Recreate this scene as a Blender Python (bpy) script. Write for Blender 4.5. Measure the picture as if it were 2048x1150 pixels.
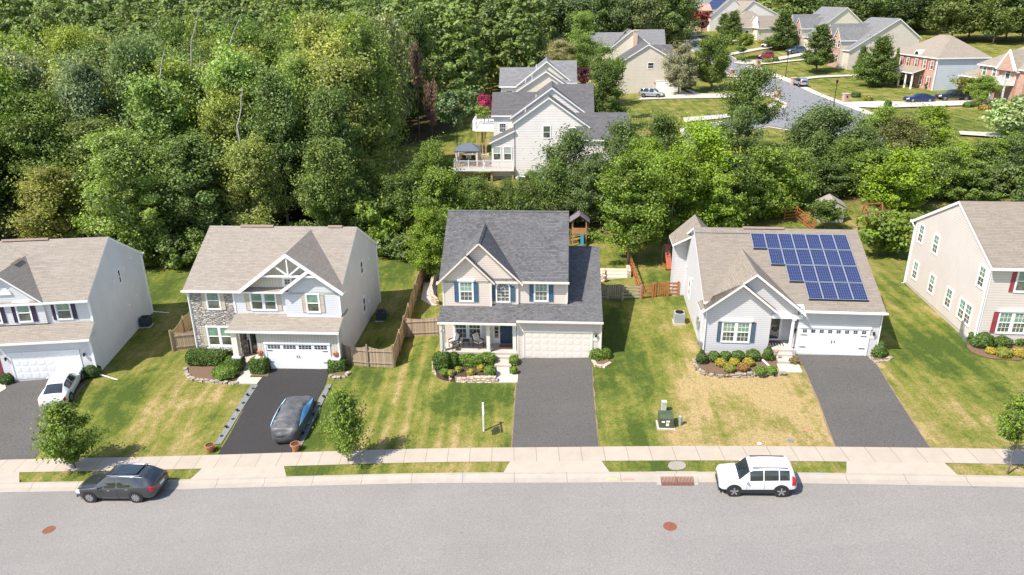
import bpy, bmesh, math, random
import numpy as np
from mathutils import Vector, Matrix, noise as mnoise
from mathutils.geometry import delaunay_2d_cdt
R = math.radians
# ---------------------------------------------------------------- scene, camera, light
S = bpy.context.scene
for o in list(bpy.data.objects): bpy.data.objects.remove(o)
COL = S.collection
S.render.engine = 'CYCLES'
S.view_settings.view_transform = 'Standard'
S.view_settings.look = 'None'
S.view_settings.exposure = 0.66
S.view_settings.gamma = 1.0
F = 1485.0; PITCH = R(21.45); ROLL = R(-0.6); CAMZ = 25.1
_r0 = Vector((1, 0, 0)); _f = Vector((0, math.cos(PITCH), -math.sin(PITCH))); _u0 = Vector((0, math.sin(PITCH), math.cos(PITCH)))
_r = _r0 * math.cos(ROLL) + _u0 * math.sin(ROLL); _u = -_r0 * math.sin(ROLL) + _u0 * math.cos(ROLL)
cam_d = bpy.data.cameras.new('camera'); cam = bpy.data.objects.new('camera', cam_d); COL.objects.link(cam)
cam_d.sensor_width = 36.0; cam_d.lens = F / 2048 * 36.0; cam_d.clip_end = 3000; cam_d.clip_start = 0.5
M = Matrix((( _r.x, _u.x, -_f.x, 0), (_r.y, _u.y, -_f.y, 0), (_r.z, _u.z, -_f.z, CAMZ), (0, 0, 0, 1)))
cam.matrix_world = M
S.camera = cam
SUN_AZ = R(31); SUN_EL = R(53)          # the shadows fall toward +X, a little toward +Y
w = bpy.data.worlds.new('World'); S.world = w; w.use_nodes = True
nt = w.node_tree; nt.nodes.clear()
sky = nt.nodes.new('ShaderNodeTexSky'); sky.sky_type = 'NISHITA'; sky.sun_disc = False
sky.sun_elevation = SUN_EL; sky.air_density = 1.0; sky.dust_density = 1.0
bg = nt.nodes.new('ShaderNodeBackground'); bg.inputs[1].default_value = 0.15
wo = nt.nodes.new('ShaderNodeOutputWorld'); nt.links.new(sky.outputs[0], bg.inputs[0]); nt.links.new(bg.outputs[0], wo.inputs[0])
tosun = Vector((-math.cos(SUN_EL) * math.cos(SUN_AZ), -math.cos(SUN_EL) * math.sin(SUN_AZ), math.sin(SUN_EL)))
sky.sun_rotation = math.atan2(tosun.x, tosun.y)
sl = bpy.data.lights.new('sun', 'SUN'); sl.energy = 4.8; sl.angle = R(0.5); sl.color = (1.0, 0.945, 0.86)
so = bpy.data.objects.new('sun', sl); COL.objects.link(so); so.rotation_euler = tosun.to_track_quat('Z', 'Y').to_euler()

# ---------------------------------------------------------------- terrain
def interp(pts):
    xs = [p[0] for p in pts]; ys = [p[1] for p in pts]
    def f(x): return (np.interp(x - 3, xs, ys) + np.interp(x - 1.5, xs, ys) + np.interp(x, xs, ys) + np.interp(x + 1.5, xs, ys) + np.interp(x + 3, xs, ys)) / 5
    return f
zh = interp([(-90, -4.2), (-60, -3.2), (-40, -2.4), (-31, -2.2), (-20, -1.95), (-13, -1.85), (-9, -1.35), (-6, -.6), (0, -.15), (6, 0.0), (10, .35), (14, .95), (20, 1.03), (26, 1.1), (30, 1.5), (33, 1.8), (45, 2.3), (70, 3.6), (120, 6)])
zs = interp([(-90, -6.4), (-60, -5.0), (-45, -4.3), (-23, -2.95), (-14, -2.2), (-5, -1.4), (3, -.85), (8, -.45), (13, -.1), (28, .85), (45, 1.7), (60, 2.4), (90, 4)])
zb = interp([(-120, -4), (-60, -3), (-25, -1.0), (-12, .6), (0, 1.6), (8, 2.6), (18, 4.4), (32, 5.4), (50, 6.4), (70, 7.3), (100, 8.2), (200, 10)])
ECO = [0, 0, 39.0]
def E(x): return ECO[0] * x * x + ECO[1] * x + ECO[2]
def sstep(t):
    t = min(1.0, max(0.0, t)); return t * t * (3 - 2 * t)
def T(x, y):
    e = E(x)
    if y <= e: return float(zs(x))
    a = float(zs(x)); h = float(zh(x))
    if y < 51:
        return a + (h - a) * sstep((y - e) / (50 - e)) if y < 50 else h
    b = float(zb(x))
    z = h + (b - h) * sstep((y - 66) / 44)
    if y > 145: yc = min(y, 330.0); z += 0.065 * (yc - 145 - 8 * (1 - math.exp(-(yc - 145) / 8)))
    return z
def ray(px, py):
    return _r * ((px - 1024) / F) - _u * ((py - 575) / F) + _f
CAM = Vector((0, 0, CAMZ))
def onz(px, py, z):
    d = ray(px, py); return CAM + d * ((z - CAMZ) / d.z)
def at(px, py):
    "ground point seen at a photo position"
    d = ray(px, py); t = 20.0; p = CAM
    while t < 900:
        q = CAM + d * t
        if q.z < T(q.x, q.y): break
        t += 2.0
    a, b = t - 2.0, t
    for _ in range(24):
        m = (a + b) / 2; q = CAM + d * m
        if q.z < T(q.x, q.y): b = m
        else: a = m
    return CAM + d * b
def fitE():
    global ECO
    px = [(0, 924), (65, 920), (165, 913.5), (225, 912), (426, 908), (590, 906), (667, 904), (871, 899.6), (1025, 895.6), (1200, 894), (1700, 895), (1859, 896.4), (2048, 898.3)]
    P = []
    for x, y in px:
        q = onz(x, y, 0)
        for _ in range(30): q = onz(x, y, float(zs(q.x)))
        P.append((q.x, q.y))
    ECO = list(np.polyfit([p[0] for p in P], [p[1] for p in P], 2))
fitE()
print('E', ECO)

# ---------------------------------------------------------------- material helpers
def new_mat(name):
    m = bpy.data.materials.new(name); m.use_nodes = True
    n = m.node_tree; b = n.nodes['Principled BSDF']
    return m, n, b
def nd(n, t, **k):
    o = n.nodes.new(t)
    for a, v in k.items(): setattr(o, a, v)
    return o
def mixc(n, fac, a, b, mode='MIX'):
    m = nd(n, 'ShaderNodeMix', data_type='RGBA', blend_type=mode)
    for s, v in ((m.inputs[0], fac), (m.inputs[6], a), (m.inputs[7], b)):
        if hasattr(v, 'is_output') or isinstance(v, bpy.types.NodeSocket): n.links.new(v, s)
        elif isinstance(v, (tuple, list)): s.default_value = (*v[:3], 1)
        else: s.default_value = v
    return m.outputs[2]
def mth(n, op, a, b=0.0, c=None):
    m = nd(n, 'ShaderNodeMath', operation=op)
    for s, v in zip(m.inputs, (a, b, c if c is not None else 0.0)):
        if isinstance(v, bpy.types.NodeSocket): n.links.new(v, s)
        else: s.default_value = v
    return m.outputs[0]
def ramp(n, f, lo, hi):
    m = nd(n, 'ShaderNodeMapRange'); n.links.new(f, m.inputs[0])
    m.inputs[1].default_value = lo; m.inputs[2].default_value = hi
    return m.outputs[0]
def tnoise(n, vec, scale, detail=3, rough=.6, dist=0):
    t = nd(n, 'ShaderNodeTexNoise'); t.inputs['Scale'].default_value = scale; t.inputs['Detail'].default_value = detail
    t.inputs['Roughness'].default_value = rough; t.inputs['Distortion'].default_value = dist
    if vec is not None: n.links.new(vec, t.inputs['Vector'])
    return t.outputs['Fac']
def vscale(n, vec, s):
    m = nd(n, 'ShaderNodeMapping'); m.inputs['Scale'].default_value = s; n.links.new(vec, m.inputs['Vector']); return m.outputs[0]
def uvn(n): return nd(n, 'ShaderNodeTexCoord').outputs['UV']
def objn(n): return nd(n, 'ShaderNodeTexCoord').outputs['Object']
def geo(n): return nd(n, 'ShaderNodeNewGeometry').outputs['Position']
def bump(n, b, h, strength=.3, dist=.02):
    m = nd(n, 'ShaderNodeBump'); m.inputs['Strength'].default_value = strength; m.inputs['Distance'].default_value = dist
    n.links.new(h, m.inputs['Height']); n.links.new(m.outputs[0], b.inputs['Normal'])
MATS = {}
def plain(name, c, rough=.6, metal=0, var=.12, vs=3.0, spec=.5):
    if name in MATS: return MATS[name]
    m, n, b = new_mat(name)
    b.inputs['Roughness'].default_value = rough; b.inputs['Metallic'].default_value = metal
    b.inputs['Specular IOR Level'].default_value = spec
    if var:
        f = tnoise(n, geo(n), vs, 4)
        c2 = mixc(n, ramp(n, f, .25, .75), [v * (1 - var) for v in c], [min(1, v * (1 + var)) for v in c])
        n.links.new(c2, b.inputs['Base Color'])
    else: b.inputs['Base Color'].default_value = (*c, 1)
    MATS[name] = m; return m
def siding(name, c, lap=.115, vert=False, dark=.30):
    if name in MATS: return MATS[name]
    m, n, b = new_mat(name); uv = uvn(n)
    sp = nd(n, 'ShaderNodeSeparateXYZ'); n.links.new(uv, sp.inputs[0])
    fr = mth(n, 'FRACT', mth(n, 'DIVIDE', sp.outputs[0 if vert else 1], lap))
    # the butt edge of each course overhangs: a thin dark joint below it
    if vert: line = mth(n, 'LESS_THAN', fr, .14)
    else: line = ramp(n, fr, .24, .06)
    v = tnoise(n, geo(n), .7, 3)
    st = tnoise(n, vscale(n, uv, (8, .5, 1)), 1.0, 3)
    base = mixc(n, ramp(n, v, .3, .7), [x * .95 for x in c], [min(1, x * 1.04) for x in c])
    base = mixc(n, mth(n, 'MULTIPLY', ramp(n, st, .5, .8), .10), base, [x * .75 for x in c])
    colr = mixc(n, mth(n, 'MULTIPLY', line, dark), base, [x * .35 for x in c])
    n.links.new(colr, b.inputs['Base Color']); b.inputs['Roughness'].default_value = .55
    bump(n, b, mth(n, 'MULTIPLY', fr, -1 if not vert else 1), .35, .015)
    MATS[name] = m; return m
def shingle(name, c1, c2, c3, w=.32, h=.14, contrast=1.0):
    if name in MATS: return MATS[name]
    m, n, b = new_mat(name); uv = uvn(n)
    def br(wd, off, ca, cb):
        t = nd(n, 'ShaderNodeTexBrick'); n.links.new(uv, t.inputs['Vector'])
        t.offset = off; t.inputs['Scale'].default_value = 1.0
        t.inputs['Brick Width'].default_value = wd; t.inputs['Row Height'].default_value = h
        t.inputs['Mortar Size'].default_value = .012; t.inputs['Mortar Smooth'].default_value = .3
        t.inputs['Color1'].default_value = (*ca, 1); t.inputs['Color2'].default_value = (*cb, 1)
        t.inputs['Mortar'].default_value = (*[x * .45 for x in c1], 1); t.inputs['Bias'].default_value = -.1
        return t
    t1 = br(w, .37, c1, c2); t2 = br(w * .61, .53, c3, c2)
    big = tnoise(n, geo(n), .35, 4); f2 = tnoise(n, uv, 9.0, 2)
    c = mixc(n, ramp(n, f2, .35, .65), t1.outputs['Color'], t2.outputs['Color'])
    c = mixc(n, mth(n, 'MULTIPLY', ramp(n, big, .35, .7), .35), c, [x * .8 for x in c2])
    grit = tnoise(n, geo(n), 26, 2)
    c = mixc(n, .35, c, mixc(n, grit, [x * .5 for x in c1], [min(1, x * 1.5) for x in c1]))
    n.links.new(c, b.inputs['Base Color']); b.inputs['Roughness'].default_value = .95; b.inputs['Specular IOR Level'].default_value = .2
    bump(n, b, t1.outputs['Fac'], .6, -.012)
    MATS[name] = m; return m
def stone_mat(name, ca, cb, cm, w=.38, h=.17):
    if name in MATS: return MATS[name]
    m, n, b = new_mat(name); uv = uvn(n)
    ds = nd(n, 'ShaderNodeTexNoise'); ds.inputs['Scale'].default_value = 3.2; ds.inputs['Detail'].default_value = 2; n.links.new(uv, ds.inputs['Vector'])
    va = nd(n, 'ShaderNodeVectorMath', operation='SCALE'); n.links.new(ds.outputs['Color'], va.inputs[0]); va.inputs['Scale'].default_value = .16
    vv = nd(n, 'ShaderNodeVectorMath', operation='ADD'); n.links.new(uv, vv.inputs[0]); n.links.new(va.outputs[0], vv.inputs[1])
    t = nd(n, 'ShaderNodeTexVoronoi'); t.inputs['Scale'].default_value = 1.0; n.links.new(vscale(n, vv.outputs[0], (1 / w, 1 / h, 1)), t.inputs['Vector'])
    t2 = nd(n, 'ShaderNodeTexVoronoi', feature='DISTANCE_TO_EDGE'); t2.inputs['Scale'].default_value = 1.0; n.links.new(vscale(n, vv.outputs[0], (1 / w, 1 / h, 1)), t2.inputs['Vector'])
    sp = nd(n, 'ShaderNodeSeparateColor'); n.links.new(t.outputs['Color'], sp.inputs[0])
    c = mixc(n, sp.outputs[0], ca, cb)
    c = mixc(n, ramp(n, t2.outputs[0], .09, .02), c, cm)
    n.links.new(c, b.inputs['Base Color']); b.inputs['Roughness'].default_value = .9
    bump(n, b, mth(n, 'ADD', ramp(n, t2.outputs[0], 0, .18), mth(n, 'MULTIPLY', tnoise(n, uv, 14, 3), .5)), 1.0, .05)
    MATS[name] = m; return m
def brick_mat(name, c1, c2, mort, w=.21, h=.075):
    if name in MATS: return MATS[name]
    m, n, b = new_mat(name); uv = uvn(n)
    t = nd(n, 'ShaderNodeTexBrick'); n.links.new(uv, t.inputs['Vector']); t.inputs['Scale'].default_value = 1
    t.inputs['Brick Width'].default_value = w; t.inputs['Row Height'].default_value = h; t.inputs['Mortar Size'].default_value = .008
    t.inputs['Color1'].default_value = (*c1, 1); t.inputs['Color2'].default_value = (*c2, 1); t.inputs['Mortar'].default_value = (*mort, 1)
    n.links.new(t.outputs['Color'], b.inputs['Base Color']); b.inputs['Roughness'].default_value = .9
    MATS[name] = m; return m
def glass_mat(name, c=(.03, .05, .045), c2=None, rough=.06, split=None):
    if name in MATS: return MATS[name]
    m, n, b = new_mat(name)
    f = tnoise(n, objn(n), 1.7, 2)
    cc = mixc(n, ramp(n, f, .35, .65), c, c2 or [x * 1.8 for x in c])
    n.links.new(cc, b.inputs['Base Color']); b.inputs['Roughness'].default_value = rough
    b.inputs['Specular IOR Level'].default_value = .9; b.inputs['IOR'].default_value = 1.6
    MATS[name] = m; return m
def asphalt(name, c, grain=.35, patch=.12, sc=18):
    if name in MATS: return MATS[name]
    m, n, b = new_mat(name); p = geo(n)
    g = tnoise(n, p, sc, 3, .75); g2 = tnoise(n, p, sc * 3, 2); bg_ = tnoise(n, p, .22, 5, .6); b2 = tnoise(n, vscale(n, p, (.12, .9, 1)), 1, 4)
    k = mixc(n, ramp(n, g, .3, .7), [x * (1 - grain) for x in c], [x * (1 + grain) for x in c])
    k = mixc(n, ramp(n, g2, .66, .74), k, [min(1, x * 1.9 + .05) for x in c])
    k = mixc(n, mth(n, 'MULTIPLY', ramp(n, bg_, .3, .75), patch * 2), k, [x * .6 for x in c])
    k = mixc(n, mth(n, 'MULTIPLY', ramp(n, b2, .45, .8), patch), k, [min(1, x * 1.5) for x in c])
    n.links.new(k, b.inputs['Base Color']); b.inputs['Roughness'].default_value = .92; b.inputs['Specular IOR Level'].default_value = .25
    bump(n, b, g, .5, .01)
    MATS[name] = m; return m
def concrete(name, c, joint=0, stain=.15):
    if name in MATS: return MATS[name]
    m, n, b = new_mat(name); p = geo(n)
    g = tnoise(n, p, 1.3, 5, .65); g2 = tnoise(n, p, 30, 2)
    k = mixc(n, ramp(n, g, .3, .75), [min(1, x * 1.05) for x in c], [x * (1 - stain) for x in c])
    k = mixc(n, .25, k, mixc(n, g2, [x * .75 for x in c], [min(1, x * 1.2) for x in c]))
    if joint:
        sp = nd(n, 'ShaderNodeSeparateXYZ'); n.links.new(uvn(n), sp.inputs[0])
        d = mth(n, 'DIVIDE', sp.outputs[0], joint)
        fr = mth(n, 'FRACT', d)
        # each slab a slightly different tone, thin joint between
        wn = nd(n, 'ShaderNodeTexWhiteNoise', noise_dimensions='1D'); n.links.new(mth(n, 'FLOOR', d), wn.inputs['W'])
        k = mixc(n, mth(n, 'MULTIPLY', wn.outputs['Value'], .22), k, [c[0] * .78, c[1] * .74, c[2] * .68])
        k = mixc(n, mth(n, 'MULTIPLY', mth(n, 'LESS_THAN', fr, .03 / joint), .8), k, [c[0] * .35, c[1] * .31, c[2] * .26])
    n.links.new(k, b.inputs['Base Color']); b.inputs['Roughness'].default_value = .9
    MATS[name] = m; return m
def leaf_mat(name, trans=.35, var=.35):
    if name in MATS: return MATS[name]
    m = bpy.data.materials.new(name); m.use_nodes = True; n = m.node_tree; n.nodes.clear()
    oi = nd(n, 'ShaderNodeObjectInfo'); at_ = nd(n, 'ShaderNodeAttribute', attribute_name='lv')
    sp = nd(n, 'ShaderNodeSeparateColor'); n.links.new(at_.outputs['Color'], sp.inputs[0])
    hsv = nd(n, 'ShaderNodeHueSaturation'); n.links.new(oi.outputs['Color'], hsv.inputs['Color'])
    n.links.new(ramp_to(n, sp.outputs[0], .485, .512), hsv.inputs['Hue'])
    n.links.new(ramp_to(n, sp.outputs[1], 1 - var, 1 + var * 1.5), hsv.inputs['Value'])
    n.links.new(ramp_to(n, sp.outputs[2], .85, 1.2), hsv.inputs['Saturation'])
    d = nd(n, 'ShaderNodeBsdfDiffuse'); t = nd(n, 'ShaderNodeBsdfTranslucent'); g = nd(n, 'ShaderNodeBsdfGlossy'); g.inputs['Roughness'].default_value = .62
    n.links.new(hsv.outputs[0], d.inputs[0])
    tc = mixc(n, 1.0, hsv.outputs[0], (1.25, 1.3, .55), 'MULTIPLY'); n.links.new(tc, t.inputs[0])
    a = nd(n, 'ShaderNodeMixShader'); a.inputs[0].default_value = trans; n.links.new(d.outputs[0], a.inputs[1]); n.links.new(t.outputs[0], a.inputs[2])
    a2 = nd(n, 'ShaderNodeMixShader'); a2.inputs[0].default_value = .03; n.links.new(a.outputs[0], a2.inputs[1]); n.links.new(g.outputs[0], a2.inputs[2])
    o = nd(n, 'ShaderNodeOutputMaterial'); n.links.new(a2.outputs[0], o.inputs[0])
    MATS[name] = m; return m
def ramp_to(n, f, a, b):
    m = nd(n, 'ShaderNodeMapRange'); n.links.new(f, m.inputs[0]); m.inputs[3].default_value = a; m.inputs[4].default_value = b
    return m.outputs[0]
def wood_mat(name, c, vert=True, board=.14, var=.35):
    if name in MATS: return MATS[name]
    m, n, b = new_mat(name); uv = uvn(n)
    sp = nd(n, 'ShaderNodeSeparateXYZ'); n.links.new(uv, sp.inputs[0])
    d = mth(n, 'DIVIDE', sp.outputs[0 if vert else 1], board)
    wn = nd(n, 'ShaderNodeTexWhiteNoise', noise_dimensions='1D'); n.links.new(mth(n, 'FLOOR', d), wn.inputs['W'])
    g = tnoise(n, vscale(n, uv, (30, 2, 1) if vert else (2, 30, 1)), 1, 3)
    k = mixc(n, wn.outputs['Value'], [x * (1 - var) for x in c], [min(1, x * (1 + var)) for x in c])
    k = mixc(n, mth(n, 'MULTIPLY', g, .5), k, [x * .55 for x in c])
    k = mixc(n, mth(n, 'MULTIPLY', mth(n, 'LESS_THAN', mth(n, 'FRACT', d), .08), .7), k, [x * .25 for x in c])
    n.links.new(k, b.inputs['Base Color']); b.inputs['Roughness'].default_value = .85
    MATS[name] = m; return m

# ---------------------------------------------------------------- mesh builder
class MB:
    def __init__(s): s.v = []; s.f = []; s.mi = []
    def poly(s, pts, mi=0):
        i = len(s.v); s.v += [tuple(p) for p in pts]; s.f.append(tuple(range(i, i + len(pts)))); s.mi.append(mi); return s
    def box(s, x0, x1, y0, y1, z0, z1, mi=0):
        i = len(s.v)
        s.v += [(x0, y0, z0), (x1, y0, z0), (x1, y1, z0), (x0, y1, z0), (x0, y0, z1), (x1, y0, z1), (x1, y1, z1), (x0, y1, z1)]
        for q in ((0, 3, 2, 1), (4, 5, 6, 7), (0, 1, 5, 4), (1, 2, 6, 5), (2, 3, 7, 6), (3, 0, 4, 7)):
            s.f.append(tuple(i + k for k in q)); s.mi.append(mi)
        return s
    def prism(s, pts, d, mi=0, side=None, bot=None):
        "extrude polygon pts by vector d; pts is the first cap (normal against d)"
        side = mi if side is None else side; bot = mi if bot is None else bot
        n = len(pts); i = len(s.v); d = Vector(d)
        s.v += [tuple(p) for p in pts] + [tuple(Vector(p) + d) for p in pts]
        s.f.append(tuple(i + k for k in range(n))); s.mi.append(mi)
        s.f.append(tuple(i + n + k for k in reversed(range(n)))); s.mi.append(bot)
        for k in range(n):
            j = (k + 1) % n; s.f.append((i + k, i + n + k, i + n + j, i + j)); s.mi.append(side)
        return s
    def beam(s, a, b, w, h=None, mi=0, up=(0, 0, 1)):
        a = Vector(a); b = Vector(b); h = h or w; d = (b - a).normalized(); u = Vector(up)
        if abs(d.dot(u)) > .98: u = Vector((0, 1, 0))
        r = d.cross(u).normalized() * (w / 2); u = r.cross(d).normalized() * (h / 2)
        i = len(s.v)
        for c in (a, b):
            for p in (-r - u, r - u, r + u, -r + u): s.v.append(tuple(c + p))
        for q in ((0, 3, 2, 1), (4, 5, 6, 7), (0, 1, 5, 4), (1, 2, 6, 5), (2, 3, 7, 6), (3, 0, 4, 7)):
            s.f.append(tuple(i + k for k in q)); s.mi.append(mi)
        return s
    def cyl(s, a, b, r0, r1=None, n=12, mi=0, cap=True):
        r1 = r0 if r1 is None else r1; a = Vector(a); b = Vector(b); d = (b - a).normalized()
        u = Vector((0, 0, 1)) if abs(d.z) < .9 else Vector((1, 0, 0)); x = d.cross(u).normalized(); y = d.cross(x)
        i = len(s.v)
        for c, r in ((a, r0), (b, r1)):
            for k in range(n):
                t = 2 * math.pi * k / n; s.v.append(tuple(c + x * (r * math.cos(t)) + y * (r * math.sin(t))))
        for k in range(n):
            j = (k + 1) % n; s.f.append((i + k, i + n + k, i + n + j, i + j)); s.mi.append(mi)
        if cap:
            s.f.append(tuple(i + k for k in range(n))); s.mi.append(mi)
            s.f.append(tuple(i + n + k for k in reversed(range(n)))); s.mi.append(mi)
        return s
    def sphere(s, c, rx, ry, rz, n=10, m=7, mi=0, jit=0, rng=None):
        i = len(s.v); c = Vector(c)
        for a in range(m + 1):
            th = math.pi * a / m
            for k in range(n):
                ph = 2 * math.pi * k / n; j = 1 + (rng.uniform(-jit, jit) if rng else 0)
                s.v.append((c.x + rx * j * math.sin(th) * math.cos(ph), c.y + ry * j * math.sin(th) * math.sin(ph), c.z + rz * j * math.cos(th)))
        for a in range(m):
            for k in range(n):
                kk = (k + 1) % n
                s.f.append((i + a * n + k, i + (a + 1) * n + k, i + (a + 1) * n + kk, i + a * n + kk)); s.mi.append(mi)
        return s
    def mesh(s, name, mats, smooth=False):
        me = bpy.data.meshes.new(name)
        me.from_pydata(s.v, [], s.f)
        for m in (mats if isinstance(mats, (list, tuple)) else [mats]): me.materials.append(m)
        me.polygons.foreach_set('material_index', s.mi)
        bm = bmesh.new(); bm.from_mesh(me); bmesh.ops.recalc_face_normals(bm, faces=bm.faces) if len(s.f) < 4000 else None
        uvl = bm.loops.layers.uv.new('UVMap'); Z = Vector((0, 0, 1))
        for f in bm.faces:
            nn = f.normal
            if abs(nn.z) > .999: u = Vector((1, 0, 0)); v = Vector((0, 1, 0))
            else:
                u = Z.cross(nn).normalized(); v = nn.cross(u)
            for l in f.loops: l[uvl].uv = (l.vert.co.dot(u), l.vert.co.dot(v))
            f.smooth = smooth
        bm.to_mesh(me); bm.free()
        return me
    def build(s, name, mats, parent=None, smooth=False):
        return link(name, s.mesh(name, mats, smooth), parent)
def _build_each(s, name, mats, parent=None, smooth=False):
    "one object per separate piece (pieces whose boxes touch stay together)"
    n = len(s.v); par = list(range(n))
    def fd(a):
        while par[a] != a: par[a] = par[par[a]]; a = par[a]
        return a
    for f in s.f:
        for k in f[1:]: par[fd(k)] = fd(f[0])
    comp = {}
    for i in range(n): comp.setdefault(fd(i), []).append(i)
    bx = {k: [min(s.v[i][a] for i in v) - .01 for a in range(3)] + [max(s.v[i][a] for i in v) + .01 for a in range(3)] for k, v in comp.items()}
    keys = list(comp); gp = {k: k for k in keys}
    def gf(a):
        while gp[a] != a: a = gp[a]
        return a
    for i, a in enumerate(keys):
        for b in keys[i + 1:]:
            A, B = bx[a], bx[b]
            if all(A[q] <= B[q + 3] and B[q] <= A[q + 3] for q in range(3)): gp[gf(a)] = gf(b)
    groups = {}
    for fi, f in enumerate(s.f): groups.setdefault(gf(fd(f[0])), []).append(fi)
    out = []
    for g, fl in groups.items():
        m = MB(); mp = {}
        for fi in fl:
            q = []
            for k in s.f[fi]:
                if k not in mp: mp[k] = len(m.v); m.v.append(s.v[k])
                q.append(mp[k])
            m.f.append(tuple(q)); m.mi.append(s.mi[fi])
        out.append(m.build(name, mats, parent, smooth))
    return out
MB.build_each = _build_each
def link(name, me, parent=None):
    o = bpy.data.objects.new(name, me); COL.objects.link(o)
    if parent is not None: o.parent = parent
    return o
def tag(o, label=None, cat=None, group=None, kind=None):
    if label: o['label'] = label
    if cat: o['category'] = cat
    if group: o['group'] = group
    if kind: o['kind'] = kind
    return o
def empty(name, loc, yaw=0, label=None, cat=None, group=None):
    o = bpy.data.objects.new(name, None); o.empty_display_size = .3; COL.objects.link(o)
    o.location = loc; o.rotation_euler = (0, 0, -R(yaw)); tag(o, label, cat, group); return o
def copy_tree(o, parent=None):
    c = o.copy(); COL.objects.link(c)
    if parent is not None: c.parent = parent
    for ch in list(o.children): copy_tree(ch, c)
    return c
def recolor(root, old, new):
    for o in [root] + list(root.children_recursive):
        if o.type == 'MESH' and old.name in [m.name for m in o.data.materials if m]:
            o.data = o.data.copy()
            for i, m in enumerate(o.data.materials):
                if m == old: o.data.materials[i] = new
# ---------------------------------------------------------------- colours
def ground_material():
    m, n, b = new_mat('lawn_grass'); p = geo(n)
    a = nd(n, 'ShaderNodeAttribute', attribute_name='gc'); sp = nd(n, 'ShaderNodeSeparateColor'); n.links.new(a.outputs['Color'], sp.inputs[0])
    dryv, mowv, soil = sp.outputs[0], sp.outputs[1], sp.outputs[2]
    n1 = tnoise(n, p, .33, 5, .62, .4); n2 = tnoise(n, p, 2.2, 4, .7); n3 = tnoise(n, p, 9, 3, .75)
    ps = nd(n, 'ShaderNodeMapping'); n.links.new(p, ps.inputs['Vector']); ps.inputs['Rotation'].default_value = (0, 0, MOWA); ps.inputs['Scale'].default_value = (1.2, .16, 1)
    n4 = tnoise(n, ps.outputs[0], 1.0, 4, .6)
    # mower passes, parallel to the plots
    sx = nd(n, 'ShaderNodeSeparateXYZ'); n.links.new(nd(n, 'ShaderNodeMapping').outputs[0], sx.inputs[0])
    mp = sx.inputs[0].links[0].from_node; n.links.new(p, mp.inputs['Vector']); mp.inputs['Rotation'].default_value = (0, 0, MOWA)
    wave = mth(n, 'SINE', mth(n, 'ADD', mth(n, 'MULTIPLY', sx.outputs[0], 5.2), mth(n, 'MULTIPLY', n1, 3.0)))
    wave = mth(n, 'MULTIPLY', ramp(n, wave, -.5, 1.0), mowv)
    d = mth(n, 'ADD', dryv, mth(n, 'MULTIPLY', mth(n, 'SUBTRACT', n1, .5), 1.9))
    d = mth(n, 'ADD', d, mth(n, 'MULTIPLY', mth(n, 'SUBTRACT', n4, .5), 1.5))
    d = mth(n, 'ADD', d, mth(n, 'MULTIPLY', mth(n, 'SUBTRACT', n2, .5), 1.1))
    d = mth(n, 'ADD', d, mth(n, 'MULTIPLY', wave, .36))
    f = ramp(n, d, -.1, 1.0)
    cr = nd(n, 'ShaderNodeValToRGB'); n.links.new(f, cr.inputs[0]); e = cr.color_ramp.elements
    e[0].position = 0; e[0].color = (.066, .098, .020, 1); e[1].position = 1; e[1].color = (.38, .285, .14, 1)
    for pos, c in ((.25, (.116, .145, .028, 1)), (.5, (.185, .188, .044, 1)), (.75, (.262, .220, .078, 1))):
        q = e.new(pos); q.color = c
    c = mixc(n, ramp(n, n3, .25, .75), mixc(n, 1.0, cr.outputs[0], (.55, .58, .5), 'MULTIPLY'), mixc(n, 1.0, cr.outputs[0], (1.4, 1.34, 1.3), 'MULTIPLY'))
    c = mixc(n, ramp(n, n2, .6, .9), c, mixc(n, 1.0, c, (.7, .78, .7), 'MULTIPLY'))
    so_ = mth(n, 'ADD', soil, mth(n, 'MULTIPLY', mth(n, 'SUBTRACT', n2, .5), .9))
    brown = mixc(n, n3, (.035, .030, .014), (.10, .08, .04))
    c = mixc(n, ramp(n, so_, .35, .65), c, brown)
    n.links.new(c, b.inputs['Base Color']); b.inputs['Roughness'].default_value = 1; b.inputs['Specular IOR Level'].default_value = .1
    bump(n, b, mth(n, 'ADD', n3, mth(n, 'MULTIPLY', tnoise(n, p, 24, 2), .6)), 1.0, .07)
    return m
_a = at(765, 880); _b = at(806, 742)
MOWA = math.atan2(_b.x - _a.x, _b.y - _a.y)
print('mow', math.degrees(MOWA))
GRASS = ground_material()
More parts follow.
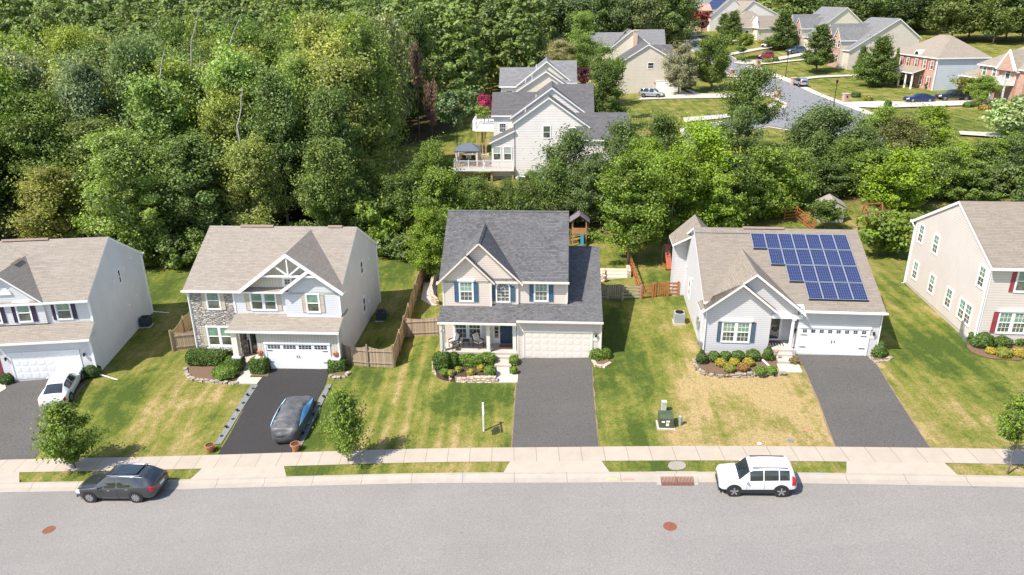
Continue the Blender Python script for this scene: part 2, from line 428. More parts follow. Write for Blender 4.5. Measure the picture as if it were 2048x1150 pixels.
BLOBS = [  # photo spot, radii, dryness, mow streaks, soil
 (330, 840, 110, 75, .58, .3, 0), (230, 800, 70, 60, -.05, .2, 0), (420, 800, 60, 60, .5, .3, 0), (330, 560, 60, 40, .3, 0, 0), (250, 620, 60, 60, -.2, 0, 0),
 (640, 860, 40, 50, -.2, .2, 0), (790, 800, 60, 130, .25, 1.4, 0), (760, 720, 60, 60, .0, .6, 0), (880, 830, 90, 70, .48, 1.0, 0), (930, 800, 60, 40, -.2, .3, 0), (980, 860, 50, 40, .3, .2, 0), (950, 790, 90, 20, -.2, 0, 0),
 (790, 530, 70, 40, .05, 0, 0), (1270, 790, 58, 130, -.42, .7, 0), (1225, 850, 30, 60, .1, .3, 0), (1230, 700, 60, 60, -.2, 0, 0), (1310, 660, 60, 50, .3, 0, 0), (1370, 700, 50, 90, .5, 0, 0),
 (1500, 820, 200, 95, .98, 0, 0), (1430, 790, 80, 70, .9, 0, 0), (1620, 860, 90, 60, .88, 0, 0), (1450, 870, 90, 40, .85, 0, 0), (1300, 940, 60, 12, -.2, 0, 0), (1430, 935, 60, 12, .4, 0, 0), (1640, 935, 60, 14, .45, 0, 0), (1970, 938, 90, 14, .5, 0, 0),
 (1800, 760, 50, 60, .45, .5, 0), (1900, 830, 120, 70, .5, .6, 0), (1860, 700, 60, 60, .0, 1.0, 0), (1890, 690, 45, 40, -.25, .5, 0), (1800, 600, 60, 60, .2, 1.0, 0), (1990, 780, 60, 50, .15, .2, 0), (2000, 880, 60, 30, .55, 0, 0), (1740, 530, 40, 60, .4, .3, 0),
 (640, 940, 60, 10, .1, 0, 0), (90, 950, 60, 14, .7, 0, 0), (220, 945, 80, 12, .0, 0, 0), (1230, 540, 50, 40, .25, 0, 0), (1340, 570, 40, 30, .1, 0, 0),
 (1330, 230, 140, 40, .30, .2, 0), (1450, 240, 70, 30, .35, .2, 0), (1960, 300, 80, 40, .22, .9, 0), (1900, 240, 80, 30, .1, .4, 0), (1830, 150, 60, 25, .2, .2, 0), (1660, 150, 70, 25, .28, .2, 0), (900, 268, 50, 25, .15, .3, 0), (1480, 110, 60, 30, .25, 0, 0)]
def make_ground():
    xs = list(np.arange(-60, 62, .75)); x = 62.0
    st = 1.2
    while x < 900: xs.append(x); x += st; st *= 1.05 if x > 130 else 1.02
    x = -61.5; st = 1.5; l = []
    while x > -900: l.append(x); x -= st; st *= 1.06
    xs = l[::-1] + xs
    ys = [-400, -200, -100, -50, 0, 15] + list(np.arange(22, 80, .6)); y = 80.0; st = .9
    while y < 1600: ys.append(y); y += st; st *= 1.0 if y < 150 else (1.03 if y < 320 else 1.15)
    B = []
    for cx, cy, rx, ry, d, mw, so_ in BLOBS:
        c = at(cx, cy); ex = at(cx + rx, cy); ey = at(cx, cy - ry)
        B.append((c.x, c.y, abs(ex.x - c.x), abs(ey.y - c.y), d, mw, so_))
    nx, ny = len(xs), len(ys); V = []; CL = []
    X, Y = np.meshgrid(np.array(xs, float), np.array(ys, float))
    dry = np.full(X.shape, .42); mow = np.full(X.shape, .15); soil = np.zeros(X.shape)
    for bx, by, rx, ry, d, mw, so_ in B:
        g = np.exp(-(((X - bx) / rx) ** 2 + ((Y - by) / ry) ** 2) * 1.1)
        g = np.minimum(g * 1.5, 1)
        dry = dry * (1 - g) + (d) * g; mow = mow * (1 - g) + mw * g
    # woods floor
    wl = 1 / (1 + np.exp((X + 11) * .6)) * 1 / (1 + np.exp(-(Y - 80) * .9))
    clear = np.exp(-(((X + 10) / 13) ** 2 + ((Y - 124) / 16) ** 2)) ; wl *= np.clip(1.25 - 2.2 * clear, 0, 1)
    wr = np.exp(-((Y - 86 - .02 * X) / 9) ** 2) * (1 / (1 + np.exp(-(X + 18) * .8)))
    soil = np.clip(np.maximum(wl, wr * .7), 0, 1)
    for j in range(ny):
        for i in range(nx):
            x, y = xs[i], ys[j]; z = T(x, y)
            if y < E(x) - 2.7: z = float(zs(x)) - .32
            V.append((x, y, z))
    Fs = [(j * nx + i, j * nx + i + 1, (j + 1) * nx + i + 1, (j + 1) * nx + i) for j in range(ny - 1) for i in range(nx - 1)]
    me = bpy.data.meshes.new('ground'); me.from_pydata(V, [], Fs); me.materials.append(GRASS)
    at_ = me.color_attributes.new('gc', 'FLOAT_COLOR', 'POINT')
    arr = np.stack([dry.ravel(), mow.ravel(), soil.ravel(), np.ones(nx * ny)], 1).astype(np.float32).ravel()
    at_.data.foreach_set('color', arr)
    for p in me.polygons: p.use_smooth = True
    o = link('ground', me); tag(o, 'patchy green and straw coloured lawn the houses stand on', 'lawn', kind='structure')
make_ground()

def strip(name, s0, s1, dz0, dz1, mat, x0=-95, x1=95, step=1.5, label=None, cat=None):
    V = []; Fc = []; UV = []
    n = int((x1 - x0) / step); rows = 2
    for k in range(n + 1):
        x = x0 + (x1 - x0) * k / n
        for s_, dz in ((s0, dz0), (s1, dz1)):
            V.append((x, E(x) - s_, float(zs(x)) + dz)); UV.append((x * 1.006, s_))
    for k in range(n): Fc.append((2 * k, 2 * k + 1, 2 * k + 3, 2 * k + 2))
    me = bpy.data.meshes.new(name); me.from_pydata(V, [], Fc); me.materials.append(mat)
    u = me.uv_layers.new(name='UVMap')
    for l in me.loops: u.data[l.index].uv = UV[l.vertex_index]
    o = link(name, me); tag(o, label, cat, kind='structure'); return o
ROADM = asphalt('street_asphalt', (.226, .210, .195), .26, .12, 13)
DRIVE_G = asphalt('grey_driveway_asphalt', (.098, .091, .084), .42, .16, 13)
DRIVE_D = asphalt('dark_driveway_asphalt', (.041, .038, .038), .30, .10, 14)
WALKM = concrete('sidewalk_concrete', (.395, .338, .275), 1.37)
CURBM = concrete('curb_concrete', (.37, .325, .275), 3.05, .2)
CONC = concrete('plain_concrete', (.47, .415, .36), 0, .12)
OC_, ns_ = None, None
strip('road', 3.38, 60, -.115, .05, ROADM, step=3, label='wide grey asphalt street in front of the houses', cat='road')
strip('sidewalk', 0, 1.5, .03, .03, WALKM, label='pale concrete sidewalk running past all the front lawns', cat='sidewalk')
# kerb with a low rounded face and a gutter pan
def kerb():
    V = []; Fc = []; UV = []
    prof = [(2.60, -.05), (2.60, .035), (2.78, .035), (2.90, -.02), (2.98, -.095), (3.42, -.105)]
    n = 127; x0, x1 = -95, 95; m = len(prof)
    for k in range(n + 1):
        x = x0 + (x1 - x0) * k / n
        for s_, dz in prof: V.append((x, E(x) - s_, float(zs(x)) + dz)); UV.append((x, s_))
    for k in range(n):
        for q in range(m - 1): Fc.append((k * m + q, k * m + q + 1, (k + 1) * m + q + 1, (k + 1) * m + q))
    me = bpy.data.meshes.new('kerb'); me.from_pydata(V, [], Fc); me.materials.append(CURBM)
    u = me.uv_layers.new(name='UVMap')
    for l in me.loops: u.data[l.index].uv = UV[l.vertex_index]
    tag(link('kerb', me), 'pale concrete kerb and gutter along the street', 'kerb', kind='structure')
kerb()

def inside(x, y, P):
    c = False; n = len(P)
    for i in range(n):
        x1, y1 = P[i]; x2, y2 = P[i - 1]
        if (y1 > y) != (y2 > y) and x < (x2 - x1) * (y - y1) / (y2 - y1) + x1: c = not c
    return c
def patch(name, P, mat, dz=.05, step=1.0, label=None, cat=None, zf=None, thick=0, kind='structure', smooth=0):
    "ground-hugging sheet over the world polygon P"
    P = [(p[0], p[1]) for p in P]
    for _ in range(smooth):
        Q = []
        for i in range(len(P)):
            a, b = P[i], P[(i + 1) % len(P)]
            Q += [(.75 * a[0] + .25 * b[0], .75 * a[1] + .25 * b[1]), (.25 * a[0] + .75 * b[0], .25 * a[1] + .75 * b[1])]
        P = Q
    D = []
    for i in range(len(P)):
        a, b = P[i], P[(i + 1) % len(P)]; L = math.hypot(a[0] - b[0], a[1] - b[1]); k = max(1, int(L / step))
        for j in range(k): D.append((a[0] + (b[0] - a[0]) * j / k, a[1] + (b[1] - a[1]) * j / k))
    ar = sum(D[i][0] * D[(i + 1) % len(D)][1] - D[(i + 1) % len(D)][0] * D[i][1] for i in range(len(D)))
    if ar < 0: D = D[::-1]
    nB = len(D); pts = list(D)
    xs = [p[0] for p in D]; ys = [p[1] for p in D]
    gx = min(xs) + step / 2
    while gx < max(xs):
        gy = min(ys) + step / 2
        while gy < max(ys):
            if inside(gx, gy, D) and min((gx - a) ** 2 + (gy - b) ** 2 for a, b in D[::max(1, nB // 200)]) > (step * .3) ** 2: pts.append((gx, gy))
            gy += step
        gx += step
    r = delaunay_2d_cdt([Vector(p) for p in pts], [(i, (i + 1) % nB) for i in range(nB)], [], 1, 1e-5)
    zf = zf or T
    V = [(v.x, v.y, zf(v.x, v.y) + dz) for v in r[0]]
    me = bpy.data.meshes.new(name); fs = [tuple(f) for f in r[2]]
    if thick:
        n0 = len(V); V += [(a, b, c - thick) for a, b, c in V]
        cnt = {}
        for f in fs:
            for i in range(len(f)):
                e = (f[i], f[(i + 1) % len(f)]); cnt[e] = cnt.get(e, 0) + 1
        fs += [(a, a + n0, b + n0, b)[::-1] for (a, b) in cnt if (b, a) not in cnt]
    me.from_pydata(V, [], fs); me.materials.append(mat)
    u = me.uv_layers.new(name='UVMap')
    for l in me.loops: u.data[l.index].uv = V[l.vertex_index][:2]
    o = link(name, me); tag(o, label, cat, kind=kind); return o
def pxs(*pts): return [(lambda q: (q.x, q.y))(at(*p)) for p in pts]
def edge_pts(pxa, pxb, out=0.0):
    return None
def sw(px, s=0.0):
    "point on the street curve seen under photo column px, offset s toward the road"
    lo, hi = -80.0, 80.0
    for _ in range(40):
        m = (lo + hi) / 2; d = Vector((m, E(m) - s, float(zs(m)))) - CAM
        x = 1024 + F * d.dot(_r) / d.dot(_f)
        if x < px: lo = m
        else: hi = m
    return (lo, E(lo) - s)
# driveways (photo corners give their footprints; all lie on the ground)
patch('driveway', [sw(1024), sw(1196.5)] + pxs((1186, 780), (1183, 720), (1187, 690), (1040, 690), (1036, 722), (1032, 780)), DRIVE_G, .035, 1.0, 'grey asphalt driveway of the central blue-door house', 'driveway')
patch('driveway', [sw(435), sw(582)] + pxs((651, 768), (659, 739), (668, 715), (545, 712), (532, 745)), DRIVE_D, .035, 1.0, 'fresh dark asphalt driveway under the covered car', 'driveway')
patch('driveway', [sw(-190), sw(66.5)] + pxs((124, 838), (177, 757), (190, 735), (30, 735), (10, 768), (-60, 850)), DRIVE_G, .035, 1.0, 'grey driveway under the white sedan at the left edge', 'driveway')
patch('driveway', [sw(1671.5), sw(1859.5)] + pxs((1790, 790), (1753, 730), (1733, 711), (1725, 685), (1592, 685), (1591, 709), (1605, 729), (1640, 808)), DRIVE_G, .035, 1.0, 'grey asphalt driveway of the solar panel house', 'driveway')
# bare soil line where the turf stops at the asphalt
EDGE = asphalt('bare_soil_edge', (.23, .165, .10), .5, .2, 12)
def worn_edge(px_, off):
    P = [(p if isinstance(p, tuple) and len(p) == 2 and abs(p[0]) < 200 else p) for p in px_]; L = []; Rr = random.Random(9)
    Q = []
    for i in range(len(P) - 1):
        n = max(1, int(math.dist(P[i], P[i + 1]) / .5))
        for k in range(n): Q.append((P[i][0] + (P[i + 1][0] - P[i][0]) * k / n, P[i][1] + (P[i + 1][1] - P[i][1]) * k / n))
    Q.append(P[-1]); W = [Rr.uniform(.03, .16) for _ in Q]
    patch('worn_edge', [(q[0] - off * .15, q[1]) for q in Q] + [(q[0] + off * w_, q[1]) for q, w_ in zip(Q[::-1], W)], EDGE, .022, .8, 'thin bare soil line beside a driveway', 'soil edge')
worn_edge([sw(1024)] + pxs((1032, 780), (1036, 735)), -1); worn_edge([sw(1196.5)] + pxs((1186, 780), (1183, 735)), 1)
worn_edge([sw(66.5)] + pxs((124, 838), (170, 768)), 1); worn_edge([sw(1671.5)] + pxs((1640, 808), (1608, 738)), -1); worn_edge([sw(1859.5)] + pxs((1790, 790), (1753, 730)), 1)
# aprons between sidewalk and kerb
AP = concrete('apron_concrete', (.40, .342, .28), 0, .16)
zsf = lambda x, y: float(zs(x))
for a0, a1, b0, b1, lab in ((1020, 1203, 1007, 1219, 'concrete driveway apron of the central house'), (404, 568, 381, 573, 'concrete driveway apron below the covered car'), (1693, 1889, 1693, 1915, 'concrete driveway apron of the solar panel house'), (-260, 39, -260, 39, 'concrete driveway apron at the left edge')):
    patch('apron', [sw(a0, 1.5), sw(a1, 1.5), sw(b1, 2.6), sw(b0, 2.6)], AP, .033, 1.0, lab, 'driveway apron', zf=zsf, thick=.08)
GRAVEL = asphalt('grey_gravel', (.19, .19, .185), .6, .1, 22)
patch('gravel_strip', pxs((502, 771), (516, 771), (442, 889), (429, 889)), GRAVEL, .05, .6, 'grey gravel strip along the left of the dark driveway', 'gravel')
patch('gravel_strip', pxs((655, 768), (664, 769), (603, 893), (588, 893)), GRAVEL, .05, .6, 'grey gravel strip along the right of the dark driveway', 'gravel')
MULCH = asphalt('dark_mulch', (.075, .048, .032), .7, .1, 18)
MULCH2 = asphalt('brown_mulch', (.16, .10, .065), .6, .1, 18)
# ---- the roads beyond the tree row
mainroad = pxs((1366, 58), (1383, 58), (1400, 84), (1486, 127), (1586, 162), (1672, 202), (1766, 237), (1850, 272), (1800, 335), (1725, 335), (1660, 287), (1600, 263), (1537, 253), (1440, 270), (1370, 296), (1368, 258), (1440, 245), (1505, 236), (1548, 226), (1572, 216), (1575, 207), (1556, 197), (1464, 149), (1404, 114), (1375, 90))
def grow(P, d):
    n = len(P); ar = sum(P[i][0] * P[(i + 1) % n][1] - P[(i + 1) % n][0] * P[i][1] for i in range(n)); sg = 1 if ar > 0 else -1
    out = []
    for i in range(n):
        a = Vector(P[i - 1]); b = Vector(P[i]); c = Vector(P[(i + 1) % n])
        d1 = (b - a).normalized(); d2 = (c - b).normalized(); nn = (Vector((d1.y, -d1.x)) + Vector((d2.y, -d2.x)))
        nn = nn.normalized() * d * sg if nn.length > .2 else Vector((0, 0)); out.append((b.x + nn.x, b.y + nn.y))
    return out
FARM = asphalt('far_street_asphalt', (.20, .20, .21), .15, .08, 6)
patch('far_kerb', grow(mainroad, .75), CONC, .05, 3.0, 'pale kerb around the side street beyond the trees', 'kerb')
patch('far_road', mainroad, FARM, .12, 3.0, 'curving side street of the neighbourhood beyond the trees', 'road')
WK = concrete('far_walk_concrete', (.47, .425, .375), 0, .1)
k = 0
for lab, P in (('concrete driveway in front of the tan side-garage house', pxs((1275, 201), (1283, 196), (1318, 183), (1362, 183), (1380, 188), (1450, 189), (1560, 186), (1562, 193), (1450, 197), (1330, 199))),
    ('curved walk along the lawn inside the street corner', pxs((1366, 237), (1440, 231), (1500, 223), (1535, 212), (1548, 205), (1556, 208), (1540, 219), (1505, 230), (1440, 239), (1368, 246))),
    ('long sidewalk on the right side of the far street', pxs((1498, 132), (1600, 168), (1700, 211), (1785, 240), (1800, 252), (1792, 253), (1694, 216), (1592, 172), (1490, 134))),
    ('driveway under the dark blue coupe and pickup', pxs((1686, 206), (1760, 204), (1830, 206), (1950, 199), (1995, 199), (1970, 211), (1890, 214), (1760, 218), (1712, 216))),
    ('front walk of the tan house with brick gables', pxs((1596, 157), (1640, 153), (1730, 150), (1735, 153), (1640, 157), (1604, 161))),
    ('driveway under the red hatchback', pxs((1462, 126), (1520, 121), (1560, 115), (1626, 103), (1632, 108), (1560, 121), (1490, 131))),
    ('driveway of the low tan roofed house', pxs((1456, 108), (1500, 100), (1545, 93), (1560, 95), (1520, 101), (1462, 112))),
    ('narrow walk above the red hatchback', pxs((1500, 129), (1560, 124), (1618, 119), (1620, 121), (1560, 127), (1510, 132))),
    ('driveway before the solar roofed house far away', pxs((1343, 65), (1372, 59), (1412, 52), (1414, 56), (1374, 63), (1345, 69))),
    ('pale walk across the far lawn', pxs((1349, 76), (1380, 73), (1410, 70), (1412, 72), (1380, 76), (1350, 79))),
    ('walk behind the tan side-garage house', pxs((1368, 154), (1440, 152), (1484, 154), (1484, 157), (1440, 155), (1368, 158))),
    ('concrete walk on the lawn at the right edge', pxs((1916, 266), (2010, 270), (2060, 269), (2060, 277), (2010, 279), (1920, 273))),
    ('walk to the door of the tan house', pxs((1366, 179), (1380, 182), (1400, 190), (1385, 190)))):
    patch('far_walk', P, WK, .16 + .012 * k, 2.0, lab, 'walkway'); k += 1
# ---------------------------------------------------------------- house kit
WHITE = plain('white_trim', (.80, .79, .78), .45, var=.05)
CREAM = plain('cream_trim', (.74, .69, .60), .5, var=.05)
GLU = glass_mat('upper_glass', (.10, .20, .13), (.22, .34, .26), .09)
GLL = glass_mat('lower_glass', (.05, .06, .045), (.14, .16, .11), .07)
GLD = glass_mat('dark_glass', (.012, .018, .022), (.05, .06, .06), .05)
BLACKM = plain('black_metal', (.02, .02, .022), .4, .6, 0)
STEEL = plain('galvanised_metal', (.42, .42, .42), .4, .7, .1)
V3 = Vector
def slab(mb, pts, t=.2, top=0, side=1):
    P = [V3(p) for p in pts]
    nrm = sum(((P[i] - P[0]).cross(P[(i + 1) % len(P)] - P[0]) for i in range(1, len(P) - 1)), V3())
    if nrm.z < 0: P = P[::-1]
    mb.prism(P, (0, 0, -t), top, side, side)
def frame_bars(mb, o, u, n, x0, x1, z0, z1, b, d0, d1):
    "rectangular frame of bar width b in the wall plane (u, z), from depth d0 to d1 outward"
    def bar(a, c, e, f):
        q = [o + u * a + V3((0, 0, e)), o + u * c + V3((0, 0, e)), o + u * c + V3((0, 0, f)), o + u * a + V3((0, 0, f))]
        mb.prism([p + n * d1 for p in q], n * (d0 - d1))
    bar(x0, x1, z1 - b, z1); bar(x0, x1, z0, z0 + b); bar(x0, x0 + b, z0 + b, z1 - b); bar(x1 - b, x1, z0 + b, z1 - b)
    return bar
def window(par, o, u, n, w, h, units=1, grid=None, gu=None, gl=None, trim=None, casing=.09, header=False, dh=True, name='window', gap=.14):
    """o: bottom centre on the wall"""
    o = V3(o); u = V3(u); n = V3(n); gu = gu or GLU; gl = gl or GLL; trim = trim or WHITE
    fr = MB(); pn = MB(); x0 = -w / 2
    bar = frame_bars(fr, o, u, n, -w / 2 - casing, w / 2 + casing, -casing, h + casing, casing, .0, .055)
    if header: 
        q = [o + u * (-w / 2 - .18) + V3((0, 0, h + casing)), o + u * (w / 2 + .18) + V3((0, 0, h + casing)), o + u * (w / 2 + .18) + V3((0, 0, h + casing + .14)), o + u * (-w / 2 - .18) + V3((0, 0, h + casing + .14))]
        fr.prism([p + n * .12 for p in q], n * -.12)
    uw = (w - gap * (units - 1)) / units
    for k in range(units):
        a = x0 + k * (uw + gap)
        if k: bar(a - gap, a, 0, h)
        s = .045
        frame_bars(fr, o, u, n, a, a + uw, 0, h, s, .0, .035)
        if dh: bar(a + s, a + uw - s, h * .5 - .03, h * .5 + .03)
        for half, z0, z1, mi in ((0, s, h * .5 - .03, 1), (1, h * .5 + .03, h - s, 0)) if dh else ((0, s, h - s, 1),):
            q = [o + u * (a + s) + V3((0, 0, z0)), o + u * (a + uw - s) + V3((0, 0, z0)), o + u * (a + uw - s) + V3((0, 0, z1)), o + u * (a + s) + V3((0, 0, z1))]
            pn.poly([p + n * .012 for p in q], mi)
            if grid and (grid[2] if len(grid) > 2 else True or half):
                cx, cz = grid[0], grid[1]
                for i in range(1, cx):
                    xx = a + s + (uw - 2 * s) * i / cx
                    qq = [o + u * (xx - .012) + V3((0, 0, z0)), o + u * (xx + .012) + V3((0, 0, z0)), o + u * (xx + .012) + V3((0, 0, z1)), o + u * (xx - .012) + V3((0, 0, z1))]
                    fr.prism([p + n * .024 for p in qq], n * -.01)
                for i in range(1, cz):
                    zz = z0 + (z1 - z0) * i / cz
                    qq = [o + u * (a + s) + V3((0, 0, zz - .012)), o + u * (a + uw - s) + V3((0, 0, zz - .012)), o + u * (a + uw - s) + V3((0, 0, zz + .012)), o + u * (a + s) + V3((0, 0, zz + .012))]
                    fr.prism([p + n * .026 for p in qq], n * -.01)
    f = fr.build(name, trim, par); pn.build('pane', [gu, gl], f); return f
def shutter(par, o, u, n, w, h, mat, label=None):
    o = V3(o); u = V3(u); n = V3(n); m = MB()
    bar = frame_bars(m, o, u, n, -w / 2, w / 2, 0, h, .05, .0, .045)
    bar(-w / 2 + .05, w / 2 - .05, h * .5 - .03, h * .5 + .03)
    q = [o + u * (-w / 2 + .05) + V3((0, 0, .05)), o + u * (w / 2 - .05) + V3((0, 0, .05)), o + u * (w / 2 - .05) + V3((0, 0, h - .05)), o + u * (-w / 2 + .05) + V3((0, 0, h - .05))]
    m.prism([p + n * .028 for p in q], n * -.026)
    return m.build('shutter', mat, par)
def garage_door(par, x0, x1, z0, z1, y, mat, rows=4, cols=8, glass=None, gcells=(2, 2), trim=None, hw=True, raised=True):
    m = MB(); w = x1 - x0; h = z1 - z0
    m.box(x0, x1, y - .02, y + .03, z0, z1)
    for r in range(rows):
        zz0 = z0 + h * r / rows; zz1 = z0 + h * (r + 1) / rows
        m.box(x0, x1, y - .024, y - .018, zz1 - .008, zz1 + .0)
        if glass and r == rows - 1: continue
        if raised:
            for c in range(cols):
                a = x0 + w * (c + .12) / cols; b = x0 + w * (c + .88) / cols
                m.box(a, b, y - .026, y - .02, zz0 + .07, zz1 - .07)
                m.box(a + .06, b - .06, y - .032, y - .026, zz0 + .12, zz1 - .12)
    d = m.build('garage_door', mat, par)
    if glass:
        g = MB(); zz0 = z0 + h * (rows - 1) / rows; zz1 = z1
        n, cx, cz, fw, hz = glass
        for k in range(n):
            c = x0 + w * (k + .5) / n; gw = w / n * fw
            for i in range(cx):
                for j in range(cz):
                    a = c - gw / 2 + gw * (i + .08) / cx; b = c - gw / 2 + gw * (i + .92) / cx
                    e = zz0 + (zz1 - zz0) * (.5 - hz / 2) + (zz1 - zz0) * hz * (j + .1) / cz; f = zz0 + (zz1 - zz0) * (.5 - hz / 2) + (zz1 - zz0) * hz * (j + .9) / cz
                    g.box(a, b, y - .03, y - .021, e, f)
        g.build('pane', GLD, d)
    if hw:
        g = MB()
        for sx, k in ((x0 + .06, 1), (x1 - .06, -1)):
            for zz in (z0 + h * .27, z0 + h * .73): g.box(min(sx, sx + k * .42), max(sx, sx + k * .42), y - .05, y - .047, zz - .025, zz + .025)
        for dx in (-.09, .09): g.box((x0 + x1) / 2 + dx - .02, (x0 + x1) / 2 + dx + .02, y - .06, y - .047, z0 + h * .45, z0 + h * .55)
        g.build('handle', BLACKM, d)
    t = MB(); b = .13
    t.box(x0 - b, x0, y - .05, y + .0, z0, z1); t.box(x1, x1 + b, y - .05, y + .0, z0, z1); t.box(x0 - b - .04, x1 + b + .04, y - .08, y + .0, z1, z1 + b)
    t.build('door_trim', trim or WHITE, par)
    return d
def gutter(par, a, b, drop=None, mat=None, name='gutter'):
    m = MB(); a = V3(a); b = V3(b)
    m.beam(a, b, .12, .12); g = m.build(name, mat or WHITE, par); return g
def downspout(par, pts, mat=None):
    m = MB()
    for i in range(len(pts) - 1): m.beam(pts[i], pts[i + 1], .075, .055)
    return m.build('downspout', mat or WHITE, par)
def lamp(par, x, y, z):
    m = MB(); m.box(x - .04, x + .04, y - .03, y, z, z + .12); m.cyl((x, y - .12, z - .12), (x, y - .12, z + .1), .06, .08, 8); m.cyl((x, y - .12, z + .1), (x, y - .12, z + .18), .1, .01, 8)
    m.beam((x, y, z + .1), (x, y - .12, z + .14), .02); m.build('wall_lamp', BLACKM, par)
def vent_ridge(par, x0, x1, y, z, mat):
    MB().prism([(x0, y - .22, z - .05), (x0, y + .22, z - .05), (x0, y, z + .1)], (x1 - x0, 0, 0)).build_each('ridge_vent', mat, par)
def hs(x, y, sgn=1): return (x, y)
X_, Y_ = V3((1, 0, 0)), V3((0, 1, 0)); NF = V3((0, -1, 0)); NL = V3((-1, 0, 0)); NR = V3((1, 0, 0))
def house_empty(name, px, py, w, dpx, yaw, label):
    z = F * w / dpx; p = CAM + ray(px, py) * z
    return empty(name, p, yaw, label, 'house')
ROOF_G = shingle('charcoal_shingle', (.090, .088, .092), (.21, .205, .20), (.055, .053, .058), .34, .15)
ROOF_T = shingle('tan_shingle', (.265, .228, .19), (.365, .32, .272), (.19, .16, .132), .75, .16)
ROOF_T4 = shingle('brown_tan_shingle', (.23, .193, .155), (.32, .275, .225), (.165, .138, .11), .75, .16)
FOUND = concrete('foundation_concrete', (.46, .42, .38), 0, .2)

# =================================================================== central house
hC = house_empty('house', 1115, 716, 4.88, 131, 4.0, 'two storey beige sided house with charcoal roof, blue shutters and blue door')
SB = siding('beige_siding', (.64, .555, .48), .15, dark=.42)
BLUE = plain('blue_paint', (.045, .105, .175), .5, var=.12)
NAVY = plain('navy_door', (.012, .040, .095), .45, var=.1)
BT = plain('beige_trim', (.72, .65, .57), .5, var=.05)
def sl(y, y0, z0, k): return z0 + k * (y - y0)
ke = .645; kz = lambda y: sl(y, 1.2, 5.6, ke)
mb = MB()
# main block with gable ends (extruded along x)
prof = [(1.5, -.6), (12.5, -.6), (12.5, kz(1.5) - .1), (7, kz(7) - .1), (1.5, kz(1.5) - .1)]
mb.prism([(-8.6, y, z) for y, z in prof], (9.2, 0, 0))
# garage wing
kg_ = .35; gz = lambda y: sl(y, -.3, 3.12, kg_)
prof = [(0, -.5), (12.3, -.5), (12.3, 4.2), (8.15, gz(8.15) - .1), (0, gz(0) - .08)]
mb.prism([(.4, y, z) for y, z in prof], (2.7, 0, 0))
mb.box(-2.95, .45, 0, 1.55, -.5, 3.15)
# left bay and middle gable walls of the upper floor
def gable_wall(m, xa, xb, y0, y1, z0, xm, zm, k, mi=0):
    "pentagon wall clipped by roof lines through apex (xm, zm) slope k"
    za = zm - k * abs(xm - xa); zb_ = zm - k * abs(xb - xm)
    P = [(xa, y0, z0), (xb, y0, z0), (xb, y0, zb_)] + ([(xm, y0, zm)] if xa < xm < xb else []) + [(xa, y0, za)]
    m.prism(P, (0, y1 - y0, 0), mi)
gable_wall(mb, -8.55, -5.0, 1.2, 1.6, 3.3, -6.77, 7.55, 1.0)
gable_wall(mb, -5.0, -3.04, 1.42, 3.0, 3.3, -5.81, 8.45, .985)
gable_wall(mb, -6.9, -5.0, 1.42, 3.0, 3.3, -5.81, 8.45, .985)
mb.build('wall', SB, hC)
# corner trim
t = MB()
for x, y, z0, z1 in ((-8.56, 1.19, 3.4, 5.55), (-4.99, 1.19, 3.5, 5.45), (-3.03, 1.41, 3.7, 5.6), (.6, 1.49, 3.7, 5.6), (3.1, -.01, 0, 3.15), (-2.95, -.01, .2, 3.1)):
    t.box(x - .06, x + .06, y - .015, y + .1, z0, z1)
t.build_each('corner_trim', BT, hC)
rf = MB()
slab(rf, [(-8.85, 1.2, 5.6), (.72, 1.2, 5.6), (.72, 7, kz(7)), (-8.85, 7, kz(7))])
slab(rf, [(-8.85, 12.8, 5.6), (.72, 12.8, 5.6), (.72, 7, kz(7)), (-8.85, 7, kz(7))])
slab(rf, [(-3.04, -.3, 3.12), (3.24, -.3, 3.12), (3.24, 8.15, gz(8.15)), (.6, 8.15, gz(8.15)), (.6, 1.5, gz(1.5)), (-3.04, 1.5, gz(1.5))], .17)
slab(rf, [(.6, 8.15, gz(8.15)), (3.24, 8.15, gz(8.15)), (3.24, 12.6, 4.4), (.6, 12.6, 4.4)], .17)
kp = .467; pz = lambda y: sl(y, -.3, 2.88, kp)
slab(rf, [(-8.8, -.3, 2.88), (-3.06, -.3, 2.88), (-3.06, 1.45, pz(1.45)), (-5.0, 1.45, pz(1.45)), (-5.0, 1.2, pz(1.2)), (-8.8, 1.2, pz(1.2))], .17)
# big gable: ridge at x=-5.81, z 8.6, back to the main slope
zA = 8.6; yv = lambda z: (z - 5.6) / ke + 1.2
slab(rf, [(-5.81, 1.05, zA), (-2.62, 1.05, zA - .985 * 3.19), (-2.62, yv(zA - .985 * 3.19), zA - .985 * 3.19), (-5.81, yv(zA) - .0, zA)], .16)
slab(rf, [(-5.81, 1.05, zA), (-6.74, 1.05, zA - .985 * .93), (-6.74, yv(zA - .985 * .93), zA - .985 * .93), (-5.81, yv(zA), zA)], .16)
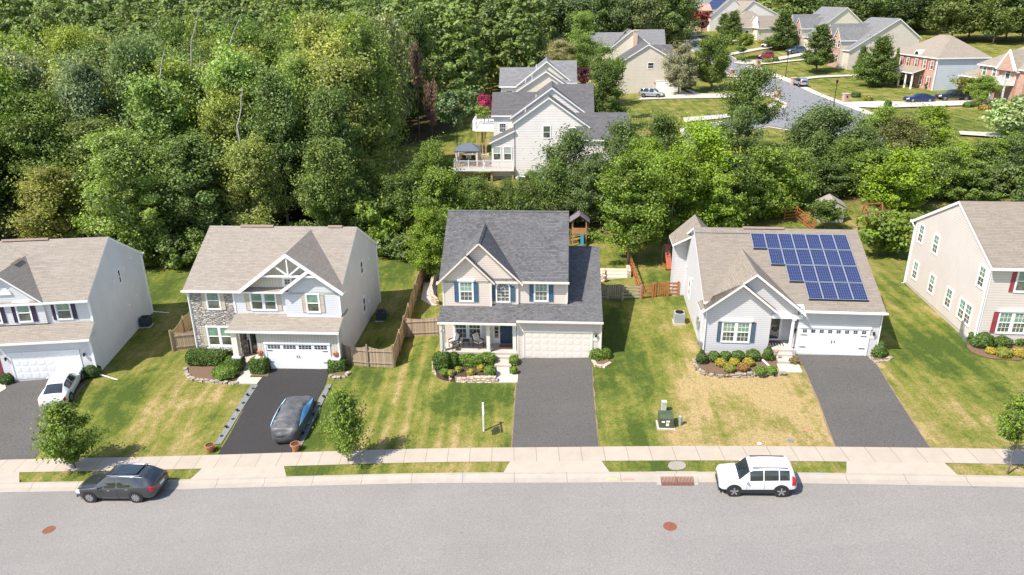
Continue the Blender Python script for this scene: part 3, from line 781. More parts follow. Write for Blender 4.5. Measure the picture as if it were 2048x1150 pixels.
# small gable in front of it: apex x=-6.77
zB = 7.66
slab(rf, [(-6.77, .85, zB), (-8.98, .85, zB - 2.18), (-8.98, yv(zB - 2.18), zB - 2.18), (-6.77, yv(zB), zB)], .16)
slab(rf, [(-6.77, .85, zB), (-4.68, .85, zB - 2.09), (-4.68, 1.5, zB - 2.09), (-6.77, 1.5, zB)], .16)
rf.build('roof', [ROOF_G, BT], hC)
cap = MB(); cap.prism([(-8.85, 6.85, kz(7) - .05), (-8.85, 7.15, kz(7) - .05), (-8.85, 7, kz(7) + .05)], (9.57, 0, 0)); cap.prism([(-5.96, 1.05, zA - .1), (-5.66, 1.05, zA - .1), (-5.81, 1.05, zA + .05)], (0, 4.8, 0)); cap.prism([(.6, 8.0, gz(8.15) - .03), (.6, 8.3, gz(8.15) - .03), (.6, 8.15, gz(8.15) + .05)], (2.64, 0, 0))
cap.build('ridge_cap', ROOF_G, hC)
g = MB(); g.box(-8.85, -3.04, -.44, -.3, 2.76, 2.88); g.box(-3.02, 3.28, -.44, -.3, 3.0, 3.12); g.box(-2.6, .78, 1.06, 1.2, 5.48, 5.6); g.box(-9.02, -8.88, .9, 1.3, 5.36, 5.48); g.build_each('gutter', BT, hC)
downspout(hC, [(3.17, -.36, 3.02), (3.17, -.08, 2.8), (3.17, -.08, .1)], BT); downspout(hC, [(.66, 1.12, 5.5), (.66, 1.42, 5.3), (.66, 1.42, 3.9)], BT); downspout(hC, [(-8.72, -.36, 2.8), (-8.72, -.1, 2.6), (-8.72, -.1, .1)], BT)
# windows
window(hC, (-6.83, 1.2, 4.0), X_, NF, .92, 1.5, grid=(3, 2), header=True, trim=WHITE)
for x in (-7.53, -6.13): shutter(hC, (x, 1.2, 3.92), X_, NF, .38, 1.58, BLUE)
window(hC, (-1.28, 1.5, 3.98), X_, NF, .92, 1.5, grid=(3, 2))
for x in (-1.97, -.57): shutter(hC, (x, 1.5, 3.93), X_, NF, .38, 1.55, BLUE)
# arched window: frame, half round head
fr = MB(); pn = MB(); cx, cz, rr_ = -4.11, 5.0, .44
n_ = 14
arc = [(cx + rr_ * math.cos(math.pi * i / n_), cz + rr_ * math.sin(math.pi * i / n_)) for i in range(n_ + 1)]
arco = [(cx + (rr_ + .1) * math.cos(math.pi * i / n_), cz + (rr_ + .1) * math.sin(math.pi * i / n_)) for i in range(n_ + 1)]
for i in range(n_): fr.prism([(arc[i][0], 1.34, arc[i][1]), (arco[i][0], 1.34, arco[i][1]), (arco[i + 1][0], 1.34, arco[i + 1][1]), (arc[i + 1][0], 1.34, arc[i + 1][1])], (0, .08, 0))
fr.box(cx - .54, cx - .44, 1.34, 1.42, 3.92, cz); fr.box(cx + .44, cx + .54, 1.34, 1.42, 3.92, cz); fr.box(cx - .54, cx + .54, 1.33, 1.42, 3.84, 3.94)
pn.poly([(cx - .44, 1.405, 3.94), (cx + .44, 1.405, 3.94)] + [(a, 1.405, b) for a, b in arc])
for x in (cx - .15, cx + .15): fr.box(x - .015, x + .015, 1.385, 1.4, 3.94, cz)
for z in (4.25, 4.5, 4.75, 5.0): fr.box(cx - .44, cx + .44, 1.38, 1.4, z - .015, z + .015)
for a in (36, 72, 108, 144): fr.beam((cx, 1.39, cz), (cx + rr_ * math.cos(R(a)), 1.39, cz + rr_ * math.sin(R(a))), .025, .02)
f_ = fr.build('arched_window', WHITE, hC); pn.build('pane', [GLL], f_)
def arch_shutter(x, s):
    m = MB(); P = [(x - .18, 1.37, 3.92), (x + .18, 1.37, 3.92)]
    if s < 0: P += [(x + .18, 1.37, 5.25), (x + .05, 1.37, 5.2), (x - .1, 1.37, 5.12), (x - .18, 1.37, 5.0)]
    else: P += [(x + .18, 1.37, 5.0), (x + .1, 1.37, 5.12), (x - .05, 1.37, 5.2), (x - .18, 1.37, 5.25)]
    m.prism(P, (0, .045, 0)); m.build('shutter', BLUE, hC)
arch_shutter(-4.85, -1); arch_shutter(-3.4, 1)
# first floor front
window(hC, (-6.86, 1.5, .78), X_, NF, 1.95, 1.65, units=2, grid=(3, 2), gu=GLL, gap=.18, casing=.13)
d = MB(); d.box(-4.38, -3.46, 1.43, 1.5, .4, 2.43)
for i in range(2):
    for z0, z1 in ((.5, 1.05), (1.12, 1.85), (1.92, 2.3)): d.box(-4.27 + i * .42, -3.99 + i * .42, 1.41, 1.43, z0, z1)
d_ = d.build('front_door', NAVY, hC); MB().cyl((-4.3, 1.42, 1.3), (-4.3, 1.35, 1.3), .035).build('handle', STEEL, d_)
fr = MB(); frame_bars(fr, V3((-4.15, 1.5, .38)), X_, NF, -.78, .8, 0, 2.2, .1, 0, .06); fr.box(-4.5, -4.4, 1.42, 1.5, .4, 2.5); fr.box(-4.85, -4.5, 1.44, 1.5, .4, .85)
for z in (1.2, 1.5, 1.8, 2.1): fr.box(-4.8, -4.5, 1.455, 1.46, z - .02, z + .02)
sd = fr.build('door_frame', BT, hC); MB().box(-4.78, -4.52, 1.462, 1.47, .9, 2.4).build('sidelight_pane', GLD, sd)
p = MB(); p.box(-8.62, -3.0, -.05, 1.5, -.7, .35); p.build('porch_floor', CONC, hC)
for i, (a, b, c) in enumerate(((-4.62, .17, .0), (-4.62, .0, .0))): pass
st = MB(); st.box(-4.6, -3.35, -.38, -.052, -.7, .17); st.box(-4.6, -3.35, -1.35, -.382, -.8, .0); st.box(-4.6, -3.35, -1.75, -1.352, -.9, -.17); st.build('porch_steps', CONC, hC)
for x in (-8.57, -5.16, -3.2):
    c = MB(); c.box(x - .16, x + .16, .0, .32, .35, .5); c.box(x - .13, x + .13, .03, .29, .5, 2.5); c.box(x - .17, x + .17, -.01, .33, 2.05, 2.12); c.box(x - .17, x + .17, -.01, .33, 2.5, 2.66); c.build('porch_column', CREAM, hC)
b_ = MB(); b_.box(-8.75, -3.02, .02, .3, 2.62, 2.86); b_.build('porch_beam', BT, hC)
# railing at the left end of the porch
garage_door(hC, -2.45, 2.43, 0, 2.13, 0, BT, trim=CREAM, hw=False)
lamp(hC, 2.78, 0, 1.95)
n_ = MB(); n_.box(2.58, 2.98, -.03, 0, 1.5, 1.66); n_.build('number_plaque', WHITE, hC)
n_ = MB(); n_.sphere((0.02, -.05, 2.35), .09, .05, .05, 8, 4); n_.build('door_ornament', WHITE, hC)

# =================================================================== stone and white house
h2 = house_empty('house', 600, 737, 4.88, 125, 3.6, 'two storey white and stone house with tan roof and truss gable, behind the covered car')
WS = siding('white_siding', (.60, .61, .63), .15, dark=.42)
BB = siding('cream_board_batten', (.56, .51, .435), .24, True, dark=.45)
GS = siding('light_grey_siding', (.64, .63, .62), .13, dark=.25)
STN = stone_mat('grey_stone_veneer', (.30, .27, .245), (.56, .51, .46), (.17, .15, .135))
TAUPE = plain('taupe_shutter', (.48, .42, .33), .6, var=.12)
k2 = .55; z2 = lambda y: sl(y, 1.3, 5.92, k2)
m = MB(); prof = [(1.6, 3.9), (1.6, z2(1.6) - .1), (7.45, z2(7.45) - .1), (13.4, z2(1.6) - .1), (13.4, -.8), (3.2, -.8), (3.2, 3.9)]
m.prism([(-8.75, y, z) for y, z in prof], (12.05, 0, 0)); m.box(-3.15, 3.29, 1.0, 3.2, -.6, 3.62); m.box(-8.7, -5.2, 1.7, 3.2, -.6, 3.9)
m.build('wall', GS, h2)
m = MB(); m.box(-8.78, -5.18, 1.56, 1.75, -.4, 5.85); m.box(-5.28, -5.16, 1.75, 2.4, -.2, 3.9); m.box(-5.16, -4.95, 2.3, 2.4, -.2, 1.3); m.build('stone_facade', STN, h2)
m = MB(); m.box(-5.16, 3.28, 1.57, 1.7, 3.9, 5.9); gable_wall(m, -1.0, 3.28, 1.3, 1.6, 3.8, 1.25, 7.6, .75); m.box(-4.95, -4.75, 2.28, 2.4, 1.3, 3.9); m.build('front_siding', WS, h2)
m = MB(); gable_wall(m, -4.4, 1.9, 1.62, 2.5, 5.9, -.38, 8.95, .75); m.box(-3.15, 3.28, 0, 1.0, -.6, 3.32); m.box(-4.75, -3.15, 2.4, 2.6, -.4, 3.9); m.build('board_and_batten', BB, h2)
rf = MB()
slab(rf, [(-9.05, 1.3, 5.92), (3.42, 1.3, 5.92), (3.42, 7.45, z2(7.45)), (-9.05, 7.45, z2(7.45))])
slab(rf, [(-9.05, 13.65, 5.9), (3.42, 13.65, 5.9), (3.42, 7.45, z2(7.45)), (-9.05, 7.45, z2(7.45))])
yv2 = lambda z: (z - 5.92) / k2 + 1.3; A2 = 9.13
slab(rf, [(-.38, .9, A2), (3.75, .9, A2 - .75 * 4.13), (3.75, yv2(A2 - .75 * 4.13) + .25, A2 - .75 * 4.13), (3.42, yv2(A2 - .75 * 3.8), A2 - .75 * 3.8), (-.38, yv2(A2), A2)], .17)
slab(rf, [(-.38, .9, A2), (-4.42, .9, A2 - .75 * 4.04), (-4.42, yv2(A2 - .75 * 4.04), A2 - .75 * 4.04), (-.38, yv2(A2), A2)], .17)
slab(rf, [(1.25, .95, A2 - .75 * 1.63 + .01), (-1.15, .95, A2 - .75 * 1.63 - 1.8), (-1.15, 1.64, A2 - .75 * 1.63 - 1.8), (1.25, 1.64, A2 - .75 * 1.63 + .01)], .17)
slab(rf, [(-4.35, 1.15, 5.95), (-.6, 1.15, 5.95), (-.6, 1.7, 6.2), (-4.35, 1.7, 6.2)], .08)
zs2 = lambda y: sl(y, -.3, 3.28, .372)
slab(rf, [(-5.3, -.3, 3.28), (3.42, -.3, 3.28), (3.42, 1.6, zs2(1.6)), (-5.15, 1.6, zs2(1.6))], .18)
rf.build('roof', [ROOF_T, WHITE], h2)
rv = MB()
for a, b in ((-6.4, -3.6), (1.0, 2.2)): rv.prism([(a, 7.25, z2(7.45) - .02), (a, 7.65, z2(7.45) - .02), (a, 7.45, z2(7.45) + .12)], (b - a, 0, 0))
rv.build_each('ridge_vent', plain('brown_vent', (.24, .17, .13), .9), h2)
tr = MB()
tr.beam((-2.55, .98, 7.3), (1.75, .98, 7.3), .1, .14); tr.beam((-.38, .98, 7.3), (-.38, .98, 8.95), .1, .14); tr.beam((-.35, .97, 7.35), (.7, .97, 8.2), .09, .12); tr.beam((-.4, .97, 7.35), (-1.45, .97, 8.2), .09, .12)
for s, L in ((1, 4.1), (-1, 4.0)): tr.beam((-.38, .88, A2 - .13), (-.38 + s * L, .88, A2 - .13 - .75 * L), .05, .26, up=(0, -1, 0) if 0 else (0, 0, 1))
tr.beam((1.25, .9, A2 - .75 * 1.63 - .12), (-1.15, .9, A2 - .75 * 1.63 - 1.93), .05, .24)
tr.build('gable_truss', WHITE, h2)
window(h2, (-.75, 1.62, 6.38), X_, NF, .5, .5, dh=False, grid=(2, 2), casing=.16, gl=GLD)
window(h2, (-6.83, 1.56, 4.3), X_, NF, .98, 1.42)
for x in (-7.55, -6.1): shutter(h2, (x, 1.56, 4.25), X_, NF, .38, 1.5, TAUPE)
window(h2, (-2.83, 1.57, 4.3), X_, NF, 1.95, 1.42, units=2, gap=.16)
for x in (-4.1, -1.6): shutter(h2, (x, 1.57, 4.25), X_, NF, .38, 1.5, TAUPE)
window(h2, (1.18, 1.3, 4.3), X_, NF, .92, 1.42)
for x in (.5, 1.88): shutter(h2, (x, 1.3, 4.25), X_, NF, .38, 1.5, TAUPE)
window(h2, (-6.75, 1.56, 1.15), X_, NF, 1.9, 1.55, units=2, gap=.16, casing=.13)
shutter(h2, (-8.05, 1.56, 1.1), X_, NF, .38, 1.65, TAUPE)
m = MB(); m.box(-7.9, -5.6, 1.3, 1.56, .75, .98); m.build('stone_sill', STN, h2)
window(h2, (3.3, 8.1, 4.95), Y_, NR, .7, 1.1, gu=GLD, gl=GLD)
window(h2, (3.3, 7.9, 1.5), Y_, NR, .7, 1.3, gu=GLD, gl=GLD)
m = MB()
for x, z0, z1, y in ((-8.76, -.3, 5.85, 1.55), (3.27, 4.0, 5.7, 1.29), (3.27, -.3, 3.2, -.01), (-5.17, 4.0, 5.85, 1.55)): m.box(x - .07, x + .07, y - .02, y + .08, z0, z1)
m.box(3.24, 3.38, 13.34, 13.5, -.8, 5.7); m.box(-.98, 3.28, 1.27, 1.3, 3.86, 3.95)
m.build_each('corner_trim', WHITE, h2)
g = MB(); g.box(-9.12, -4.4, 1.16, 1.3, 5.8, 5.92); g.box(-4.4, -1.1, 1.06, 1.2, 5.84, 5.95); g.box(-5.35, 3.48, -.44, -.3, 3.16, 3.28); g.box(3.42, 3.46, 13.6, 13.78, 5.8, 5.9); g.build_each('gutter', WHITE, h2)
downspout(h2, [(3.36, 13.6, 5.75), (3.36, 13.42, 5.5), (3.36, 13.42, -.1), (5.3, 13.3, -.15)]); downspout(h2, [(3.32, -.36, 3.1), (3.3, -.05, 2.9), (3.3, -.05, .0)]); downspout(h2, [(-8.9, 1.25, 5.8), (-8.8, 1.5, 5.6), (-8.8, 1.5, 0)])
garage_door(h2, -2.45, 2.45, 0, 2.12, 0, WHITE, rows=4, cols=4, glass=(4, 4, 2, .82, .62), raised=False)
for x in (-4.82, -3.0, 2.98):
    c = MB(); c.box(x - .3, x + .3, -.32, .28, -.5, .95); c.build('pier', STN, h2)
    c = MB(); c.box(x - .34, x + .34, -.36, .3, .95, 1.05); c.build('pier_cap', CREAM, h2)
    if x < -4: c = MB(); c.prism([(x - .22, -.24, 1.05), (x + .22, -.24, 1.05), (x + .22, .2, 1.05), (x - .22, .2, 1.05)], (0, 0, 2.0)); c.build('porch_column', CREAM, h2)
m = MB(); m.box(-5.2, -3.15, .0, 3.0, -.6, .05); m.box(-4.6, -3.4, -.9, -.0, -.6, -.08); m.build('porch_floor', CONC, h2)
d = MB(); d.box(-4.7, -3.8, 2.34, 2.4, .06, 2.1); dd = d.build('front_door', plain('brown_door', (.10, .055, .03), .5), h2); MB().box(-4.55, -3.95, 2.33, 2.34, .5, 2.0).build('pane', GLD, dd)
m = MB(); m.box(-4.8, -4.7, 2.32, 2.4, .06, 2.2); m.box(-3.8, -3.7, 2.32, 2.4, .06, 2.2); m.box(-4.8, -3.7, 2.32, 2.4, 2.1, 2.2); m.build('door_frame', WHITE, h2)
m = MB()
for y, z in ((10.6, 5.4), (9.0, 4.9), (11.5, 3.2), (9.5, 1.8)): m.box(3.3, 3.38, y - .1, y + .1, z - .1, z + .12)
m.build_each('wall_vent', WHITE, h2)

# =================================================================== far left house
h1 = house_empty('house', 100, 757, 4.88, 125.5, -6.0, 'two storey white house with tan roof and dark purple shutters at the left edge')
WS1 = siding('soft_white_siding', (.64, .63, .64), .15, dark=.35)
PUR = plain('purple_black_shutter', (.035, .022, .055), .5, var=.15)
k1 = .56; z1_ = lambda y: sl(y, .9, 6.0, k1)
m = MB(); prof = [(1.25, -.6), (1.25, z1_(1.25) - .1), (6.75, z1_(6.75) - .1), (12.5, z1_(1.25) - .1), (12.5, -.6)]
m.prism([(-9, y, z) for y, z in prof], (12.55, 0, 0)); m.box(-3.2, 3.54, 0, 1.3, -.5, 3.27)
m.prism([(3.54, 0, 3.2), (3.54, 1.3, 3.2), (3.54, 1.3, 4.1), (3.54, 0, 3.35)], (-6.7, 0, 0))
gable_wall(m, -4.9, .3, 1.1, 2.0, 4.2, -2.3, 8.2, .87)
m.build('wall', WS1, h1)
rf = MB(); slab(rf, [(-9.2, .9, 6.0), (3.62, .9, 6.0), (3.62, 6.75, z1_(6.75)), (-9.2, 6.75, z1_(6.75))]); slab(rf, [(-9.2, 12.85, 5.85), (3.62, 12.85, 5.85), (3.62, 6.75, z1_(6.75)), (-9.2, 6.75, z1_(6.75))])
yv1 = lambda z: (z - 6.0) / k1 + .9; A1 = 8.42
slab(rf, [(-2.3, .8, A1), (.4, .8, A1 - .87 * 2.7), (.4, yv1(A1 - .87 * 2.7), A1 - .87 * 2.7), (-2.3, yv1(A1), A1)], .17); slab(rf, [(-2.3, .8, A1), (-5, .8, A1 - .87 * 2.7), (-5, yv1(A1 - .87 * 2.7), A1 - .87 * 2.7), (-2.3, yv1(A1), A1)], .17)
slab(rf, [(-3.3, -.3, 3.27), (3.66, -.3, 3.27), (3.66, 1.25, 4.17), (-3.3, 1.25, 4.17)], .18)
slab(rf, [(-9, -.2, 3.0), (-3.3, -.2, 3.0), (-3.3, 1.25, 3.9), (-9, 1.25, 3.9)], .18)
rf.build('roof', [ROOF_T, WHITE], h1)
rv = MB(); rv.prism([(-4.6, 6.55, z1_(6.75)), (-4.6, 6.95, z1_(6.75)), (-4.6, 6.75, z1_(6.75) + .12)], (3.6, 0, 0)); rv.prism([(-2.5, 3.2, A1 - .05), (-2.1, 3.2, A1 - .05), (-2.3, 3.2, A1 + .1)], (0, 1.2, 0)); rv.build_each('ridge_vent', plain('brown_vent', (0, 0, 0)), h1)
window(h1, (1.6, 1.25, 4.45), X_, NF, 1.0, 1.42)
for x in (.93, 2.33): shutter(h1, (x, 1.25, 4.4), X_, NF, .36, 1.5, PUR)
window(h1, (-1.2, 1.1, 4.45), X_, NF, .9, 1.42, header=True)
for x in (-1.85, -.5): shutter(h1, (x, 1.1, 4.4), X_, NF, .36, 1.5, PUR)
shutter(h1, (-2.75, 1.1, 4.4), X_, NF, .36, 1.5, PUR); window(h1, (-3.4, 1.1, 4.45), X_, NF, .9, 1.42)
m = MB(); m.prism([(-2.3 + .6 * math.cos(math.pi * i / 10), 1.02, 6.7 + .6 * math.sin(math.pi * i / 10)) for i in range(11)], (0, .08, 0)); m.build('half_round_vent', WHITE, h1)
window(h1, (3.55, 7.35, 5.0), Y_, NR, .4, 1.15, gu=GLD, gl=GLD)
garage_door(h1, -2.4, 2.5, 0.1, 2.25, 0, WHITE, hw=False)
lamp(h1, 2.95, 0, 1.9); lamp(h1, -2.75, 0, 1.9)
m = MB(); m.box(-3.6, -3.2, -.02, .06, .2, 3.1); m.build('entry_panel', plain('maroon_panel', (.22, .03, .05), .5), h1)
m = MB(); m.box(3.44, 3.58, -.03, .1, 0, 3.2); m.box(3.44, 3.58, 1.2, 1.33, 4.1, 5.9); m.box(3.5, 3.62, 12.4, 12.56, -.4, 5.8); m.build_each('corner_trim', WHITE, h1)
g = MB(); g.box(.4, 3.7, .76, .9, 5.88, 6.0); g.box(-9.2, -5.1, .76, .9, 5.88, 6.0); g.box(-3.3, 3.72, -.44, -.3, 3.15, 3.27); g.box(3.62, 3.72, 12.8, 12.95, 5.72, 5.84); g.build_each('gutter', WHITE, h1)
downspout(h1, [(3.63, 12.85, 5.75), (3.61, 12.6, 5.5), (3.61, 12.6, .1), (5.2, 12.2, .02)]); downspout(h1, [(3.6, -.36, 3.1), (3.62, -.06, 2.9), (3.62, -.06, .2), (5.4, -1.0, .05)]); downspout(h1, [(3.62, .8, 5.9), (3.6, 1.18, 5.7), (3.6, 1.18, 4.2)])
m = MB()
for y, z in ((10.2, 6.2), (8.3, 5.9), (6.0, 5.6), (9.9, 2.8), (8.0, 2.6)): m.box(3.55, 3.63, y - .1, y + .1, z - .1, z + .12)
m.build_each('wall_vent', WHITE, h1)

# =================================================================== solar house
h4 = house_empty('house', 1661, 709, 4.88, 137, 5.5, 'one storey grey sided house carrying blue solar panels on its brown roof')
G4 = siding('cool_grey_siding', (.58, .565, .57), .15, dark=.45)
SLATE = plain('slate_blue_shutter', (.075, .115, .155), .5, var=.12)
k4 = .457; z4 = lambda y: sl(y, -.4, 3.5, k4); ZR = z4(7.4)
m = MB(); prof = [(1.5, -.8), (1.5, z4(1.5) - .1), (7.4, ZR - .1), (13.6, z4(1.2) - .1), (13.6, -.8)]
m.prism([(-8.95, y, z) for y, z in prof], (11.95, 0, 0)); m.box(-2.5, 2.99, 0, 1.6, -.6, 3.5)
gable_wall(m, -8.88, -4.4, 0, 1.6, -.6, -6.67, 5.05, .8); gable_wall(m, -4.4, -2.6, .12, 1.2, 2.95, -5.8, 5.95, .79); gable_wall(m, -6.8, -4.4, .12, 1.2, 2.5, -5.8, 5.95, .79)
m.prism([(-10.0, 13.2, 4.3), (-6.4, 13.2, 4.3), (-6.4, 13.2, 4.8), (-8.2, 13.2, 6.15), (-10.0, 13.2, 4.5)], (0, -2.2, 0)); m.box(-9.9, -6.5, 11.2, 13.2, -.6, 4.4)
m.build('wall', G4, h4)
rf = MB(); slab(rf, [(-2.3, -.4, 3.5), (3.12, -.4, 3.5), (3.12, 7.4, ZR), (-9.15, 7.4, ZR), (-9.15, .16, z4(.16)), (-2.3, .16, z4(.16))], .2); slab(rf, [(-9.15, 13.9, z4(.9)), (3.12, 13.9, z4(.9)), (3.12, 7.4, ZR), (-9.15, 7.4, ZR)])
yv4 = lambda z: (z - 3.5) / k4 - .4; A4 = 6.1
slab(rf, [(-5.8, -.35, A4), (-2.33, -.35, A4 - .79 * 3.47), (-2.33, yv4(A4 - .79 * 3.47), A4 - .79 * 3.47), (-5.8, yv4(A4), A4)], .17)
zz = A4 - .79 * 3.6
slab(rf, [(-5.8, -.35, A4), (-6.7, -.35, A4 - .79 * .9), (-9.4, -.35, zz), (-9.4, 1.2, zz), (-9.15, 1.25, zz + .2), (-9.15, yv4(A4 - .79 * 3.35), A4 - .79 * 3.35), (-5.8, yv4(A4), A4)], .17)
slab(rf, [(-6.67, -.5, 5.38), (-4.18, -.5, 5.38 - .8 * 2.49), (-4.18, .14, 5.38 - .8 * 2.49), (-6.67, .14, 5.38)], .17)
slab(rf, [(-6.67, -.5, 5.38), (-9.3, -.5, 5.38 - .8 * 2.63), (-9.3, .14, 5.38 - .8 * 2.63), (-6.67, .14, 5.38)], .17)
slab(rf, [(-8.2, 8.6, 6.4), (-10.25, 10.7, 4.5), (-10.25, 13.4, 4.5), (-8.2, 13.4, 6.4)], .15); slab(rf, [(-8.2, 8.6, 6.4), (-6.2, 10.7, 4.5), (-6.2, 13.4, 4.5), (-8.2, 13.4, 6.4)], .15)
rf.build('roof', [ROOF_T4, WHITE], h4)
rv = MB(); rv.prism([(-5.4, 7.2, ZR), (-5.4, 7.6, ZR), (-5.4, 7.4, ZR + .12)], (3.1, 0, 0)); rv.build_each('ridge_vent', plain('brown_vent', (0, 0, 0)), h4)
cd = MB(); cd.beam((-9.1, 6.75, z4(6.75) + .06), (-4.95, 6.75, z4(6.75) + .06), .04); cd.box(-8.7, -8.6, 6.7, 6.8, z4(6.7) + .03, z4(6.7) + .12); cd.box(-6.4, -6.3, 6.7, 6.8, z4(6.7) + .03, z4(6.7) + .12); cd.build_each('conduit', STEEL, h4)
# solar panels: each panel is bolted on, so a thing of its own is not wanted: parts of the array
def panel_mat():
    m, n, b = new_mat('solar_cells'); uv = uvn(n); sp = nd(n, 'ShaderNodeSeparateXYZ'); n.links.new(uv, sp.inputs[0])
    def grid(s, c, wd): return mth(n, 'LESS_THAN', mth(n, 'ABSOLUTE', mth(n, 'SUBTRACT', mth(n, 'FRACT', mth(n, 'DIVIDE', s, c)), .5)), wd)
    g1 = mth(n, 'MAXIMUM', mth(n, 'SUBTRACT', 1, grid(sp.outputs[0], 1, .44)), mth(n, 'SUBTRACT', 1, grid(sp.outputs[1], 1, .44)))
    vn = tnoise(n, uv, .7, 3); wn = nd(n, 'ShaderNodeTexWhiteNoise', noise_dimensions='2D')
    fl = nd(n, 'ShaderNodeVectorMath', operation='FLOOR'); n.links.new(uv, fl.inputs[0]); n.links.new(fl.outputs[0], wn.inputs['Vector'])
    c = mixc(n, wn.outputs['Value'], (.002, .005, .030), (.005, .020, .105)); c = mixc(n, ramp(n, vn, .4, .8), c, (.02, .015, .09))
    c = mixc(n, g1, c, (.15, .19, .27)); n.links.new(c, b.inputs['Base Color']); b.inputs['Roughness'].default_value = .4; b.inputs['Specular IOR Level'].default_value = .12
    return m
PVM = panel_mat(); ALU = plain('aluminium_frame', (.55, .56, .58), .35, .6, 0)
def pv_mesh():
    W_, H_, d = .995, 1.66, .035; L = math.hypot(1, k4); ex = V3((1, 0, 0)); ey = V3((0, 1 / L, k4 / L)); nn = ex.cross(ey)
    me = bpy.data.meshes.new('solar_panel'); V = []; Fc = []; mi = []; UV = []
    def q(a, b, c, e, z, m_, uv=None):
        i = len(V)
        for x, y in ((a, b), (c, b), (c, e), (a, e)): V.append(tuple(ex * x + ey * y + nn * z))
        Fc.append((i, i + 1, i + 2, i + 3)); mi.append(m_); UV.extend([(0, 0), (6, 0), (6, 10), (0, 10)])
    q(.03, .03, W_ - .03, H_ - .03, .001, 0); 
    for a, b, c, e in ((0, 0, W_, .03), (0, H_ - .03, W_, H_), (0, .03, .03, H_ - .03), (W_ - .03, .03, W_, H_ - .03)): q(a, b, c, e, .003, 1)
    i = len(V)
    for z in (0, -.05):
        for x, y in ((0, 0), (W_, 0), (W_, H_), (0, H_)): V.append(tuple(ex * x + ey * y + nn * z))
    for k in range(4): j = (k + 1) % 4; Fc.append((i + k, i + 4 + k, i + 4 + j, i + j)); mi.append(1); UV.extend([(0, 0)] * 4)
    me.from_pydata(V, [], Fc); me.materials.append(PVM); me.materials.append(ALU); me.polygons.foreach_set('material_index', mi)
    u = me.uv_layers.new(name='UVMap'); u.data.foreach_set('uv', [c for p in UV for c in p]); return me
pme = pv_mesh(); Lk = math.hypot(1, k4)
for rw, (n_, x0) in enumerate(((7, -4.95), (6, -3.93), (5, -2.91), (4, -1.89))):
    yb = 5.17 - rw * 1.555
    for i in range(n_):
        o = link('solar_panel', pme, h4); o.location = (x0 + i * 1.015, yb, z4(yb) + .13)
    m = MB(); sk = 1 if rw < 3 else n_
    m.box(x0, x0 + 1.015 * sk - .02, yb - .03, yb, z4(yb) - .0, z4(yb) + .13); m.build('array_skirt', plain('black_skirt', (.012, .012, .014), .5, 0, 0), h4)
window(h4, (-6.75, 0, .8), X_, NF, 1.85, 1.5, units=2, grid=(3, 2), header=True, gap=.16)
for x in (-7.87, -5.6): shutter(h4, (x, 0, .76), X_, NF, .36, 1.58, SLATE)
garage_door(h4, -2.3, 2.3, 0, 2.05, 0, WHITE, glass=(8, 2, 2, .52, .5))
lamp(h4, 2.65, 0, 1.75); lamp(h4, -2.62, .3, 1.7); n_ = MB(); n_.box(2.45, 2.82, -.03, 0, 1.35, 1.5); n_.build('number_plaque', WHITE, h4)
m = MB(); m.box(-4.4, -2.45, -.1, 1.5, -.6, .3); m.box(-3.9, -2.75, -.5, -.102, -.6, .12); m.box(-3.9, -2.75, -1.3, -.502, -.6, -.03); m.build('porch_floor', CONC, h4)
m = MB(); m.box(-4.38, -2.3, -.12, .1, 2.72, 3.0); m.build('porch_beam', WHITE, h4)
m = MB(); m.cyl((-2.85, .05, .42), (-2.85, .05, 2.62), .13, .11, 14); m.box(-3.02, -2.68, -.12, .22, .3, .42); m.box(-3.0, -2.7, -.1, .2, 2.6, 2.72); m.build('porch_column', WHITE, h4, smooth=False)
d = MB(); frame_bars(d, V3((-3.72, 1.5, .32)), X_, NF, -.5, .5, 0, 2.1, .13, 0, .06); dd = d.build('storm_door', WHITE, h4); MB().box(-4.1, -3.34, 1.46, 1.48, .45, 2.3).build('pane', GLD, dd)
window(h4, (-8.95, 8.2, .9), Y_ * -1, NL, .85, 1.45, gu=GLD, gl=GLD)
m = MB()
for y, z in ((7.0, 2.9), (10.6, 2.6), (11.6, 4.6)): m.sphere((-8.98, y, z), .06, .12, .14, 8, 5)
m.build_each('wall_vent', CREAM, h4)
g = MB(); g.box(-2.3, 3.2, -.54, -.4, 3.38, 3.5); g.build_each('gutter', WHITE, h4)
downspout(h4, [(3.1, -.45, 3.4), (3.04, -.05, 3.2), (3.04, -.05, 0)]); downspout(h4, [(-8.93, -.06, 3.1), (-8.93, -.06, 0)]); downspout(h4, [(-9.0, 13.5, 4.0), (-9.0, 13.5, 0)])
m = MB(); m.box(-9.12, -9.0, 2.0, 2.35, .7, 1.4); m.box(-9.1, -9.0, 2.6, 2.8, .9, 1.5); m.beam((-9.05, 1.4, -.2), (-9.05, 2.2, 1.0), .05); m.cyl((-9.1, .9, .15), (-9.1, 1.2, .15), .12); m.box(-9.12, -8.95, .5, .75, -.1, .4); m.build_each('utility_box', STEEL, h4)

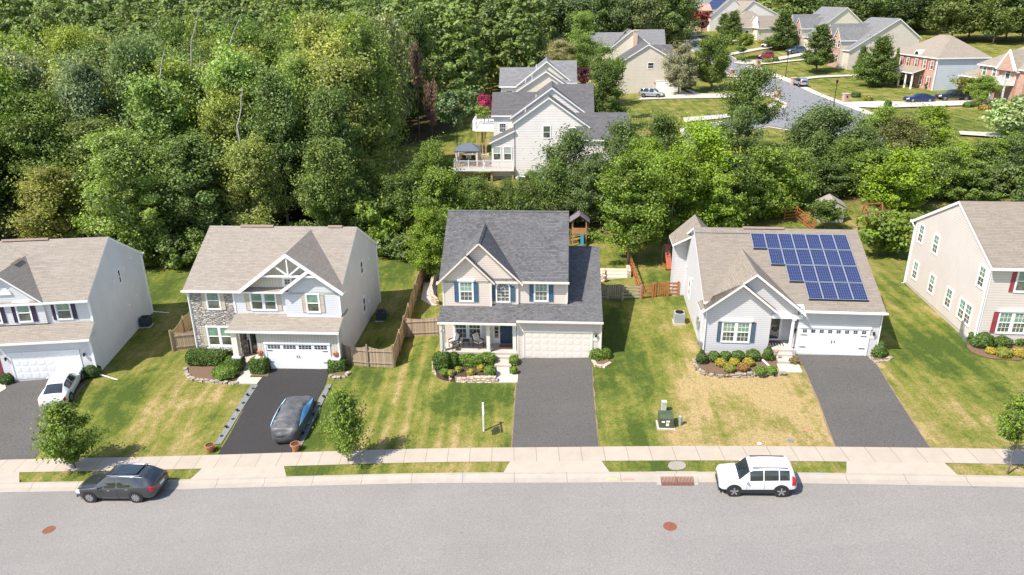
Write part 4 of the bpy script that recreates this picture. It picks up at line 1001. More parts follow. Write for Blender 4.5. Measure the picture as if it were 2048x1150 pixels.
# =================================================================== right house
h5 = empty('house', onz(1946, 690, 1.8), 5.5, 'two storey beige house with maroon shutters and many side windows at the right edge', 'house')
S5 = siding('warm_beige_siding', (.60, .535, .48), .19, dark=.34)
MAR = plain('maroon_shutter', (.28, .045, .065), .5, var=.15)
k5 = .49; z5 = lambda y: sl(y, -.32, 5.9, k5)
m = MB(); prof = [(0, .2), (0, z5(0) - .1), (5.85, z5(5.85) - .1), (12.1, z5(0) - .3), (12.1, .2)]
m.prism([(0, y, z) for y, z in prof], (14, 0, 0)); m.build('wall', S5, h5)
m = MB(); m.box(.03, 13.9, .04, 12.06, -1.2, .2); m.build('foundation', FOUND, h5)
rf = MB(); slab(rf, [(-.12, -.32, 5.9), (14.2, -.32, 5.9), (14.2, 5.85, z5(5.85)), (-.12, 5.85, z5(5.85))], .22); slab(rf, [(-.12, 12.55, z5(5.85) - .5 * 6.7), (14.2, 12.55, z5(5.85) - .5 * 6.7), (14.2, 5.85, z5(5.85)), (-.12, 5.85, z5(5.85))], .22)
rf.build('roof', [ROOF_T4, WHITE], h5)
rv = MB(); rv.prism([(4.5, 5.65, z5(5.85)), (4.5, 6.05, z5(5.85)), (4.5, 5.85, z5(5.85) + .12)], (6, 0, 0)); rv.build_each('ridge_vent', plain('brown_vent', (0, 0, 0)), h5)
NYS = Y_ * -1
for y, z, w_, un in ((10.95, 4.1, .8, 1), (8.2, 4.1, .8, 1), (.9, 4.1, .8, 1), (10.7, 1.0, .8, 1), (7.55, 1.0, .8, 1), (4.6, 1.0, .85, 1), (2.0, 1.0, 1.75, 2)):
    window(h5, (0, y, z), NYS, NL, w_, 1.42, units=un, grid=(2, 2), gap=.14)
[window(h5, (x, 0, 4.15), X_, NF, 1.05, 1.5) for x in (6.2, 9.0, 11.8)]; garage_door(h5, 7.0, 11.9, .1, 2.25, 0, WHITE, hw=False)
window(h5, (2.35, 0, 4.15), X_, NF, 1.05, 1.5, units=1); shutter(h5, (1.62, 0, 4.1), X_, NF, .36, 1.58, MAR); shutter(h5, (3.1, 0, 4.1), X_, NF, .36, 1.58, MAR)
window(h5, (2.2, 0, 1.05), X_, NF, 1.8, 1.5, units=2, grid=(3, 2), header=True, gap=.16); shutter(h5, (1.05, 0, 1.0), X_, NF, .36, 1.6, MAR); shutter(h5, (3.35, 0, 1.0), X_, NF, .36, 1.6, MAR)
m = MB(); m.box(-.03, .13, -.03, .13, .1, 5.6); m.box(-.03, .1, 12.0, 12.13, .1, 5.3); m.build_each('corner_trim', WHITE, h5)
g = MB(); g.box(-.2, 14.2, -.46, -.32, 5.76, 5.89); g.box(-.3, .2, 12.55, 12.7, 5.35, 5.5); g.build_each('gutter', WHITE, h5)
downspout(h5, [(-.1, -.1, 5.6), (-.07, -.07, 5.3), (-.07, -.07, .1)]); downspout(h5, [(-.2, 12.65, 5.4), (-.05, 12.2, 5.0), (-.05, 12.2, 0), (-.4, 12.5, -.1)])
m = MB(); m.box(-.14, 0, 1.55, 1.85, -.2, 1.1); m.box(-.2, 0, .75, 1.1, -.2, .25); m.beam((-.06, 1.3, -.1), (-.06, 1.6, .8), .05); m.build_each('utility_box', STEEL, h5)
# =================================================================== houses of the neighbourhood beyond the trees
def gblock(wm, rm, x0, x1, y0, y1, zb_, ze, zr, axis='y', xa=None, ov=.3, ze2=None, t=.22):
    """gable block. axis 'y': ridge runs away from the camera (gable faces it), 'x': ridge runs left-right"""
    ze2 = ze if ze2 is None else ze2
    if axis == 'y':
        xa = (x0 + x1) / 2 if xa is None else xa
        k0 = (zr - ze) / (xa - x0); k1 = (zr - ze2) / (x1 - xa)
        wm.prism([(x0, y0, zb_), (x1, y0, zb_), (x1, y0, ze2 - .05), (xa, y0, zr - .08), (x0, y0, ze - .05)], (0, y1 - y0, 0))
        slab(rm, [(x0 - ov, y0 - ov, ze - k0 * ov + .1), (xa, y0 - ov, zr + .1), (xa, y1 + ov, zr + .1), (x0 - ov, y1 + ov, ze - k0 * ov + .1)], t)
        slab(rm, [(x1 + ov, y0 - ov, ze2 - k1 * ov + .1), (xa, y0 - ov, zr + .1), (xa, y1 + ov, zr + .1), (x1 + ov, y1 + ov, ze2 - k1 * ov + .1)], t)
    else:
        ya = (y0 + y1) / 2 if xa is None else xa
        k0 = (zr - ze) / (ya - y0); k1 = (zr - ze2) / (y1 - ya)
        wm.prism([(x0, y0, zb_), (x0, y1, zb_), (x0, y1, ze2 - .05), (x0, ya, zr - .08), (x0, y0, ze - .05)], (x1 - x0, 0, 0))
        slab(rm, [(x0 - ov, y0 - ov, ze - k0 * ov + .1), (x1 + ov, y0 - ov, ze - k0 * ov + .1), (x1 + ov, ya, zr + .1), (x0 - ov, ya, zr + .1)], t)
        slab(rm, [(x0 - ov, y1 + ov, ze2 - k1 * ov + .1), (x1 + ov, y1 + ov, ze2 - k1 * ov + .1), (x1 + ov, ya, zr + .1), (x0 - ov, ya, zr + .1)], t)
def hipblock(wm, rm, x0, x1, y0, y1, zb_, ze, zr, ov=.4):
    wm.box(x0, x1, y0, y1, zb_, ze)
    X0, X1, Y0, Y1 = x0 - ov, x1 + ov, y0 - ov, y1 + ov
    if X1 - X0 > Y1 - Y0: h = (Y1 - Y0) / 2; a = (X0 + h, (Y0 + Y1) / 2, zr); b = (X1 - h, (Y0 + Y1) / 2, zr)
    else: h = (X1 - X0) / 2; a = ((X0 + X1) / 2, Y0 + h, zr); b = ((X0 + X1) / 2, Y1 - h, zr)
    c = [(X0, Y0, ze), (X1, Y0, ze), (X1, Y1, ze), (X0, Y1, ze)]
    if X1 - X0 > Y1 - Y0: Fs = [[c[0], c[1], b, a], [c[1], c[2], b], [c[2], c[3], a, b], [c[3], c[0], a]]
    else: Fs = [[c[0], c[1], a], [c[1], c[2], b, a], [c[2], c[3], b], [c[3], c[0], a, b]]
    for f in Fs: rm.poly(f, 0)
    rm.box(X0, X1, Y0, Y1, ze - .22, ze - .005, 1)
CS = siding('far_white_siding', (.76, .71, .67), .33, dark=.42)
CT = siding('far_tan_siding', (.62, .55, .46), .30, dark=.22)
CCR = siding('far_cream_siding', (.68, .62, .50), .30, dark=.15)
CGB = siding('far_blue_grey_siding', (.50, .54, .58), .40, dark=.22)
ROOF_F = shingle('far_grey_shingle', (.17, .165, .17), (.26, .255, .25), (.12, .12, .125), .8, .3)
ROOF_FD = shingle('far_dark_shingle', (.105, .10, .105), (.16, .155, .15), (.075, .07, .075), .8, .3)
ROOF_FT = shingle('far_tan_shingle', (.27, .225, .18), (.34, .29, .235), (.22, .18, .14), .8, .3)
BRK = brick_mat('orange_brick', (.42, .23, .165), (.50, .32, .25), (.45, .36, .30), .42, .15)
REDS = plain('red_shutter', (.42, .05, .05), .5)
DECKW = wood_mat('cedar_deck', (.48, .27, .17), False, .14, .15)
def far_house(label, loc, yaw): return empty('house', loc, yaw, label, 'house')
# ---- B: white gable house with the long deck
B = far_house('white sided gable house with grey roof and raised deck with gazebo, beyond the trees', (.6, 101.7, 2.28), 3)
w_, r_ = MB(), MB()
gblock(w_, r_, -.1, 9.9, 0, 3.4, -3.5, 6.8, 10.1, 'y', xa=4.6, ze2=6.35)
gblock(w_, r_, -.5, 10.0, 3.4, 11.5, -3.5, 7.1, 11.0, 'y', xa=5.0, ze2=7.4)
gblock(w_, r_, -3.2, 4, 4.4, 10.4, -3.0, 7.35, 9.9, 'x')
gblock(w_, r_, 5, 10.6, 3.7, 11.2, -1.5, 7.7, 11.0, 'x')
gblock(w_, r_, 8.6, 15.2, -1.5, 5.2, -1.5, 5.0, 7.8, 'x')
w_.prism([(-3.2, 0, -.5), (-.1, 0, -.5), (-.1, 0, 5.6), (-3.2, 0, 4.2)], (0, 3.6, 0)); slab(r_, [(-3.5, -.3, 4.15), (0, -.3, 5.85), (0, 3.8, 5.85), (-3.5, 3.8, 4.15)], .2)
w_.build('wall', CS, B); r_.build('roof', [ROOF_FD, WHITE], B)
m = MB(); m.box(-3.15, 9.85, .03, 3, -5, -3.4); m.box(-3.15, -.2, .1, 3.5, -4, -.5); m.build('foundation', FOUND, B)
window(B, (4.35, 0, 4.75), X_, NF, .95, 1.6, gu=GLL); window(B, (8.0, 0, 4.6), X_, NF, 1.1, 1.5); window(B, (-2.45, 0, 1.75), X_, NF, 1.0, 1.75, gu=plain('curtained', (.42, .45, .42), .3)); window(B, (-1.0, 0, 1.75), X_, NF, 1.0, 1.75, gu=plain('curtained', (.42, .45, .42), .3))
window(B, (-1.9, 4.4, 4.8), X_, NF, .9, 1.2, grid=(3, 2), gu=GLD, gl=GLD); downspout(B, [(-.2, -.15, 6.6), (-.05, -.05, 6.2), (-.05, -.05, -1)], STEEL)
m = MB()
for y in (1.2, 2.6): m.cyl((1.4, y + .6, 7.9), (1.4, y + .6, 8.5), .06, n=6)
m.cyl((2.8, 5, 9.2), (2.8, 5, 9.9), .07, n=6); m.build_each('vent_pipe', WHITE, B)
def railing(par, pts, zf, h=1.0, step=.14, name='railing', mat=WHITE):
    m = MB()
    for i in range(len(pts) - 1):
        a = V3((*pts[i], zf)); b = V3((*pts[i + 1], zf)); L = (b - a).length; d = (b - a).normalized()
        m.beam(a + V3((0, 0, h)), b + V3((0, 0, h)), .09, .07); m.beam(a + V3((0, 0, .12)), b + V3((0, 0, .12)), .06, .06)
        k = step
        while k < L: p = a + d * k; m.beam(p + V3((0, 0, .12)), p + V3((0, 0, h)), .04); k += step
        n_ = max(1, round(L / 2.2))
        for j in range(n_ + 1): p = a + d * (L * j / n_); m.beam(p, p + V3((0, 0, h + .15)), .13)
    return m.build(name, mat, par)
dk = B
m = MB(); m.box(-8.4, -.1, -1.2, 3.6, .72, .84); m.build('deck_floor', DECKW, dk)
m = MB(); m.box(-8.45, -.1, -1.26, -1.2, .45, .86); m.box(-8.48, -8.4, -1.2, 3.6, .45, .86); m.build('deck_fascia', WHITE, dk)
railing(dk, [(-.2, -1.15), (-8.35, -1.15), (-8.35, 3.5), (-4.0, 3.5)], .84, 1.0, .16)
PT = plain('treated_post', (.42, .26, .13), .8)
for x in (-7.6, -3.2, -.3): m = MB(); m.box(x - .12, x + .12, -1.0, -.76, -4.2, .7); m.build('deck_post', PT, dk)
# gazebo on the deck
gz_ = empty('gazebo', B.matrix_basis @ V3((-6.6, 1.2, .86)), 3, 'dark hipped canopy gazebo standing on the white railed deck', 'gazebo')
GC = plain('slate_canopy', (.10, .12, .15), .8); BR = plain('bronze_post', (.05, .035, .03), .5); DR = plain('drape_cloth', (.72, .62, .48), .9)
m = MB(); q = [(-1.75, -1.6, 2.2), (1.75, -1.6, 2.2), (1.75, 1.6, 2.2), (-1.75, 1.6, 2.2)]; ap = [(-.55, 0, 3.0), (.55, 0, 3.0)]
for f in ([q[0], q[1], ap[1], ap[0]], [q[1], q[2], ap[1]], [q[2], q[3], ap[0], ap[1]], [q[3], q[0], ap[0]]): m.poly(f)
m.box(-1.75, 1.75, -1.6, 1.6, 2.05, 2.19); m.build('canopy', GC, gz_)
for sx in (-1, 1):
    for sy in (-1, 1):
        m = MB(); m.box(sx * 1.6 - .05, sx * 1.6 + .05, sy * 1.45 - .05, sy * 1.45 + .05, 0, 2.1); m.build('post', BR, gz_)
        m = MB(); m.cyl((sx * 1.42, sy * 1.38, .1), (sx * 1.45, sy * 1.4, 2.0), .13, .2, 8); m.build('curtain', DR, gz_)
def chair(loc, yaw, label, mat, cush=None, name='patio_chair', group=None, par=None):
    o = empty(name, loc, yaw, label, 'chair', group)
    m = MB(); m.box(-.3, .3, -.28, .28, .36, .42)
    for sx in (-1, 1):
        m.beam((sx * .29, -.28, 0), (sx * .27, -.26, .6), .05); m.beam((sx * .29, .3, 0), (sx * .27, .28, .6), .05); m.beam((sx * .3, -.3, .6), (sx * .3, .3, .62), .07, .05)
    m.build('frame', mat, o)
    m = MB(); m.prism([(-.3, .26, .4), (.3, .26, .4), (.28, .42, 1.0), (.1, .46, 1.12), (-.1, .46, 1.12), (-.28, .42, 1.0)], (0, .05, 0)); m.build('backrest', mat, o)
    if cush:
        m = MB(); m.box(-.26, .26, -.28, .24, .42, .54); m.build('seat_cushion', cush, o)
        m = MB(); m.prism([(-.26, .18, .5), (.26, .18, .5), (.25, .38, 1.05), (-.25, .38, 1.05)], (0, -.12, .03)); m.build('back_cushion', cush, o)
    return o
bw = lambda x, y, z: B.matrix_basis @ V3((x, y, z))
B.location = (.6, 101.7, 2.28)
bpy.context.view_layer.update()
bw = lambda x, y, z: B.matrix_world @ V3((x, y, z))
gz_.location = bw(-6.6, 1.2, .86)
WPL = plain('white_plastic', (.78, .78, .76), .5)
chair(bw(-3.9, -.3, .84), 170, 'white plastic chair alone on the raised deck', WPL)
chair(bw(-3.3, 1.8, .84), 40, 'light wicker chair by the deck rail next to the gazebo', plain('pale_wicker', (.55, .42, .3), .8), plain('blue_cushion', (.05, .18, .5), .8))
tb = empty('patio_table', bw(-6.6, 1.1, .84), 3, 'dark dining table under the gazebo canopy', 'table')
m = MB(); m.box(-.9, .9, -.5, .5, .7, .76); m.build('tabletop', BR, tb)
for sx in (-1, 1):
    for sy in (-1, 1): m = MB(); m.box(sx * .8 - .03, sx * .8 + .03, sy * .42 - .03, sy * .42 + .03, 0, .7); m.build('leg', BR, tb)
for i, (x, y, a, l) in enumerate(((-7.3, .3, 180, 'dark patio chair at the near left of the gazebo table'), (-6.0, .3, 180, 'dark patio chair at the near right of the gazebo table'), (-7.3, 1.9, 0, 'dark patio chair at the far left of the gazebo table'), (-6.0, 1.9, 0, 'dark patio chair at the far right of the gazebo table'))):
    chair(bw(x, y, .84), a, l, BR, group='chairs under the gazebo')
# ---- A: house behind B
A = far_house('grey roofed cream house standing directly behind the white gable house', (.6, 101.7, 2.28), 3)
A.location = bw(0, 14, 0)
w_, r_ = MB(), MB()
gblock(w_, r_, -.2, 8.0, 0, 3, -2, 9.4, 12.2, 'y', xa=4.15, ze2=9.6); gblock(w_, r_, -.2, 8.3, 3, 11, -2, 10.0, 13.4, 'y', xa=4.2, ze2=10.2)
gblock(w_, r_, -2.9, 3, 3.2, 9, -2, 9.9, 12.2, 'x'); gblock(w_, r_, 4, 8.6, 2.6, 10, -2, 10.4, 13.2, 'x')
w_.build('wall', CCR, A); r_.build('roof', [ROOF_F, WHITE], A); window(A, (-1.6, 3.2, 7.9), X_, NF, 1.1, 1.2, units=1)
m = MB()
for x, y, z in ((2.0, 1, 11.3), (1.0, 2, 10.7), (2.6, 4, 12.6)): m.cyl((x, y, z - .4), (x, y, z + .3), .07, n=6)
m.build_each('vent_pipe', WHITE, A)
# its own high deck
m = MB(); P = [(-6.9, -3), (-6.2, -4), (-3.0, -4), (-3.0, 3.2), (-2.9, 6), (-6.9, 6)]
m.prism([(x, y, 4.3) for x, y in P], (0, 0, -.35)); m.build('deck_floor', WHITE, A)
railing(A, [(-3.0, -3.9), (-6.2, -3.9), (-6.85, -3), (-6.85, 3), (-3, 3)], 4.3, 1.0, .2)
m = MB(); m.beam((-3.0, -3.8, 4.2), (-1.6, 1.5, .2), .9, .15); m.build('deck_stair', DECKW, A)
for x, y in ((-6.2, -3.6), (-5.6, -1.5), (-4.9, -3.4), (-3.2, -3.6)): m = MB(); m.box(x - .1, x + .1, y - .1, y + .1, -2.5, 4.0); m.build('deck_post', PT, A)
# ---- D: tan house with side garage
D = far_house('tan sided house with a white two car side garage, silver minivan in front', (33.42, 161.19, 6.03), 3)
w_, r_ = MB(), MB()
gblock(w_, r_, -10.0, 1.1, 0, 11, -1, 6.05, 9.35, 'y', xa=-4.57, ze2=6.2); gblock(w_, r_, -3, 1.3, 6, 12, -1, 6.2, 8.8, 'x'); gblock(w_, r_, 0, 3.2, 2, 10, -1, 5.4, 7.3, 'x')
w_.prism([(1.0, 0, -.5), (2.7, 0, -.5), (2.7, 0, 3.25), (1.0, 0, 3.85)], (0, 8, 0)); slab(r_, [(.9, -.3, 4.1), (3.2, -.3, 3.4), (3.2, 8, 3.4), (.9, 8, 4.1)], .2)
w_.build('wall', CT, D); r_.build('roof', [ROOF_FD, WHITE], D)
window(D, (-3.9, 0, 4.6), X_, NF, 1.2, 1.15, gu=GLD); garage_door(D, -2.45, 2.4, 0, 2.1, 0, WHITE, hw=False, raised=False); lamp(D, -2.9, 0, 1.7); lamp(D, 2.55, 0, 1.7)
downspout(D, [(-10.1, -.2, 5.8), (-9.95, -.05, 5.5), (-9.95, -.05, 0)])
# ---- E behind D
E_ = far_house('cream house with dark skylights and chimney behind the tan side-garage house', (0, 0, 0), 3)
bpy.context.view_layer.update()
E_.location = D.matrix_world @ V3((0, 15, .6))
w_, r_ = MB(), MB(); gblock(w_, r_, -11.6, -1.0, 0, 10, -1, 6.9, 10.9, 'y', xa=-6.6); gblock(w_, r_, -5, 1.2, 3, 9, -1, 8.0, 10.8, 'x'); gblock(w_, r_, -15.6, -8, 3, 10, -1, 7.6, 10.2, 'x')
w_.build('wall', CCR, E_); r_.build('roof', [ROOF_F, WHITE], E_)
m = MB(); m.box(-6.3, -5.4, -1.0, .0, 0, 10.8); m.box(-6.4, -5.3, -1.1, .1, 10.8, 11.1); m.build('chimney', brick_mat('tan_brick', (.55, .38, .27), (.62, .46, .34), (.5, .42, .34)), E_)
m = MB(); kE = 4.0 / 5.0
for a, y in ((-10.4, 1), (-9.0, 3.2), (-8.0, 6)):
    z = lambda x: 6.9 + kE * (x + 11.6) + .22
    m.prism([(a, y, z(a)), (a + 1.5, y, z(a + 1.5)), (a + 1.5, y + 1.6, z(a + 1.5)), (a, y + 1.6, z(a))], (0, 0, -.1))
m.build_each('skylight', GLD, E_)
# ---- G: blue grey hipped house with brick front
G = far_house('blue grey sided house with hipped tan roof and brick front with red shutters', (79.9, 144.2, 7.6), -3.4)
w_, r_, b_ = MB(), MB(), MB()
hipblock(w_, r_, 0.06, 9.8, 0, 13.6, -1, 5.95, 9.6); gblock(w_, r_, .2, 8.5, 13.6, 21, -1, 3.6, 6.6, 'y', xa=5)
w_.build('wall', CGB, G); r_.build('roof', [ROOF_FT, WHITE], G)
m = MB(); m.box(-.02, .06, .1, 13.5, -1, 5.9); m.build('brick_front', BRK, G)
for y in (1.4, 3.8, 6.7, 9.6, 11.9):
    window(G, (-.02, y, 3.75), Y_, NL, .9, 1.5)
    for s in (-1, 1): shutter(G, (-.02, y + s * .72, 3.7), Y_, NL, .38, 1.6, REDS)
for y in (1.8, 4.2, 9.6): window(G, (-.02, y, .7), Y_, NL, .9, 1.6); [shutter(G, (-.02, y + s * .72, .65), Y_, NL, .38, 1.7, REDS) for s in (-1, 1)]
window(G, (5.2, 0, .9), X_, NF, 1.0, 1.5, gu=GLL)
m = MB(); slab(m, [(-2.6, 3.2, 3.0), (-2.6, 12.0, 3.0), (0, 12.0, 3.9), (0, 3.2, 3.9)], .2); m.build('porch_roof', [ROOF_FT, WHITE], G)
for y in (3.5, 5.7, 8.0, 10.2, 11.8): m = MB(); m.cyl((-2.2, y, -.6), (-2.2, y, 2.8), .2, .17, 10); m.build('porch_column', WHITE, G)
m = MB(); m.prism([(-.2, 6.8 + .9 * math.cos(math.pi * i / 10), 6.1 + .85 * math.sin(math.pi * i / 10)) for i in range(11)], (2.2, 0, 0)); dm = m.build('eyebrow_dormer', WHITE, G)
m = MB(); m.prism([(-.23, 6.8 + .6 * math.cos(math.pi * i / 10), 6.15 + .55 * math.sin(math.pi * i / 10)) for i in range(11)], (.02, 0, 0)); m.build('pane', GLD, dm)
m = MB(); m.box(-.1, .08, -.1, .08, -.8, 5.8); m.box(9.72, 9.9, -.1, .08, -.5, 5.8); m.build_each('corner_trim', WHITE, G)
# ---- J1, J2: tan side walls, brick gabled fronts facing the street
def jhouse(label, loc, yaw, W_, zr, xa, dep, wallm, roofm, dark=None):
    o = far_house(label, loc, yaw); w_, r_ = MB(), MB(); ze = 5.8
    gblock(w_, r_, 0, W_, 0, dep, -1.5, ze - (0 if xa < 7 else 2.6), zr, 'y', xa=xa, ze2=5.6)
    for y, hh in ((2.6, 1.9), (6.3, 2.6)):
        gblock(w_, r_, -.9, xa - 1.5, y, y + 3.4, -1.5, ze - .4, ze + hh, 'x')
    w_.build('wall', wallm, o); r_.build('roof', [roofm, WHITE], o)
    m = MB(); m.box(-.98, -.9, 2.6, 9.7, -1.5, ze - .4); m.prism([(-.98, 2.6, ze - .4), (-.98, 6.0, ze - .4), (-.98, 4.3, ze + 1.2)], (.08, 0, 0)); m.prism([(-.98, 6.3, ze - .4), (-.98, 9.7, ze - .4), (-.98, 8.0, ze + 1.9)], (.08, 0, 0)); m.build('brick_front', BRK, o)
    for y in (3.3, 5.2, 8.0):
        for z in (.6, 3.6): window(o, (-.98, y, z), Y_, NL, .8, 1.5, gu=GLD, gl=GLD)
    window(o, (W_ * .45, 0, 1.5), X_, NF, .9, 1.4, gu=GLD, gl=GLD) if dark else None
    return o
jhouse('tan sided house with twin brick gables, second from the blue grey one', (76.0, 173.5, 9.9), -5, 16.0, 9.6, 10.5, 11.5, CT, ROOF_F)
j2 = jhouse('cream sided house with tall brick gables, grey roof with chimney, third up the street', (78.6, 205.0, 11.2), -8, 15.5, 10.2, 9.5, 12, CCR, ROOF_F)
m = MB(); m.box(12, 13.2, -.9, 0, -1, 5.2); m.build('chimney', CCR, j2)
# ---- L: low tan roofed house
L_ = far_house('low house with broad tan hipped roofs beside a dark conical tree', (69.5, 228, 12.6), -10)
w_, r_ = MB(), MB(); hipblock(w_, r_, -3, 9, 2, 12, -1.5, 3.3, 7.6); gblock(w_, r_, 2.6, 12, -.5, 5, -1.5, 3.2, 6.3, 'x'); w_.build('wall', CCR, L_); r_.build('roof', [ROOF_FT, WHITE], L_)
m = MB(); m.prism([(2.2, -1, 3.0), (2.2, 2.2, 3.0), (2.2, .6, 6.2)], (.5, 0, 0)); m.build('gable_trim', WHITE, L_)
for x in (-1.5, .6): window(L_, (x, 2, .6), X_, NF, 1.0, 1.7, gu=GLD, gl=GLD)
# ---- M, N, O, P: farthest houses
M_ = far_house('wide cream gable house with an arched window, behind the low tan roof', (71.5, 250, 14.5), -6)
w_, r_ = MB(), MB(); gblock(w_, r_, 0, 16, 0, 12, -3, 3.4, 8.4, 'y', xa=5.5); w_.build('wall', CS, M_); r_.build('roof', [ROOF_FT, WHITE], M_)
window(M_, (1.8, 0, .8), X_, NF, 1.5, 2.2, gu=GLD, gl=GLD); window(M_, (6.0, 0, 2.2), X_, NF, 1.1, 1.4, gu=GLD, gl=GLD); window(M_, (8.2, 0, 2.2), X_, NF, 1.1, 1.4, gu=GLD, gl=GLD)
N_ = far_house('cream house with solar panels on its grey roof, far up the side street', (65.0, 255, 14.5), -12)
w_, r_ = MB(), MB(); gblock(w_, r_, 0, 11.5, 0, 14, -2, 4.0, 9.6, 'y', xa=7.2, ze2=6); w_.build('wall', CS, N_); r_.build('roof', [ROOF_F, WHITE], N_)
m = MB(); kN = 5.6 / 7.2
for i in range(4):
    x = 2.2 + i * 1.15; m.prism([(x, 1 + i * .1, 4.2 + kN * x), (x + 1.05, 1 + i * .1, 4.2 + kN * (x + 1.05)), (x + 1.05, 11, 4.2 + kN * (x + 1.05)), (x, 11, 4.2 + kN * x)], (0, 0, -.05))
m.build_each('solar_panel', plain('dark_panel', (.02, .035, .09), .3, 0, 0), N_)
m = MB(); m.box(-2.2, 0, 1.5, 6, -2, 5.5); m.prism([(-2.3, 1.3, 5.5), (-2.3, 6.2, 5.5), (-2.3, 3.7, 7.6)], (3.5, 0, 0)); m.build('brick_front', BRK, N_)
O_ = far_house('white gable house with dark roof panels, farthest up the street', (70.5, 292, 17.6), -12)
w_, r_ = MB(), MB(); gblock(w_, r_, 0, 12, 0, 14, -3, 3.0, 8.6, 'y', xa=7); gblock(w_, r_, -9, 0, 2, 11, -3, 3, 6, 'x'); w_.build('wall', CS, O_); r_.build('roof', [ROOF_F, WHITE], O_)
P_ = far_house('tall pale grey house behind trees at the top of the street', (60.5, 296, 16), -8)
w_, r_ = MB(), MB(); gblock(w_, r_, 0, 9, 0, 12, -4, 6.5, 10, 'y'); w_.build('wall', CGB, P_); r_.build('roof', [ROOF_F, WHITE], P_); [window(P_, (x, 0, z), X_, NF, 1.1, 1.7, gu=GLD, gl=GLD) for x in (1.6, 4.4) for z in (.5, 3.6)]
# ---- RB: brick house at the right edge
RB = far_house('pinkish brick house with white columned balcony at the right edge', at(2030, 207), -3.4)
w_, r_, m = MB(), MB(), MB()
gblock(w_, r_, -.2, 5, 1, 5.2, -1, 5.3, 8.2, 'x', xa=3.1); hipblock(w_, r_, 0.3, 12, -.5, 11, -1, 5.4, 9.6); hipblock(w_, r_, 1.2, 9, 11, 17, -1, 3.0, 5.0)
w_.build('wall', BRK, RB); r_.build('roof', [ROOF_FT, WHITE], RB)
m = MB(); m.box(-1.9, -.2, .9, 4.4, 2.75, 3.05); m.build('balcony_floor', WHITE, RB); railing(RB, [(-.25, .95), (-1.85, .95), (-1.85, 4.35), (-.25, 4.35)], 3.05, .9, .2)
for y in (1.1, 4.1): m = MB(); m.cyl((-1.7, y, -.6), (-1.7, y, 2.75), .2, .18, 10); m.build('porch_column', WHITE, RB)
window(RB, (-.2, 2.9, 3.6), Y_, NL, 1.1, 2.0, gu=GLD, gl=GLD); window(RB, (.3, 7.0, 3.6), Y_, NL, .9, 1.5); window(RB, (.3, 9.6, 3.6), Y_, NL, .9, 1.5)
m = MB(); m.prism([(-.75, .55, 5.1), (-.75, 5.65, 5.1), (-.75, 3.1, 8.35)], (.25, 0, 0)); m.build('gable_trim', WHITE, RB)
m = MB(); m.prism([(-.78, 1.0, 5.0), (-.78, 5.2, 5.0), (-.78, 3.1, 7.9)], (.25, 0, 0)); m.build('gable_brick', BRK, RB)
# =================================================================== vegetation
LEAF = leaf_mat('foliage', .30, .5)
BARK = plain('bark', (.13, .10, .075), .95, var=.3, vs=4)
BARKP = plain('pale_bark', (.36, .31, .25), .95, var=.25, vs=4)
def leaves_mesh(name, C, N, U_, size, asp, col, mats, extra=None):
    "C centres, N normals, U_ tangents, all (n,3)"
    n = len(C); N = N / np.linalg.norm(N, axis=1)[:, None]
    T1 = U_ - (U_ * N).sum(1)[:, None] * N; T1 /= np.linalg.norm(T1, axis=1)[:, None] + 1e-9; T2 = np.cross(N, T1)
    s = size[:, None]
    V = np.stack([C - T1 * s, C - T2 * s * asp, C + T1 * s, C + T2 * s * asp], 1).reshape(-1, 3)
    Fi = np.arange(4 * n).reshape(-1, 4)
    ev, ef = extra if extra else ([], [])
    me = bpy.data.meshes.new(name)
    nv = len(V); tot = nv + len(ev)
    me.vertices.add(tot); co = np.vstack([V, np.array(ev).reshape(-1, 3)]) if len(ev) else V
    me.vertices.foreach_set('co', co.astype(np.float32).ravel())
    loops = list(Fi.ravel()) + [nv + k for f in ef for k in f]
    me.loops.add(len(loops)); me.loops.foreach_set('vertex_index', loops)
    ls = list(range(0, 4 * n, 4)); st = 4 * n
    for f in ef: ls.append(st); st += len(f)
    me.polygons.add(len(ls)); me.polygons.foreach_set('loop_start', ls); 
    for m in mats: me.materials.append(m)
    me.polygons.foreach_set('material_index', [0] * n + [len(mats) - 1] * len(ef))
    me.update(); me.validate()
    a = me.attributes.new('lv', 'FLOAT_COLOR', 'FACE')
    cc = np.ones((len(ls), 4), np.float32) * .5; cc[:n, :3] = col; a.data.foreach_set('color', cc.ravel())
    return me
PROF = {
 'round': lambda t: np.sqrt(np.clip(1 - (2 * t - 1) ** 2, 0.02, 1)) ** .8,
 'oval': lambda t: np.clip(np.sin(np.pi * np.clip(t * .92 + .06, 0, 1)), .05, 1) ** .6,
 'cone': lambda t: np.clip(1.05 - t, .04, 1) ** .75 * np.clip(t * 9 + .35, 0, 1),
 'egg': lambda t: np.clip(np.sin(np.pi * np.clip(t, 0.02, .98) ** .62), .06, 1) ** .8,
 'forest': lambda t: np.clip(1.15 * np.clip(1.03 - t, 0, 1) ** .45 * np.clip(.65 + t, 0, 1), .08, 1),
 'spread': lambda t: np.clip(np.sin(np.pi * np.clip(t * .75 + .22, 0, 1)), .1, 1) ** .7,
}
